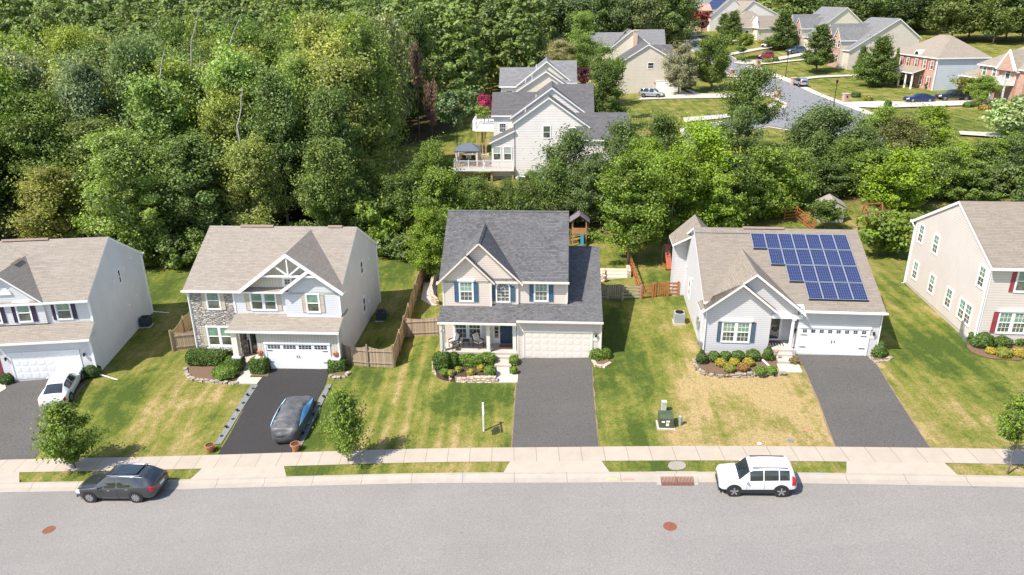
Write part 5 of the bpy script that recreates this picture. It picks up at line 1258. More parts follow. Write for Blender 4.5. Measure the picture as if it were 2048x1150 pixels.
def crown(name, kind, w, h, seed, ncl, nlf, leaf, rc=.16, inner=.25, droop=0, gap=0.0, flower=None):
    g = np.random.default_rng(seed)
    t = g.random(ncl); t = t if kind != 'cone' else t ** 1.3
    th = g.random(ncl) * 2 * np.pi; rho = np.sqrt(inner + (1 - inner) * g.random(ncl))
    lob = 1 + .20 * np.sin(th * 3 + seed) + .16 * np.sin(th * 5 + t * 9 + seed * 2) + .17 * g.standard_normal(ncl)
    R_ = w / 2 * PROF[kind](t) * rho * lob * (1 - rc)
    cc = np.stack([R_ * np.cos(th), R_ * np.sin(th), h * (t * (1 - rc * .8) + rc * .35)], 1)
    # knock out a few directions so the crown has bays
    if gap:
        for _ in range(4):
            a = g.random() * 2 * np.pi; tt = g.random()
            d = np.abs((th - a + np.pi) % (2 * np.pi) - np.pi); keep = ~((d < .5) & (np.abs(t - tt) < .13) & (g.random(ncl) < gap)); cc = cc[keep]; t = t[keep]; th = th[keep]; ncl = len(cc)
    rcl = w * rc * (.35 + 1.0 * g.random(ncl) ** 1.3)
    idx = g.integers(0, ncl, nlf)
    d = g.standard_normal((nlf, 3)); d /= np.linalg.norm(d, axis=1)[:, None]
    rr_ = (g.random(nlf) ** .4)[:, None]
    off = d * rr_ * rcl[idx][:, None]; off[:, 2] *= .8; ax = np.stack([np.cos(th), np.sin(th), .25 + .5 * g.random(ncl)], 1)[idx]; off += ax * (g.standard_normal(nlf) * .55)[:, None] * rcl[idx][:, None]
    Pn = cc[idx] + off
    if droop: Pn[:, 2] -= droop * np.hypot(off[:, 0], off[:, 1])
    Pn[:, 2] = np.clip(Pn[:, 2], 0.02 * h, None)
    out = Pn - np.array([0, 0, h * .45]); out /= np.linalg.norm(out, axis=1)[:, None] + 1e-9
    N = d * .45 + out * .3 + np.array([-.1, -.1, .45]) + g.standard_normal((nlf, 3)) * .6
    cl = g.random(ncl)
    col = np.stack([np.clip(.55 * cl[idx] + .45 * g.random(nlf), 0, 1), np.clip(.45 * g.random(ncl)[idx] + .55 * g.random(nlf), 0, 1), g.random(nlf)], 1)
    size = leaf * (.55 + .8 * g.random(nlf))
    me = leaves_mesh(name, Pn, N, g.standard_normal((nlf, 3)), size, .62, col, [LEAF])
    return me, cc
def trunk_mesh(name, h, hc, cc, r, seed, mat, lean=0, limbs=14):
    rg = random.Random(seed); m = MB(); top = h * .82
    pts = [V3((0, 0, -.6))]; n = 5
    for i in range(1, n + 1): pts.append(V3((rg.uniform(-.03, .03) * h * i / n + lean * i / n, rg.uniform(-.03, .03) * h * i / n, top * i / n)))
    for i in range(n): m.cyl(pts[i], pts[i + 1], r * (1 - .8 * i / n), r * (1 - .8 * (i + 1) / n), 8, cap=i == 0)
    for c in rg.sample(list(cc), min(limbs, len(cc))):
        c = V3(c) + V3((0, 0, h - hc)); b = c.z * .62; k = min(n - 1, max(0, int(b / top * n))); f = min(1, max(0, b / top * n - k)); p = pts[k].lerp(pts[k + 1], f)
        mid = p.lerp(c, .5) + V3((0, 0, -.04 * h)); rr0 = r * .4
        m.cyl(p, mid, rr0, rr0 * .6, 5, cap=False); m.cyl(mid, c, rr0 * .6, rr0 * .15, 5, cap=False)
    return m.mesh(name, mat, True)
KINDS = {}
def kind(key, prof, w, h, ncl, nlf, leaf, tr=.22, variants=2, pale=False, **k):
    L = []
    for i in range(variants):
        me, cc = crown('crown_' + key, prof, w, h, abs(hash_(key)) % 1000 + i * 17, ncl, nlf, leaf, **k); L.append((me, cc))
    KINDS[key] = (w, h, L, tr, pale)
def hash_(s): return sum((i + 3) * ord(c) for i, c in enumerate(s))
kind('big', 'round', 10, 12, 120, 42000, .160, .26, 3, gap=.8)
kind('forest', 'forest', 9, 16, 140, 44000, .168, .22, 4, gap=.8, pale=True)
kind('loose', 'spread', 8, 9, 80, 21000, .132, .18, 3, rc=.17, gap=.9)
kind('mid', 'egg', 6, 8, 80, 21000, .124, .16, 3)
kind('cone', 'cone', 7, 11, 170, 30000, .17, .2, 2, rc=.12, inner=.4)
kind('street', 'egg', 3.4, 4.0, 60, 9500, .09, .075, 3, rc=.17, inner=.15)
kind('bush', 'round', 4, 3.2, 34, 5200, .16, .08, 3, rc=.2, inner=.4)
kind('wood', 'forest', 10, 13, 100, 18000, .27, .22, 3)
TC = {}
def tree(cx, yt, yb, wpx, Y, kd, col, label, group=None, name='tree', cat='tree', rs=None, bark=None, X=None, squash=1.0):
    d = ray(cx, (yt + yb) / 2); P = CAM + d * (Y / d.y); dt = ray(cx, yt); zt = (CAM + dt * (Y / dt.y)).z; db = ray(cx, yb); zb_ = (CAM + db * (Y / db.y)).z
    x = P.x if X is None else X; zg = T(x, Y); dep = (P - CAM).dot(_f); W_ = wpx * dep / F
    if kd in ('big', 'mid', 'cone') and W_ > 5: zb_ = min(zb_, zg + .14 * (zt - zg))
    zb_ = max(zb_, zg + .05); H_ = max(zt - zb_, .6)
    if kd in ('big', 'mid', 'forest'):
        W_ = min(W_, H_ / .98); kd = 'forest' if H_ / W_ > 1.5 else 'mid' if W_ < 7.5 else 'big'
    return put_tree(x, Y, zg, W_, H_, zb_ - zg, kd, col, label, group, name, cat, rs, bark)
TN = [0]
def put_tree(x, Y, zg, W_, H_, cb, kd, col, label, group=None, name='tree', cat='tree', rs=None, bark=None):
    TN[0] += 1; rg = random.Random(TN[0] * 7 + 1)
    w0, h0, L, tr, pale = KINDS[kd]; vi = TN[0] % len(L); me, cc = L[vi]
    root = empty(name, (x, Y, zg), rg.uniform(0, 360), label, cat, group)
    c = link('crown', me, root); c.location = (0, 0, cb); c.scale = (W_ / w0, W_ / w0, H_ / h0); c.color = ((*col, 1) if col[0] > col[1] * .7 else (max(col[0], col[1] * .70), col[1], col[2] * 1.1, 1))
    # a real trunk, shared when proportions repeat
    key = (kd, vi, round((cb + H_) / H_, 1)); 
    if key not in TC: TC[key] = trunk_mesh('trunk', h0 * (cb + H_) / H_, h0, cc, tr * (1.0), TN[0], BARKP if pale else BARK)
    t = link('trunk', TC[key], root); t.scale = (W_ / w0, W_ / w0, H_ / h0)
    return root
DG = (.075, .135, .032); MG = (.115, .185, .034); BG = (.170, .255, .036); YG = (.150, .175, .028); LG = (.070, .105, .035); GG = (.058, .078, .038); OL = (.16, .17, .05)
rg = random.Random(5)
def vary(c, a=.18):
    k = 1 + rg.uniform(-a, a); return (c[0] * k * (1 + rg.uniform(-.15, .15)), c[1] * k, c[2] * k * (1 + rg.uniform(-.2, .2)))
# street trees
tree(130, 806, 922, 106, 40.8, 'street', (.135, .215, .030), 'small bright green street tree behind the dark grey crossover', 'young street trees along the kerb', 'street_tree')
tree(688, 780, 908, 82, 39.2, 'street', (.135, .215, .030), 'slim bright green street tree casting its shadow on the sidewalk', 'young street trees along the kerb', 'street_tree')
tree(2046, 790, 885, 88, 33.6, 'street', (.135, .215, .030), 'bright green street tree cut by the right edge', 'young street trees along the kerb', 'street_tree')
# tree row behind the near houses
ROW = [
 (1262, 300, 500, 155, 68.5, 'big', BG, 'broad bright green tree right behind the central house gate'),
 (1345, 290, 475, 150, 73, 'big', (0.143, 0.263, 0.028), 'bright green tree just left behind the solar house roof'),
 (1400, 236, 440, 140, 77, 'big', (0.202, 0.338, 0.028), 'tallest yellow green tree of the row, left of centre behind the solar house'),
 (1465, 310, 470, 120, 76, 'mid', MG, 'rounded mid green tree behind the solar house ridge'),
 (1530, 285, 465, 125, 79, 'forest', (0.125, 0.235, 0.028), 'leafy green tree beside the orange rail fence behind the solar house'),
 (1240, 245, 400, 120, 84, 'loose', (0.084, 0.169, 0.043), 'blue green loose tree behind the low roof of the white gable house'),
 (1140, 255, 405, 150, 84, 'loose', (0.084, 0.169, 0.043), 'feathery blue green tree in front of the white gable house wall'),
 (1180, 310, 440, 110, 78, 'mid', DG, 'dark green tree behind the right roof edge of the central house'),
 (1110, 330, 450, 100, 80, 'loose', MG, 'feathery green tree above the central house ridge'),
 (1325, 225, 350, 110, 96, 'loose', (0.093, 0.179, 0.040), 'blue green tree below the wide lawn, left of the tallest yellow tree'),
 (1505, 128, 250, 125, 98, 'loose', (0.110, 0.188, 0.043), 'tall airy tree standing in front of the street corner'),
 (1480, 215, 330, 100, 90, 'loose', (0.084, 0.169, 0.043), 'dark airy tree under the street corner'),
 (1600, 235, 370, 110, 88, 'mid', DG, 'dark green tree left of the tree with brown patches'),
 (1655, 205, 345, 150, 93, 'loose', (0.125, 0.188, 0.050), 'wide tree with brownish patches below the side street'),
 (1720, 255, 380, 110, 90, 'loose', (0.084, 0.160, 0.040), 'blue green tree behind the shed'),
 (1640, 320, 420, 130, 84, 'loose', DG, 'dark spreading tree overhanging the garden shed'),
 (1856, 208, 330, 165, 97, 'big', (0.218, 0.290, 0.036), 'large yellow green tree in front of the far lawn'),
 (1800, 235, 360, 120, 92, 'loose', OL, 'olive tree left of the large yellow green one'),
 (1800, 298, 445, 130, 79, 'forest', (0.211, 0.319, 0.028), 'bright yellow green tree above the play set'),
 (1775, 425, 498, 100, 66.5, 'bush', (0.110, 0.216, 0.028), 'dense low tree on the lawn between the solar and the beige house'),
 (1885, 300, 400, 110, 88, 'mid', (0.084, 0.160, 0.043), 'grey green tree behind the beige house'),
 (1945, 315, 420, 85, 80, 'cone', (0.093, 0.206, 0.036), 'feathery evergreen behind the beige house'),
 (1990, 330, 420, 110, 84, 'cone', MG, 'green conical tree behind the beige house roof'),
 (2040, 268, 420, 120, 84, 'forest', DG, 'dark tree behind the beige house at the right edge'),
 (2046, 195, 275, 110, 99, 'bush', (0.302, 0.375, 0.162), 'cream flowering crape myrtle at the right edge'),
 (1655, 404, 440, 56, 74, 'bush', (0.084, 0.169, 0.028), 'small dark tree right in front of the garden shed'),
 (880, 330, 470, 130, 78, 'mid', (0.118, 0.225, 0.028), 'green tree behind the left corner of the central house'),
 (856, 415, 545, 90, 69.5, 'mid', (0.160, 0.281, 0.028), 'bushy light green tree at the back left corner of the central house'),
 (905, 430, 500, 80, 71, 'bush', (0.151, 0.271, 0.031), 'bright shrub tree tucked behind the central house'),
 (800, 340, 470, 120, 82, 'mid', MG, 'green tree at the edge of the woods behind the stone house lawn'),
 (740, 400, 490, 90, 80, 'bush', (0.143, 0.254, 0.031), 'light green bushy tree behind the stone house ridge end'),
 (950, 352, 440, 90, 84, 'loose', (0.101, 0.198, 0.036), 'feathery green tree left above the central house ridge'),
 (862, 285, 400, 95, 90, 'loose', (0.125, 0.225, 0.036), 'feathery tree below the deck of the white gable house'),
 (1010, 356, 430, 70, 86, 'loose', MG, 'green tree below the raised deck'),
 (1765, 292, 440, 110, 83, 'mid', (.13, .20, .035), 'upright green tree directly above the orange garden swing'),
 (1885, 288, 440, 105, 81, 'mid', (.16, .235, .036), 'bright upright tree above the left rake of the beige house'),
 (1950, 280, 436, 110, 84, 'mid', (.12, .185, .035), 'upright green tree beside the feathery evergreen'),
 (2020, 262, 430, 110, 87, 'mid', (.14, .21, .036), 'tall green tree near the right edge above the beige roof'),
 (1590, 290, 450, 105, 81, 'mid', (.15, .225, .036), 'bright upright tree left of the garden shed'),
 (1620, 265, 420, 110, 87, 'mid', (.105, .165, .034), 'darker upright tree behind the one left of the shed'),
 (1725, 300, 440, 120, 84, 'forest', (0.140, 0.250, 0.033), 'round green tree between the shed and the orange garden swing'),
 (1850, 292, 436, 125, 82, 'forest', (0.140, 0.250, 0.033), 'full green tree directly above the beige house roof corner'),
 (1915, 285, 436, 120, 84, 'forest', (0.185, 0.306, 0.034), 'bright leafy tree above the beige house ridge'),
 (1990, 272, 432, 130, 86, 'forest', (0.140, 0.250, 0.033), 'full green tree above the right end of the beige ridge'),
 (1690, 272, 425, 115, 86, 'forest', (0.095, 0.181, 0.030), 'deep green tree above the shed roof'),
 (1570, 330, 440, 110, 80, 'big', (0.185, 0.306, 0.034), 'bright tree above the solar panels'),
 (1440, 340, 455, 120, 74, 'big', (0.185, 0.306, 0.034), 'bright leafy tree above the left end of the solar house ridge'),
 (1760, 215, 330, 100, 97, 'loose', (0.140, 0.250, 0.033), 'feathery tree between the brown patched and the large yellow tree'),
 (1290, 270, 400, 110, 80, 'big', (0.185, 0.306, 0.034), 'bright tree between the gate tree and the tallest yellow one'),
 (1062, 340, 425, 80, 90, 'loose', (0.093, 0.188, 0.036), 'slender dark tree near the parked white car beyond the row'),
 (920, 352, 420, 60, 92, 'loose', (0.125, 0.225, 0.031), 'small feathery tree left of the deck posts'),
]
for r_ in ROW: tree(r_[0], r_[1], r_[2], r_[3] * {'big': .84, 'mid': .82, 'forest': .92, 'loose': .9}.get(r_[5], 1), r_[4], r_[5], tuple(q * .95 for q in r_[6]), r_[7], 'trees in the row behind the near houses')
FAR = [
 (1213, 122, 210, 82, 122, 'mid', (0.076, 0.150, 0.028), 'round dark tree between the white and the tan house'),
 (1428, 66, 165, 82, 158, 'mid', (0.084, 0.179, 0.031), 'large dark green tree on the lawn corner of the side street'),
 (1640, 44, 125, 64, 172, 'cone', (0.076, 0.150, 0.031), 'dense pyramidal tree before the cream house with brick gables'),
 (1760, 70, 168, 74, 152, 'cone', (0.084, 0.160, 0.031), 'dense pyramidal tree on the lawn left of the blue grey house'),
 (1566, 18, 96, 60, 208, 'cone', (0.076, 0.150, 0.031), 'dense pyramidal tree beside the low tan roofed house'),
 (1466, 20, 76, 46, 222, 'cone', (0.084, 0.160, 0.031), 'dense pyramidal tree in front of the solar roofed house'),
 (1448, 24, 66, 30, 225, 'cone', (0.084, 0.160, 0.031), 'narrow pyramidal tree left of its wider twin'),
 (1368, 0, 44, 34, 250, 'mid', (0.076, 0.160, 0.031), 'dark tree at the top of the street before the pale grey house'),
 (1398, 24, 52, 42, 238, 'bush', (0.336, 0.085, 0.057), 'red leaved maple far up the street'),
 (1404, 40, 56, 22, 232, 'bush', (0.151, 0.056, 0.065), 'plum coloured shrub tree far up the street'),
 (1362, 80, 148, 66, 156, 'mid', (.24, .23, .14), 'pink flowering crape myrtle right of the tan house'),
 (1490, 68, 92, 38, 196, 'bush', (0.185, 0.225, 0.043), 'small rounded olive tree on the lawn above the red hatchback'),
 (1482, 94, 104, 20, 190, 'bush', (0.101, 0.169, 0.043), 'tiny low tree beside the driveway of the red hatchback'),
 (968, 190, 224, 25, 118, 'bush', (.42, .055, .14), 'magenta flowering crape myrtle behind the high deck'),
 (965, 212, 234, 30, 117, 'bush', (0.202, 0.281, 0.057), 'yellow green shrub under the magenta crape myrtle'),
 (912, 182, 250, 74, 122, 'bush', (0.168, 0.235, 0.100), 'grey green spreading shrub tree at the wood edge'),
 (1168, 136, 168, 24, 126, 'bush', (0.118, 0.037, 0.050), 'dark plum tree between the two grey roofs'),
 (1170, 72, 130, 70, 150, 'loose', (0.134, 0.225, 0.043), 'light green tree at the left of the tan house'),
 (1200, 90, 160, 66, 148, 'loose', (0.125, 0.216, 0.043), 'pale green tree leaning against the tan house'),
 (1125, 78, 120, 60, 150, 'loose', (0.336, 0.319, 0.157), 'pinkish flowering tree behind the grey roofs'),
 (1165, 22, 88, 64, 185, 'big', (0.185, 0.271, 0.050), 'rounded light green tree behind the skylight house'),
 (1232, 120, 160, 40, 132, 'bush', MG, 'small green tree in front of the tan house corner'),
 (1725, 88, 145, 26, 162, 'cone', (0.067, 0.140, 0.028), 'narrow weeping evergreen by the tan brick gabled house'),
 (1718, 110, 148, 14, 160, 'cone', (0.101, 0.206, 0.028), 'thin upright evergreen left of the pyramidal lawn tree'),
 (1793, 92, 152, 13, 155, 'cone', (0.101, 0.225, 0.028), 'thin upright evergreen beside the blue grey house garage'),
 (1945, 157, 188, 58, 132, 'bush', (0.202, 0.206, 0.043), 'broad olive shrub tree against the blue grey side wall'),
 (1970, 152, 200, 62, 126, 'loose', (0.168, 0.281, 0.043), 'pale green tree left of the brick balcony house'),
 (1945, 118, 140, 22, 165, 'cone', (0.084, 0.169, 0.043), 'small conifer on the far back lawn'),
 (1195, 190, 218, 30, 128, 'bush', (0.101, 0.169, 0.028), 'shrub at the foot of the round dark tree'),
]
for r_ in FAR: tree(*r_[:6], r_[6], r_[7], 'trees in the far neighbourhood')
# ---- the woods on the left
WOODN = 0
DEEP = []
def wood_tree(x, y, W_, H_, kd, col, label, gname):
    if (y > 158 and x < 60 and 'left' in gname) or (y > 268 and 'far' in gname): DEEP.append((x, y, W_, H_, col)); return
    zg = T(x, y); put_tree(x, y, zg, W_, H_ * .86, H_ * .14, kd, col, label, gname, 'tree')
def leftedge(y):
    "x of the wood edge on its right side"
    return float(np.interp(y, [76, 84, 92, 100, 112, 125, 138, 150, 170, 200, 240, 300], [-20, -17, -17, -18, -21, -24, -24, -18, 2, 12, 26, 40]))
cells = []
yy = 79.0; row = 0
while yy < 325:
    xr = leftedge(yy); xl = -(yy * .72 + 10); x = xr - rg.uniform(0, 3); st = 7.0 if yy < 110 else 8.2 if yy < 190 else 11.5
    while x > xl:
        cells.append((x + rg.uniform(-1.5, 1.5), yy + rg.uniform(-1.8, 1.8), row)); x -= st * rg.uniform(.85, 1.2)
    yy += 6.8 if yy < 110 else 9.5 if yy < 190 else 15; row += 1
ADJ = ['mid green', 'yellow green', 'dark green', 'grey green', 'bright green']
ORD = ['front', 'second', 'third', 'fourth', 'fifth', 'sixth', 'seventh', 'eighth', 'ninth', 'tenth', 'eleventh', 'twelfth', 'thirteenth', 'fourteenth', 'fifteenth', 'sixteenth', 'seventeenth', 'eighteenth', 'nineteenth', 'twentieth']
SEEN = {}
def wlabel(adj, x, y, rw):
    c = V3((x, y, T(x, y) + 14)) - CAM; px = 1024 + F * c.dot(_r) / c.dot(_f)
    place = 'at the left edge of the photo' if px < 90 else 'above the far left house' if px < 260 else 'above the gap left of stone house' if px < 400 else 'above left half of stone house roof' if px < 560 else 'above right half of stone house roof' if px < 720 else 'above the fence gap right of stone house' if px < 860 else 'above the central house' if px < 1140 else 'right of the central house ridge'
    l = f'{adj} tree, {ORD[min(rw, 19)]} woods row, {place}'; n = SEEN.get(l, 0); SEEN[l] = n + 1
    return l
for x, y, rw in cells:
    u = rg.random()
    H_ = {0: rg.uniform(11, 15.5), 1: rg.uniform(15, 20)}.get(rw, rg.uniform(19, 24))
    if y > 104: H_ = rg.uniform(20, 25)
    if y > 190: H_ = rg.uniform(20, 27)
    W_ = rg.uniform(6.5, 10.5) * (.85 if rw == 0 else 1) * (1.35 if y > 190 else 1)
    k = 0 if u < .30 else 1 if u < .5 else 2 if u < .64 else 3 if u < .80 else 4
    col = vary([(.180, .240, .052), (.245, .285, .065), (.135, .190, .050), (.215, .255, .105), (.205, .280, .052)][k])
    wood_tree(x, y, W_, H_, 'forest' if y < 140 else 'wood', col, wlabel(ADJ[k], x, y, rw), 'trees of the dense left woods')
# woods across the top (behind the far houses)
def flabel(adj, x, y):
    c = V3((x, y, T(x, y) + 12)) - CAM; px = 1024 + F * c.dot(_r) / c.dot(_f); dd = int(math.hypot(x, y) / 14) - 14
    place = 'above the pale farthest houses' if px < 1440 else 'above the solar roofed far house' if px < 1510 else 'above the low tan roofed house' if px < 1600 else 'above the cream brick gabled house' if px < 1700 else 'above the tan brick gabled house' if px < 1800 else 'above the blue grey house' if px < 1900 else 'right of the blue grey house roof' if px < 1975 else 'in the top right corner'
    return f'{adj} tree, {ORD[max(0, min(dd, 19))]} rank of far woods, {place}'
FADJ = ['round mid green', 'dark green', 'pale green']; FC = [(.105, .155, .045), (.07, .12, .035), (.15, .20, .06)]
for i in range(95):
    y = rg.uniform(225, 330); a = rg.uniform(.17, .80); x = a * y * 1.0
    if x < 100 and y < 262: y += 60; x = a * y
    if 55 < x < 95 and y < 312: continue
    if x > 98 and y < 235: y = 240
    k = rg.choice([0, 1, 2]); wood_tree(x, y, rg.uniform(10, 15), rg.uniform(13, 18), 'wood', vary(FC[k]), flabel(FADJ[k], x, y), 'trees of the far right woods')
for i in range(16):
    x = 48 + i * 9 + rg.uniform(-3, 3); y = 345 + rg.uniform(-8, 20); k = rg.choice([0, 1, 2]); wood_tree(x, y, 15, rg.uniform(16, 20), 'wood', vary(FC[k]), flabel(FADJ[k], x, y), 'trees of the far right woods')
for i in range(24):   # right hand wood edge, nearer
    x = 98 + i * 4.4 + rg.uniform(-2, 2); y = 222 - (i * 2.0) + rg.uniform(-5, 5)
    if x < 118: y += 16
    k = rg.choice([0, 1, 2]); wood_tree(x, y, rg.uniform(10, 14), rg.uniform(12, 16), 'wood', vary(FC[k]), flabel(FADJ[k], x, y), 'trees of the far right woods')
for i in range(14):   # trees between the woods and the far houses, at the top centre
    x = 4 + i * 3.6 + rg.uniform(-1, 1); y = 196 + rg.uniform(-6, 22) + i * 2.5; k = rg.choice([0, 1, 2])
    wood_tree(x, y, rg.uniform(9, 13), rg.uniform(15, 19), 'wood', vary(FC[k]), f'{FADJ[k]} tree {ORD[i]} from the left behind the skylight house', 'trees at the top centre')
# the deep woods behind those rows read as one mass
def deep_woods():
    g = np.random.default_rng(3); Cs, Ns, Ss, Cc = [], [], [], []
    for x, y, W_, H_, col in DEEP:
        n = 2600 if y < 215 else 1300; t = g.random(60); th = g.random(60) * 6.283; rr = W_ / 2 * PROF['forest'](t) * np.sqrt(.4 + .6 * g.random(60))
        cc = np.stack([x + rr * np.cos(th), y + rr * np.sin(th), T(x, y) + H_ * (.12 + .86 * t)], 1); ix = g.integers(0, 60, n)
        d = g.standard_normal((n, 3)); d /= np.linalg.norm(d, axis=1)[:, None]; off = d * (g.random(n) ** .4)[:, None] * W_ * .14; off[:, 2] *= .6
        Cs.append(cc[ix] + off); Ns.append(d * .6 + np.array([0, -.1, .55]) + g.standard_normal((n, 3)) * .4); Ss.append((.42 if y < 215 else .62) * (.6 + .8 * g.random(n)))
        hue = g.random(); val = g.random(); Cc.append(np.stack([np.clip(.7 * hue + .3 * g.random(n), 0, 1), np.clip(.5 * val + .5 * g.random(n), 0, 1), g.random(n)], 1))
    C_ = np.concatenate(Cs); me = leaves_mesh('distant_woods', C_, np.concatenate(Ns), g.standard_normal(C_.shape), np.concatenate(Ss), .65, np.concatenate(Cc), [LEAF])
    o = link('distant_woods', me); o.color = (.155, .205, .055, 1); tag(o, 'continuous mass of treetops behind the nearer trees', 'woods', kind='stuff')
deep_woods()
# undergrowth along the edge of the woods
for i in range(34):
    x = -58 + i * 1.55 + rg.uniform(-.6, .6); y = 77.2 + rg.uniform(-.8, 1.6)
    if x > -12: y -= 1.0
    put_tree(x, y, T(x, y), rg.uniform(2.6, 4.6), rg.uniform(1.8, 3.6), 0, 'bush', vary([(.135, .21, .03), MG, (.10, .155, .03), (.17, .22, .035)][i % 4]), f"{['bright', 'mid green', 'dull green', 'yellow green'][i % 4]} shrub, {ORD[i // 4]} of its colour from the left at the woods' foot", 'undergrowth shrubs along the wood edge', 'shrub', 'shrub')
for i in range(26):
    x = -6 + i * 2.6 + rg.uniform(-.8, .8); y = 80 + rg.uniform(-2, 4)
    if 30 < x < 44: y += 6
    put_tree(x, y, T(x, y), rg.uniform(3, 5), rg.uniform(2, 4), 0, 'bush', vary([DG, MG, (.10, .15, .03)][i % 3]), f"{['dark', 'mid green', 'olive'][i % 3]} shrub, {ORD[i // 3]} of its colour from the left under the tree row", 'shrubs under the tree row', 'shrub', 'shrub')
# dead trunks and bare limbs showing in the woods
def snag(px, yt, yb, Y, label, r=.2, spread=1.0):
    dt = ray(px, yt); a = CAM + dt * (Y / dt.y); zg = T(a.x, Y); rr = random.Random(px + 3)
    o = empty('dead_tree', (a.x, Y, zg), 0, label, 'dead tree', 'dead trees in the woods'); H_ = a.z - zg
    def limb(m, p, d, L, r0, lv):
        n = 4; q = V3(p)
        for i in range(n):
            d = (d + V3((rr.uniform(-.22, .22), rr.uniform(-.2, .2), rr.uniform(-.06, .16)))).normalized(); q2 = q + d * (L / n); m.cyl(q, q2, r0 * (1 - i / n * .6), r0 * (1 - (i + 1) / n * .6), 6, cap=False); q = q2
            if lv < 3 and i > 0 and rr.random() < .8:
                e = (d + V3((rr.uniform(-1, 1) * spread, rr.uniform(-.8, .5), rr.uniform(-.1, .8)))).normalized(); limb(m, q, e, L * rr.uniform(.14, .28), r0 * .45, lv + 1)
    m = MB(); limb(m, (0, 0, -.4), V3((.03, 0, 1)), H_ * .97, r, 1); m.build('trunk', plain('bleached_wood', (.40, .36, .31), .9), o)
snag(478, 236, 400, 81, 'pale bare trunk in front of the woods behind the stone house', .17, .5)
snag(245, 150, 300, 88, 'grey bare tree with crooked limbs high in the left woods', .24)
snag(285, 50, 120, 98, 'bleached branching dead crown near the top of the woods', .26, 1.3)
snag(395, 70, 140, 99, 'thin bleached dead crown right of its larger neighbour', .2, 1.2)
# dead brown vine-hung tree
tree(862, 165, 250, 26, 116, 'bush', (.20, .125, .085), 'brown dead vine covered tree at the edge of the dark woods', None, 'dead_tree', 'dead tree')
tree(832, 90, 170, 26, 118, 'bush', (.16, .11, .07), 'brown dead vine hung crown above the other dead one', None, 'dead_tree', 'dead tree')

_seen = {}
for o in list(COL.objects):   # look-alike neighbours: say which one of them, counted from the left
    if o.parent is None and o.get('group') in ('trees of the dense left woods', 'trees of the far right woods'): _seen.setdefault(o['label'], []).append(o)
for l, os_ in _seen.items():
    if len(os_) > 1:
        os_.sort(key=lambda q: q.location.x / q.location.y)
        for i, q in enumerate(os_): q['label'] = (['left', 'right'][i] if len(os_) == 2 else ['leftmost', 'second', 'third', 'fourth', 'fifth', 'sixth', 'seventh', 'eighth'][min(i, 7)]) + ' ' + l
print('TREES', sum(1 for o in COL.objects if o.parent is None and o.get('category') == 'tree'), 'deep', len(DEEP))
# =================================================================== shrubs, hedges, beds
def hedge_mesh(name, kind_, w, d, h, leaf, dens, seed):
    g = np.random.default_rng(seed); n = int(dens)
    if kind_ == 'box':
        a = np.array([w * d, w * h, w * h, d * h, d * h]); f = g.choice(5, n, p=a / a.sum()); u = g.random(n) - .5; v = g.random(n) - .5
        P = np.zeros((n, 3)); N = np.zeros((n, 3)); q = .5
        for k, (fn, nn) in enumerate(((lambda: (u * w, v * d, h), (0, 0, 1)), (lambda: (u * w, -d / 2, (v + .5) * h), (0, -1, 0)), (lambda: (u * w, d / 2, (v + .5) * h), (0, 1, 0)), (lambda: (-w / 2, u * d, (v + .5) * h), (-1, 0, 0)), (lambda: (w / 2, u * d, (v + .5) * h), (1, 0, 0)))):
            m = f == k; X = fn()
            for c in range(3): P[m, c] = (X[c] if np.isscalar(X[c]) else X[c][m])
            N[m] = nn
        # soften the edges
        c = np.array([0, 0, h * .5]); r = P - c; e = np.array([w, d, h]) / 2
        k = (np.abs(r / e) ** 5).sum(1) ** (1 / 5); r = r / k[:, None] ; P = c + r
        P[:, 2] = np.clip(P[:, 2], .03, None)
        P += N * (g.standard_normal(n) * .035)[:, None]
        P += N * (.05 * np.sin(P[:, 0] * 5.1 + seed) * np.sin(P[:, 1] * 4.3 + P[:, 2] * 4))[:, None]
    else:
        dd = g.standard_normal((n, 3)); dd /= np.linalg.norm(dd, axis=1)[:, None]; dd[:, 2] = np.where(dd[:, 2] < -.6, -dd[:, 2], dd[:, 2])
        dd /= np.linalg.norm(dd, axis=1)[:, None]
        bumpy = 1 + .06 * np.sin(dd[:, 0] * 7 + seed) * np.sin(dd[:, 1] * 6 + 1) + .05 * np.sin(dd[:, 2] * 9 + seed)
        pw = 1.0
        if kind_ == 'cone': pw = np.clip(1.12 - .75 * (dd[:, 2] * .5 + .5), .2, 1)
        P = np.stack([dd[:, 0] * w / 2 * bumpy * pw, dd[:, 1] * d / 2 * bumpy * pw, h * (.47 + .52 * dd[:, 2] * bumpy)], 1); P *= (1 - .09 * g.random(n) ** 2)[:, None]; N = dd
    NN = N + g.standard_normal((n, 3)) * .55
    cl = (np.sin(P[:, 0] * 3.1 + seed) + np.sin(P[:, 1] * 3.7) + np.sin(P[:, 2] * 4.1)) / 6 + .5
    col = np.stack([.5 * cl + .5 * g.random(n), .3 * cl + .7 * g.random(n), g.random(n)], 1)
    size = leaf * (.6 + .8 * g.random(n))
    # solid dark core
    m = MB(); k = .86
    if kind_ == 'box': m.box(-w / 2 * k, w / 2 * k, -d / 2 * k, d / 2 * k, 0, h * .92)
    else: m.sphere((0, 0, h * .45), w / 2 * k * (.7 if kind_ == 'cone' else 1), d / 2 * k * (.7 if kind_ == 'cone' else 1), h * .46, 10, 7)
    return leaves_mesh(name, P, NN, g.standard_normal((n, 3)), size, .7, col, [LEAF], (m.v, m.f))
HC = {}
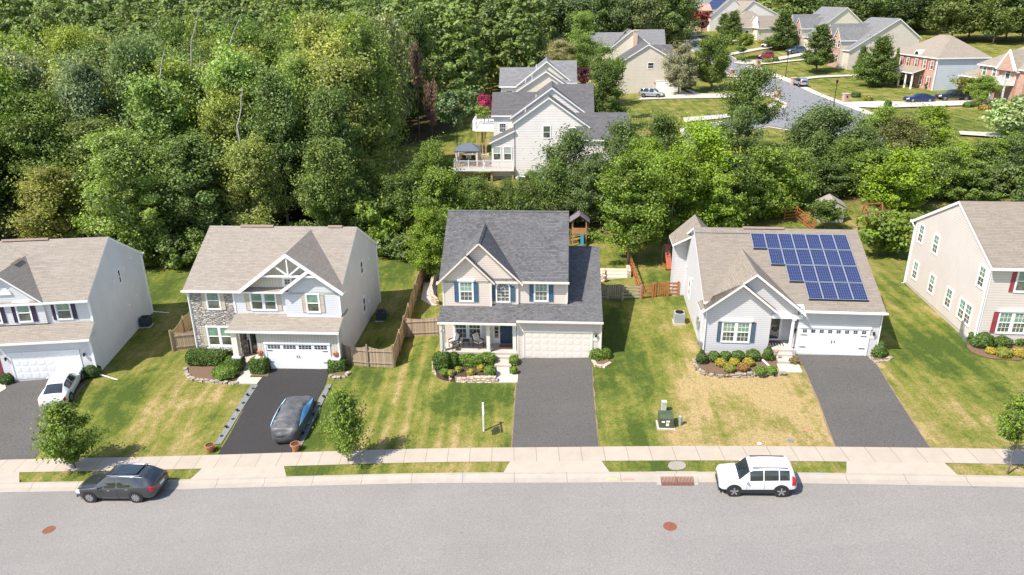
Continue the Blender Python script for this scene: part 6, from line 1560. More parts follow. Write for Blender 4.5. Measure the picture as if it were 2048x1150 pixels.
def shrub(x, y, w, d, h, kind_, col, label, yaw=0, name='shrub', cat='shrub', group=None, leaf=.06, z=None):
    key = (kind_, round(w, 1), round(d, 1), round(h, 1), round(leaf, 3))
    if key not in HC:
        area = (w * d + 2 * h * (w + d)) * (1 if kind_ == 'box' else .8)
        HC[key] = hedge_mesh(name, kind_, w, d, h, leaf, max(260, min(9000, area * 1.6 / (leaf * leaf * 1.4) )), len(HC) + 3)
    o = link(name, HC[key]); o.location = (x, y, (T(x, y) if z is None else z) - .04); o.rotation_euler = (0, 0, R(yaw)); o.color = (*col, 1)
    tag(o, label, cat, group); return o
def shrub_px(px, py, wpx, hpx, kind_, col, label, dep=None, **k):
    zc = {GC_: -.18, G4_: .92, G2_: -1.9, G5_: 1.65}.get(k.get('group'))
    "px,py: photo centre, wpx/hpx photo size"
    g0 = onz(px, py + hpx * .44, zc) if zc is not None else at(px, py + hpx * .42); z = (g0 - CAM).dot(_f); w = wpx * z / F; d = dep or w
    h = hpx * z / F / .93 * .80 if kind_ != 'box' else max(.35, (hpx * z / F - d * .42) / .9)
    y = g0.y + (d * .32 if kind_ != 'box' else d * .5)
    return shrub(g0.x, y, w, d, h, kind_, col, label, z=zc, **k)
HG = (.090, .150, .028); HL = (.135, .215, .032); HD = (.065, .115, .028); HY = (.34, .28, .045); HO = (.30, .17, .05); HYG = (.24, .25, .045)
GC_ = 'clipped shrubs in the front bed of the central house'; G4_ = 'shrubs in the front bed of the solar house'; G2_ = 'clipped hedges in front of the stone house'; G5_ = 'shrubs in the bed of the right house'
shrub_px(883, 724, 32, 40, 'box', HG, 'tall square clipped hedge at the left end of the porch', 1.0, yaw=-4, name='hedge', cat='hedge', group=GC_)
shrub_px(906, 722, 17, 34, 'box', HG, 'narrow dark hedge block between the tall and the long porch hedge', .9, yaw=-4, name='hedge', cat='hedge', group=GC_)
shrub_px(940, 722, 56, 28, 'box', HL, 'long clipped hedge in front of the porch columns', .9, yaw=-4, name='hedge', cat='hedge', group=GC_)
shrub_px(977, 719, 27, 28, 'box', HL, 'square clipped hedge beside the porch steps', .9, yaw=-4, name='hedge', cat='hedge', group=GC_)
shrub_px(888, 744.5, 18, 13, 'ball', HL, 'low round green shrub at the front left of the block wall bed', group=GC_)
shrub_px(902, 746, 15, 13, 'ball', HYG, 'yellow green square shrub second from the left in the bed', group=GC_)
shrub_px(917, 738.5, 13, 14, 'ball', HYG, 'yellow green shrub just below the long porch hedge', group=GC_)
shrub_px(941, 745, 16, 16, 'ball', HY, 'yellow shrub in the middle of the mulch bed', group=GC_)
shrub_px(961.5, 737, 16, 15, 'ball', HY, 'yellow shrub below the hedge beside the steps', group=GC_)
shrub_px(980, 742, 25, 21, 'ball', HL, 'largest round green shrub next to the walk of the central house', group=GC_)
shrub_px(1028, 722, 17, 22, 'box', HL, 'clipped box hedge between the steps and the driveway', .8, yaw=-4, name='hedge', cat='hedge', group=GC_)
shrub_px(1027.5, 741, 18, 15, 'ball', HL, 'round green shrub between the walk and the driveway edge', group=GC_)
shrub_px(1201, 711, 38, 38, 'box', HL, 'big rounded shrub at the right corner of the central garage', 1.2, yaw=8, group=GC_)
shrub_px(412, 715, 86, 37, 'box', HG, 'long thick clipped hedge under the stone wall window', 1.3, yaw=-4, name='hedge', cat='hedge', group=G2_)
shrub_px(466, 729, 36, 34, 'box', HG, 'square hedge block right of the long hedge', 1.1, yaw=-4, name='hedge', cat='hedge', group=G2_)
shrub_px(446, 748, 52, 24, 'ball', HL, 'low flat rounded hedge at the front of the stone edged bed', name='hedge', cat='hedge', group=G2_)
shrub_px(516, 732, 36, 38, 'box', HG, 'square hedge between the entry walk and the white garage door', 1.1, yaw=-4, name='hedge', cat='hedge', group=G2_)
shrub_px(673, 733, 36, 36, 'box', HG, 'square hedge at the right corner of the white garage door', 1.1, yaw=6, name='hedge', cat='hedge', group=G2_)
shrub_px(181, 744, 33, 30, 'ball', HD, 'round dark shrub beside the front of the white sedan', group='round shrubs at the far left garage')
shrub_px(11, 759, 28, 26, 'ball', HD, 'round dark shrub left of the far left garage door', group='round shrubs at the far left garage')
for i, (px, py, w_, h_) in enumerate(((1404.6, 714, 27, 32), (1429, 714, 24, 25), (1452.5, 713, 23, 22), (1478, 712.5, 26, 23), (1508, 711, 28, 26))):
    shrub_px(px, py, w_, h_, 'ball' if i else 'cone', HD if i == 0 else HG, ['upright dark shrub at the left corner of the solar house', 'second round green shrub of the back line below the solar house wall', 'middle round green shrub of the back line under the window', 'fourth round green shrub of the back line under the window', 'large round green shrub of the back line near the porch'][i], group=G4_)
shrub_px(1538, 706, 26, 36, 'cone', HG, 'conical green shrub at the porch corner of the solar house', group=G4_)
for px, py, w_, c, l in ((1443, 726, 23, HY, 'yellow shrub at the left of the solar house bed'), (1470, 725, 21, HY, 'yellow shrub at the middle of the solar house bed'), (1498, 725.5, 22, HY, 'yellow shrub at the right of the solar house bed'), (1460, 737, 22, HYG, 'olive yellow shrub nearest the stone edging'), (1488, 735, 23, HO, 'orange brown shrub in the solar house bed'), (1522, 742, 24, HL, 'low bright green shrub at the end of the stone edging'), (1544, 741, 21, HL, 'low bright green shrub touching the front walk')):
    shrub_px(px, py, w_, w_ * .78, 'ball', c, l, group=G4_)
shrub_px(1761, 700, 40, 48, 'cone', HG, 'tall egg shaped shrub at the right corner of the solar house garage', group=G4_)
shrub_px(1590, 723, 20, 13, 'ball', (.18, .15, .06), 'wispy ornamental grass between the steps and the driveway', name='ornamental_grass', cat='grass', group=G4_)
for px, py, w_, h_, c, l in ((1967, 680, 44, 42, HG, 'big dark shrub at the front left corner of the beige house'), (2004, 684, 44, 34, HG, 'dark shrub second along the beige house front'), (2040, 682, 36, 32, HG, 'dark shrub under the double window at the right edge'), (1985, 702, 21, 18, HY, 'small yellow shrub in the beige house bed'), (2011, 707, 29, 23, HYG, 'yellow green shrub in front of the dark ones'), (2042, 708, 28, 22, HY, 'yellow shrub at the right edge of the photo')):
    shrub_px(px, py, w_, h_, 'ball', c, l, group=G5_)
FB = 'garden shrubs of the far houses'
for px, py, w_, h_, k_, c, l in ((1373, 172, 24, 20, 'ball', (.14, .20, .02), 'bright yellow green ball shrub at the tan garage corner'), (1372, 162, 18, 10, 'ball', HG, 'flat green shrub behind the bright ball shrub'), (1305, 176, 20, 10, 'ball', (.45, .10, .07), 'red flowering plant behind the silver minivan'),
    (1806, 159, 24, 20, 'box', HD, 'dark clipped hedge left of the brick porch'), (1828, 166, 30, 16, 'box', HD, 'dark clipped hedge in front of the brick porch'), (1855, 170, 10, 22, 'cone', HD, 'dark conical shrub at the porch corner'), (1714, 190, 18, 12, 'ball', HD, 'dark round shrub on the lawn by the brick pier'), (1738, 197, 18, 12, 'ball', HYG, 'pale green shrub on the far lawn'), (1777, 209, 14, 18, 'ball', HG, 'small green shrub at the coupe driveway'),
    (1940, 210, 20, 12, 'ball', HG, 'green shrub in the garden before the brick house'), (1958, 208, 22, 12, 'ball', (.12, .16, .03), 'lime shrub in the garden before the brick house'), (1972, 216, 22, 12, 'ball', (.30, .20, .05), 'golden shrub in the garden before the brick house'), (1990, 214, 24, 14, 'ball', (.14, .16, .04), 'pale shrub below the white balcony'), (2020, 222, 30, 16, 'ball', HYG, 'shrub in front of the brick wall corner'),
    (1672, 121, 18, 12, 'ball', HL, 'green shrub at the left corner of the tan house'), (1692, 124, 20, 12, 'ball', HG, 'rounded shrub along the tan house'), (1536, 122, 22, 12, 'ball', (.20, .22, .05), 'pale grass clump below the red hatchback'), (1552, 120, 12, 12, 'ball', HG, 'little dark shrub beside the pale grass clump'), (1523, 84, 12, 6, 'ball', (.5, .25, .03), 'orange flower bed at the low tan roofed house'), (1600, 92, 22, 12, 'ball', OL, 'olive shrub between the blue car and the brick gables'), (1483, 118, 16, 7, 'ball', HG, 'low shrub by the street entrance of the red hatchback'), (1418, 48, 20, 10, 'ball', (.45, .40, .36), 'pale flowering shrub at the solar roofed house')):
    shrub_px(px, py, w_, h_, k_, c, l, group=FB, leaf=.16)
# mulch beds with their edging
zq = lambda z, *P: [tuple(onz(a, b, z))[:2] for a, b in P]
patch('mulch_bed', zq(-.18, (873, 741), (868, 728), (870, 700), (992, 700), (993, 755), (960, 755), (915, 753), (888, 748)), MULCH, 0, .5, 'dark mulch bed under the central house hedges', 'flower bed', smooth=1, zf=lambda x, y: -.18, thick=.9)
patch('mulch_bed', pxs((1018, 728), (1038, 728), (1037, 750), (1019, 750)), MULCH2, .05, .5, 'small mulch bed between walk and driveway', 'flower bed')
patch('mulch_bed', pxs((1186, 716), (1190, 728), (1206, 732), (1219, 724), (1214, 712)), MULCH2, .05, .5, 'small round mulch bed at the central garage corner', 'flower bed', smooth=1)
patch('mulch_bed', pxs((372, 742), (380, 754), (420, 762), (470, 764), (484, 748), (480, 725), (375, 725)), MULCH2, .05, .5, 'brown mulch bed inside a stone ring at the stone house', 'flower bed', smooth=1)
patch('mulch_bed', pxs((500, 740), (540, 740), (536, 754), (500, 753)), MULCH2, .05, .5, 'mulch patch under the hedge by the entry walk', 'flower bed')
patch('mulch_bed', pxs((656, 740), (692, 738), (694, 754), (662, 756)), MULCH2, .05, .5, 'mulch patch under the hedge right of the white garage', 'flower bed', smooth=1)
patch('mulch_bed', zq(.9, (1393, 722), (1397, 734), (1422, 745), (1480, 748), (1554, 743), (1556, 705), (1400, 700)), MULCH2, 0, .5, 'reddish brown mulch bed of the solar house', 'flower bed', smooth=1, zf=lambda x, y: .9, thick=.6)
patch('mulch_bed', pxs((1740, 708), (1742, 722), (1776, 722), (1780, 710)), MULCH2, .05, .5, 'mulch ring under the tall egg shaped shrub', 'flower bed', smooth=1)
patch('mulch_bed', pxs((1930, 692), (1948, 710), (1990, 720), (2060, 722), (2060, 676), (1946, 680)), MULCH2, .05, .5, 'brown mulch bed of the right beige house', 'flower bed', smooth=1)
patch('mulch_bed', pxs((1578, 712), (1592, 712), (1606, 730), (1590, 730)), MULCH2, .05, .5, 'mulch patch beside the solar house walk', 'flower bed')
patch('gravel_bed', pxs((842, 600), (848, 566), (872, 566), (872, 612), (862, 612)), asphalt('pale_gravel', (.42, .38, .34), .5, .1, 14), .05, .6, 'pale gravel bed beside the left rear of the central house', 'gravel')
BLK = stone_mat('tan_wall_block', (.62, .47, .36), (.74, .60, .48), (.36, .27, .20), .4, .16); RKS = stone_mat('field_stone', (.33, .275, .215), (.45, .385, .31), (.25, .21, .17), .5, .3)
def blockwall(pts, h, bl, mat, label, name='retaining_wall', cat='garden wall', thick=.26, jit=.0, lay=1, z0=0.0):
    P = pxs(*pts); root = empty(name, (P[0][0], P[0][1], T(*P[0])), 0, label, cat); rr = random.Random(len(P)); m = MB(); O = V3(root.location)
    L = [0]; 
    for i in range(len(P) - 1): L.append(L[-1] + math.dist(P[i], P[i + 1]))
    for r_ in range(lay):
        s = (r_ % 2) * bl / 2
        while s < L[-1]:
            i = max(k for k in range(len(P) - 1) if L[k] <= s); f = (s - L[i]) / max(1e-6, L[i + 1] - L[i]); a = V3((P[i][0] + (P[i + 1][0] - P[i][0]) * f, P[i][1] + (P[i + 1][1] - P[i][1]) * f, 0)); d = V3((P[i + 1][0] - P[i][0], P[i + 1][1] - P[i][1], 0)).normalized(); n = V3((-d.y, d.x, 0))
            z = T(a.x, a.y) + z0 + r_ * h; hh = h * (1 + rr.uniform(-jit, jit)); b = bl * (.92 + rr.uniform(-jit, jit)); tt = thick * (1 + rr.uniform(-jit, jit)); a = a + n * rr.uniform(-jit, jit) * .2
            q = [a - n * tt / 2, a + d * b - n * tt / 2, a + d * b + n * tt / 2, a + n * tt / 2]
            m.prism([V3((p.x, p.y, z + hh * .97)) - O for p in q], (0, 0, -hh * .97 - (.15 if r_ == 0 else 0))); s += bl
    m.build('masonry', mat, root); return root
blockwall([(868, 732), (869, 744), (880, 753), (900, 760), (930, 763.5), (991, 763.5)], .14, .3, BLK, 'curved tan block wall around the central front bed', lay=3, thick=.3)
blockwall([(1186, 722), (1192, 732), (1208, 734), (1220, 727)], .14, .3, BLK, 'low tan block ring under the shrub right of the central garage')
blockwall([(372, 738), (372, 750), (384, 758), (410, 763), (440, 766), (474, 768)], .17, .42, RKS, 'rough stone edging of the stone house bed', 'stone_edging', 'stone edging', jit=.3)
blockwall([(1388, 722), (1391, 738), (1406, 748), (1430, 753), (1480, 754.5), (1556, 750)], .15, .42, RKS, 'rough stone edging of the solar house bed', 'stone_edging', 'stone edging', jit=.3, lay=2, thick=.2)
blockwall([(660, 752), (670, 757), (686, 756), (694, 750)], .17, .4, RKS, 'short stone edging under the hedge by the dark driveway', 'stone_edging', 'stone edging', jit=.3)
blockwall([(1742, 716), (1750, 724), (1770, 723), (1780, 716)], .12, .4, RKS, 'short stone edging under the egg shaped shrub', 'stone_edging', 'stone edging', jit=.3)
blockwall([(876, 612), (866, 604), (862, 585), (866, 566), (874, 556), (886, 550)], .17, .4, BLK, 'curved tan patio wall at the left rear of the central house', lay=4)
blockwall([(1197, 560), (1206, 563), (1208, 552)], .17, .4, BLK, 'tan patio wall end behind the charcoal garage roof', lay=4)
m = MB(); s0 = at(1223, 553); root = empty('garden_steps', (s0.x, s0.y, T(s0.x, s0.y)), 4, 'three pale stone garden steps behind the central house', 'steps')
for i in range(3): m.box(-1.5 + .03 * i, 1.4, -.7 + i * .5, -.2 + i * .5, -.4, .18 + .17 * i)
m.build('treads', plain('pale_tread', (.62, .52, .40), .9), root); MB().box(1.4, 1.75, -.7, .9, -.3, .85).build('pillar', BLK, root)
# walks to the doors
patch('front_walk', pxs((992, 741), (1019, 741), (1019, 749), (1036.5, 749), (1035, 766), (991, 766)), CONC, .07, .6, 'short concrete walk from the steps to the central driveway', 'walkway', thick=.1)
patch('front_walk', pxs((484, 747), (500, 735), (512, 735), (500, 756), (524, 756), (514, 769), (470, 768)), CONC, .07, .6, 'concrete walk beside the dark driveway leading to the stone entry', 'walkway', thick=.1)
patch('front_walk', pxs((1553, 729), (1597, 729), (1605, 746), (1560, 746)), CONC, .07, .6, 'concrete walk square between solar house steps and driveway', 'walkway', thick=.1)
patch('front_walk', pxs((-40, 770), (10, 768), (13, 778), (-20, 800), (-60, 800)), CONC, .07, .6, 'piece of concrete walk at the left edge', 'walkway', thick=.1)
# =================================================================== fences
CED = wood_mat('weathered_cedar', (.36, .27, .185), True, .145, .3); CEDN = wood_mat('fresh_cedar', (.52, .36, .20), True, .145, .15); ORG = plain('orange_stain', (.36, .125, .045), .7, var=.2); GRW = plain('grey_weathered', (.30, .26, .22), .9, var=.25)
def board_fence(P, label, h=1.75, mat=None, gz=None, bays=2.4, fresh=()):
    root = empty('board_fence', (P[0][0], P[0][1], T(*P[0])), 0, label, 'fence'); O = V3(root.location); mat = mat or CED; rr = random.Random(int(P[0][0] * 10)); bi = 0
    for i in range(len(P) - 1):
        a, b = V3((*P[i], 0)), V3((*P[i + 1], 0)); L = (b - a).length; n = max(1, round(L / bays)); d = (b - a) / L; nn = V3((-d.y, d.x, 0))
        for k in range(n):
            m = MB(); s0, s1 = L * k / n, L * (k + 1) / n; w = .145; nb = max(1, int((s1 - s0) / w))
            for j in range(nb):
                s = s0 + (s1 - s0) * j / nb; e = s + (s1 - s0) / nb * .94; t = (j + .5) / nb; sc = h - .20 * math.sin(math.pi * t) + rr.uniform(-.008, .008)
                p = a + d * s; q = a + d * e; z = T(p.x, p.y)
                c = [p, q, q + nn * .02, p + nn * .02]
                m.prism([V3((x.x, x.y, z + sc)) - O for x in c], (0, 0, -sc - .05), 1 if (bi, j) in fresh else 0)
            for zz in (.35, 1.35):
                p = a + d * s0; q = a + d * s1; m.beam(V3((p.x, p.y, T(p.x, p.y) + zz)) - O - nn * .04, V3((q.x, q.y, T(q.x, q.y) + zz)) - O - nn * .04, .04, .09, 0)
            m.build('panel', [mat, CEDN], root); bi += 1
        for k in range(n + 1):
            p = a + d * (L * k / n) - nn * .07; z = T(p.x, p.y); m = MB(); q = p - O; m.box(q.x - .06, q.x + .06, q.y - .06, q.y + .06, z - O.z - .3, z - O.z + h + .12); m.sphere((q.x, q.y, z - O.z + h + .15), .06, .06, .06, 6, 4); m.build('post', mat, root)
    return root
board_fence(pxs((688, 728), (788, 735)), 'weathered board fence between the stone house and the central lawn', fresh=((0, 5), (1, 5)))
board_fence(pxs((788, 735), (809, 674), (838, 580), (851, 553)), 'long tan board fence running back between the stone and the central house', mat=CEDN)
board_fence(pxs((810, 674), (881, 671)), 'weathered board fence joining the left side of the central house')
board_fence(pxs((347, 702), (396, 697)), 'short board fence in front of the stone house left side', fresh=((0, 4), (0, 12)))
board_fence(pxs((347, 702), (392, 645)), 'board fence running back left of the stone house', mat=CEDN)
def rail_fence(P, label, mat, h=1.15, rails=3, bays=2.4, picket=None, wire=False):
    root = empty('rail_fence', (P[0][0], P[0][1], T(*P[0])), 0, label, 'fence'); O = V3(root.location)
    for i in range(len(P) - 1):
        a, b = V3((*P[i], 0)), V3((*P[i + 1], 0)); L = (b - a).length; n = max(1, round(L / bays)); d = (b - a) / L
        for k in range(n):
            m = MB(); p = a + d * (L * k / n); q = a + d * (L * (k + 1) / n); zp, zq = T(p.x, p.y), T(q.x, q.y)
            for r_ in range(rails):
                zz = .22 + (h - .3) * r_ / (rails - 1); m.beam(V3((p.x, p.y, zp + zz)) - O, V3((q.x, q.y, zq + zz)) - O, .05, .13)
            m.build('rails', mat, root)
        for k in range(n + (1 if i == len(P) - 2 else 0)):
            p = a + d * (L * k / n); m = MB(); q = p - O; z = T(p.x, p.y) - O.z; m.box(q.x - .07, q.x + .07, q.y - .07, q.y + .07, z - .3, z + h + .08); m.build('post', mat, root)
    return root
def picket_gate(P, label, mat, h=1.25):
    root = empty('picket_gate', (P[0][0], P[0][1], T(*P[0])), 0, label, 'gate'); O = V3(root.location); a, b = V3((*P[0], 0)), V3((*P[1], 0)); L = (b - a).length; d = (b - a) / L; m = MB(); n = int(L / .17)
    for j in range(n):
        p = a + d * (L * (j + .5) / n); z = T(p.x, p.y); hh = h + .12 * math.sin(math.pi * (j + .5) / n); m.beam(V3((p.x, p.y, z + .05)) - O, V3((p.x, p.y, z + hh)) - O, .10, .03)
    for zz in (.3, 1.0): m.beam(V3((a.x, a.y, T(a.x, a.y) + zz)) - O + V3((0, .04, 0)), V3((b.x, b.y, T(b.x, b.y) + zz)) - O + V3((0, .04, 0)), .04, .1)
    m.build('pickets', mat, root)
    for p in (a, b): m = MB(); q = p - O; z = T(p.x, p.y) - O.z; m.box(q.x - .08, q.x + .08, q.y - .08, q.y + .08, z - .3, z + h + .1); m.build('post', mat, root)
rail_fence(pxs((1199, 598), (1215, 598)), 'short grey rail fence touching the central garage', GRW, rails=4, h=1.2)
picket_gate(pxs((1215, 598), (1245, 599)), 'grey weathered picket gate beside the central house', GRW)
rail_fence(pxs((1245, 599), (1281, 598)), 'grey rail fence between the grey gate and the orange panel', GRW, rails=4, h=1.2)
rail_fence(pxs((1283, 598), (1305, 595)), 'orange stained rail panel where the two fences meet', ORG, rails=4, h=1.25)
picket_gate(pxs((1309, 594), (1335, 592)), 'orange stained picket gate left of the solar house', ORG)
rail_fence(pxs((1335, 592), (1355, 591)), 'orange rail panel touching the solar house wall', ORG, rails=4, h=1.25)
rail_fence(pxs((1279, 590), (1261, 535), (1250, 505)), 'orange split rail fence running back between the two gardens', ORG)
rail_fence(pxs((1568, 440), (1592, 437), (1626, 464)), 'orange rail fence behind the solar panel roof', ORG, rails=4, h=1.3)
rail_fence(pxs((1140, 488), (1200, 478), (1240, 492)), 'dark rail fence in the shade behind the central house', plain('dark_rail', (.16, .10, .06), .9), rails=3)
rail_fence(pxs((760, 497), (838, 497)), 'pale rail fence half hidden by the hedge behind the stone house lawn', plain('pale_rail', (.50, .44, .36), .9), rails=2)
rail_fence(pxs((852, 552), (872, 535)), 'grey rail fence behind the left rear corner of the central house', GRW, rails=3)
# =================================================================== vehicles
TYRE = plain('tyre_rubber', (.018, .018, .019), .85, 0, 0); RIMM = plain('alloy_rim', (.52, .52, .54), .3, .8, 0); RIMD = plain('dark_rim', (.05, .05, .055), .4, .6, 0)
CGL = glass_mat('car_glass', (.010, .014, .017), (.02, .028, .03), .04); PLAS = plain('black_plastic', (.022, .022, .024), .6, 0, 0); CHR = plain('chrome', (.7, .7, .7), .15, 1, 0)
REDL = plain('red_lens', (.45, .015, .02), .2, 0, 0); CLRL = plain('clear_lens', (.65, .68, .7), .12, 0, 0); PLT = plain('number_plate', (.65, .66, .66), .5, 0, 0)
def paint(name, c, metal=0, rough=.22):
    if name in MATS: return MATS[name]
    m, n, b = new_mat(name); b.inputs['Base Color'].default_value = (*c, 1); b.inputs['Roughness'].default_value = rough; b.inputs['Metallic'].default_value = metal
    b.inputs['Coat Weight'].default_value = .7; b.inputs['Coat Roughness'].default_value = .05; MATS[name] = m; return m
def carsurf(sp, nx=64):
    L = sp['L']; xs = np.linspace(-L / 2, L / 2, nx); A = np.array(sp['st']); out = []
    def ip(c):
        v = np.interp(xs, A[:, 0], A[:, c]); w = v.copy()
        for _ in range(sp.get('sm', 1)): w[1:-1] = (v[:-2] + 2 * v[1:-1] + v[2:]) / 4; v = w.copy()
        return w
    zl, zb_, zt, wb, wt = [ip(c) for c in range(1, 6)]
    for i in range(nx):
        a, b, c, w, t = zl[i], zb_[i], zt[i], wb[i], wt[i]
        ring = [(0, a), (.78 * w, a), (.95 * w, a + .07), (.99 * w, a + .3 * (b - a)), (1.0 * w, a + .62 * (b - a)), (.985 * w, b - .05), (.95 * w, b)]
        for f in (.25, .5, .75): ring.append((.95 * w + (t - .95 * w) * f + .02 * math.sin(math.pi * f), b + (c - .05 - b) * f))
        ring += [(t, c - .05), (t - .07, c - .012), (t * .5, c + .008), (0, c + .018)]
        out.append(ring)
    return xs, np.array(out)
def patchsurf(m, xs, S_, i0, i1, j0, j1, side, off, mi=0, both=False, trim=None):
    "copy of a piece of the body skin pushed out by off"
    P = {}
    for i in range(i0, i1 + 1):
        for j in range(j0, j1 + 1):
            p = V3((xs[i], side * S_[i, j, 0], S_[i, j, 1])); ii0, ii1 = max(0, i - 1), min(len(xs) - 1, i + 1); jj0, jj1 = max(0, j - 1), min(S_.shape[1] - 1, j + 1)
            du = V3((xs[ii1] - xs[ii0], side * (S_[ii1, j, 0] - S_[ii0, j, 0]), S_[ii1, j, 1] - S_[ii0, j, 1])); dv = V3((0, side * (S_[i, jj1, 0] - S_[i, jj0, 0]), S_[i, jj1, 1] - S_[i, jj0, 1]))
            n = du.cross(dv); n = n.normalized() if n.length > 1e-9 else V3((0, 0, 1))
            if n.y * side < 0 and abs(n.y) > .3 or (abs(n.y) <= .3 and n.z < 0): n = -n
            P[i, j] = p + n * off
    for i in range(i0, i1):
        for j in range(j0, j1): m.poly([P[i, j], P[i + 1, j], P[i + 1, j + 1], P[i, j + 1]], mi)
def car(label, loc, heading, sp, pm, cat='car', group=None, name='parked_car', far=False, pitch=0):
    """heading: world direction the car faces"""
    o = empty(name, loc, 0, label, cat, group); o.rotation_euler = (0, pitch, math.atan2(heading[1], heading[0]))
    nx = 72 if not far else 40; xs, S_ = carsurf(sp, nx); NJ = S_.shape[1]; L = sp['L']; Wb = max(a[4] for a in sp['st'])
    m = MB(); i_ = 0
    for i in range(nx):
        for j in range(NJ): m.v.append((xs[i], S_[i, j, 0], S_[i, j, 1]))
        for j in range(NJ - 2, 0, -1): m.v.append((xs[i], -S_[i, j, 0], S_[i, j, 1]))
    K = 2 * NJ - 2
    for i in range(nx - 1):
        for k in range(K): kk = (k + 1) % K; m.f.append((i * K + k, i * K + kk, (i + 1) * K + kk, (i + 1) * K + k)); m.mi.append(1 if (sp.get('sill') and (k < 3 or k > K - 4)) else 0)
    for e in (0, nx - 1): m.f.append(tuple(e * K + k for k in range(K))); m.mi.append(0)
    body = m.build('body', [pm, PLAS], o, True)
    X = lambda x: int(np.argmin(np.abs(xs - x)))
    if sp.get('cover'): return o, xs, S_
    def part(nm, mat, f): m = MB(); f(m); return m.build(nm, mat, o, False)
    for x0, x1 in sp['sg']:
        for s in (1, -1): part('side_window', CGL, lambda m: patchsurf(m, xs, S_, X(x0), X(x1), 6, 10, s, .006))
    a, b = sp['ws']; part('windscreen', CGL, lambda m: [patchsurf(m, xs, S_, X(a), X(b), 11 if not sp.get('wsw') else 10, 13, s, .006) for s in (1, -1)])
    a, b = sp['rw']; part('rear_window', CGL, lambda m: [patchsurf(m, xs, S_, X(a), X(b), 11, 13, s, .006) for s in (1, -1)])
    R_ = sp['R']
    for wx in sp['wh']:
        for s in (1, -1):
            yb = s * Wb; m = MB(); m.cyl((wx, yb * .80, R_ + .02), (wx, s * (Wb + .008), R_ + .02), R_ + .07, n=22); m.build('wheel_arch', PLAS, o)
            m = MB(); m.cyl((wx, yb * .8, R_), (wx, s * (Wb + .022), R_), R_, n=22); t = m.build('wheel', TYRE, o)
            m = MB(); r2 = R_ * .66; m.cyl((wx, s * (Wb + .018), R_), (wx, s * (Wb + .026), R_), r2, n=20, mi=1)
            for k in range(sp.get('spk', 5)):
                an = 2 * math.pi * k / sp.get('spk', 5) + .3; m.beam((wx, s * (Wb + .03), R_), (wx + r2 * math.cos(an), s * (Wb + .03), R_ + r2 * math.sin(an)), .075, .02, 0, up=(0, 1, 0))
            m.cyl((wx, s * (Wb + .024), R_), (wx, s * (Wb + .034), R_), .07, n=10); m.build('rim', [RIMM, RIMD], t)
    mir = sp.get('mir', .55)
    for s in (1, -1): part('mirror', pm if not sp.get('blackmir') else PLAS, lambda m: m.sphere((mir, s * (Wb + .08), sp['st'][len(sp['st']) // 2][2] + .07), .08, .11, .07, 8, 5))
    f = L / 2; zf = sp.get('zl', .68); rz = sp.get('zr', .85)
    for s in (1, -1):
        i = X(f - .22); y = s * S_[i, 4, 0]; part('headlight', CLRL, lambda m: patchsurf(m, xs, S_, X(f - .42), X(f - .05), 4, 6, s, .008))
        part('taillight', REDL, lambda m: patchsurf(m, xs, S_, X(-f + .04), X(-f + .28), 4, 6 if not sp.get('tall') else 8, s, .008))
    part('grille', PLAS, lambda m: m.box(f - .01, f + .02, -.5, .5, zf - .28, zf - .02))
    part('bumper', PLAS, lambda m: m.box(f - .03, f + .03, -Wb * .75, Wb * .75, .24, .36))
    part('number_plate', PLT, lambda m: m.box(-f - .012, -f + .02, -.24, .24, sp.get('pz', .75), sp.get('pz', .75) + .14))
    if sp.get('rail'):
        a, b = sp['rail']
        for s in (1, -1): part('roof_rail', sp.get('railm', PLAS), lambda m: m.beam((a, s * (sp['rt'] - .06), sp['rz'] + .03), (b, s * (sp['rt'] - .06), sp['rz'] + .02), .045, .05))
    if not far:
        m = MB()
        for x in sp.get('doors', ()):
            i = X(x)
            for s in (1, -1):
                for j in range(2, 6): m.beam((xs[i], s * (S_[i, j, 0] + .002), S_[i, j, 1]), (xs[i], s * (S_[i, j + 1, 0] + .002), S_[i, j + 1, 1]), .012, .006)
        m.build('door_gap', PLAS, o)
        for x in sp.get('doors', ())[:-1]:
            for s in (1, -1): i = X(x - .75); part('door_handle', CHR if sp.get('chr') else pm, lambda m: m.box(xs[i], xs[i] + .18, s * (S_[i, 5, 0]) - .02, s * S_[i, 5, 0] + .025, S_[i, 5, 1] - .1, S_[i, 5, 1] - .07))
    return o, xs, S_
# stations: x, z low, z belt, z top, half width belt, half width top
SUV = dict(L=4.24, R=.345, wh=(1.30, -1.27), sg=((.42, -.28)[::-1], (-1.05, -.34), (-1.62, -1.12)), ws=(.42, .98), rw=(-2.06, -1.92), wsw=1, sill=1, doors=(.62, -.31, -1.08), mir=.62, blackmir=0, tall=1, spk=5, rail=(.25, -1.55), rt=.62, rz=1.66, pz=.7,
  st=[(-2.12, .42, .78, .84, .74, .60), (-2.08, .33, .95, 1.12, .84, .62), (-1.95, .27, 1.05, 1.56, .885, .62), (-1.75, .25, 1.06, 1.66, .90, .64), (-1.0, .23, 1.05, 1.69, .90, .67), (-.3, .23, 1.03, 1.69, .90, .68), (.3, .23, 1.01, 1.64, .90, .67), (.42, .23, 1.0, 1.60, .90, .66), (.98, .23, .98, 1.10, .90, .72), (1.15, .24, .97, 1.06, .90, .74), (1.85, .26, .92, .99, .88, .70), (2.03, .30, .84, .92, .82, .64), (2.12, .40, .70, .76, .70, .56)])
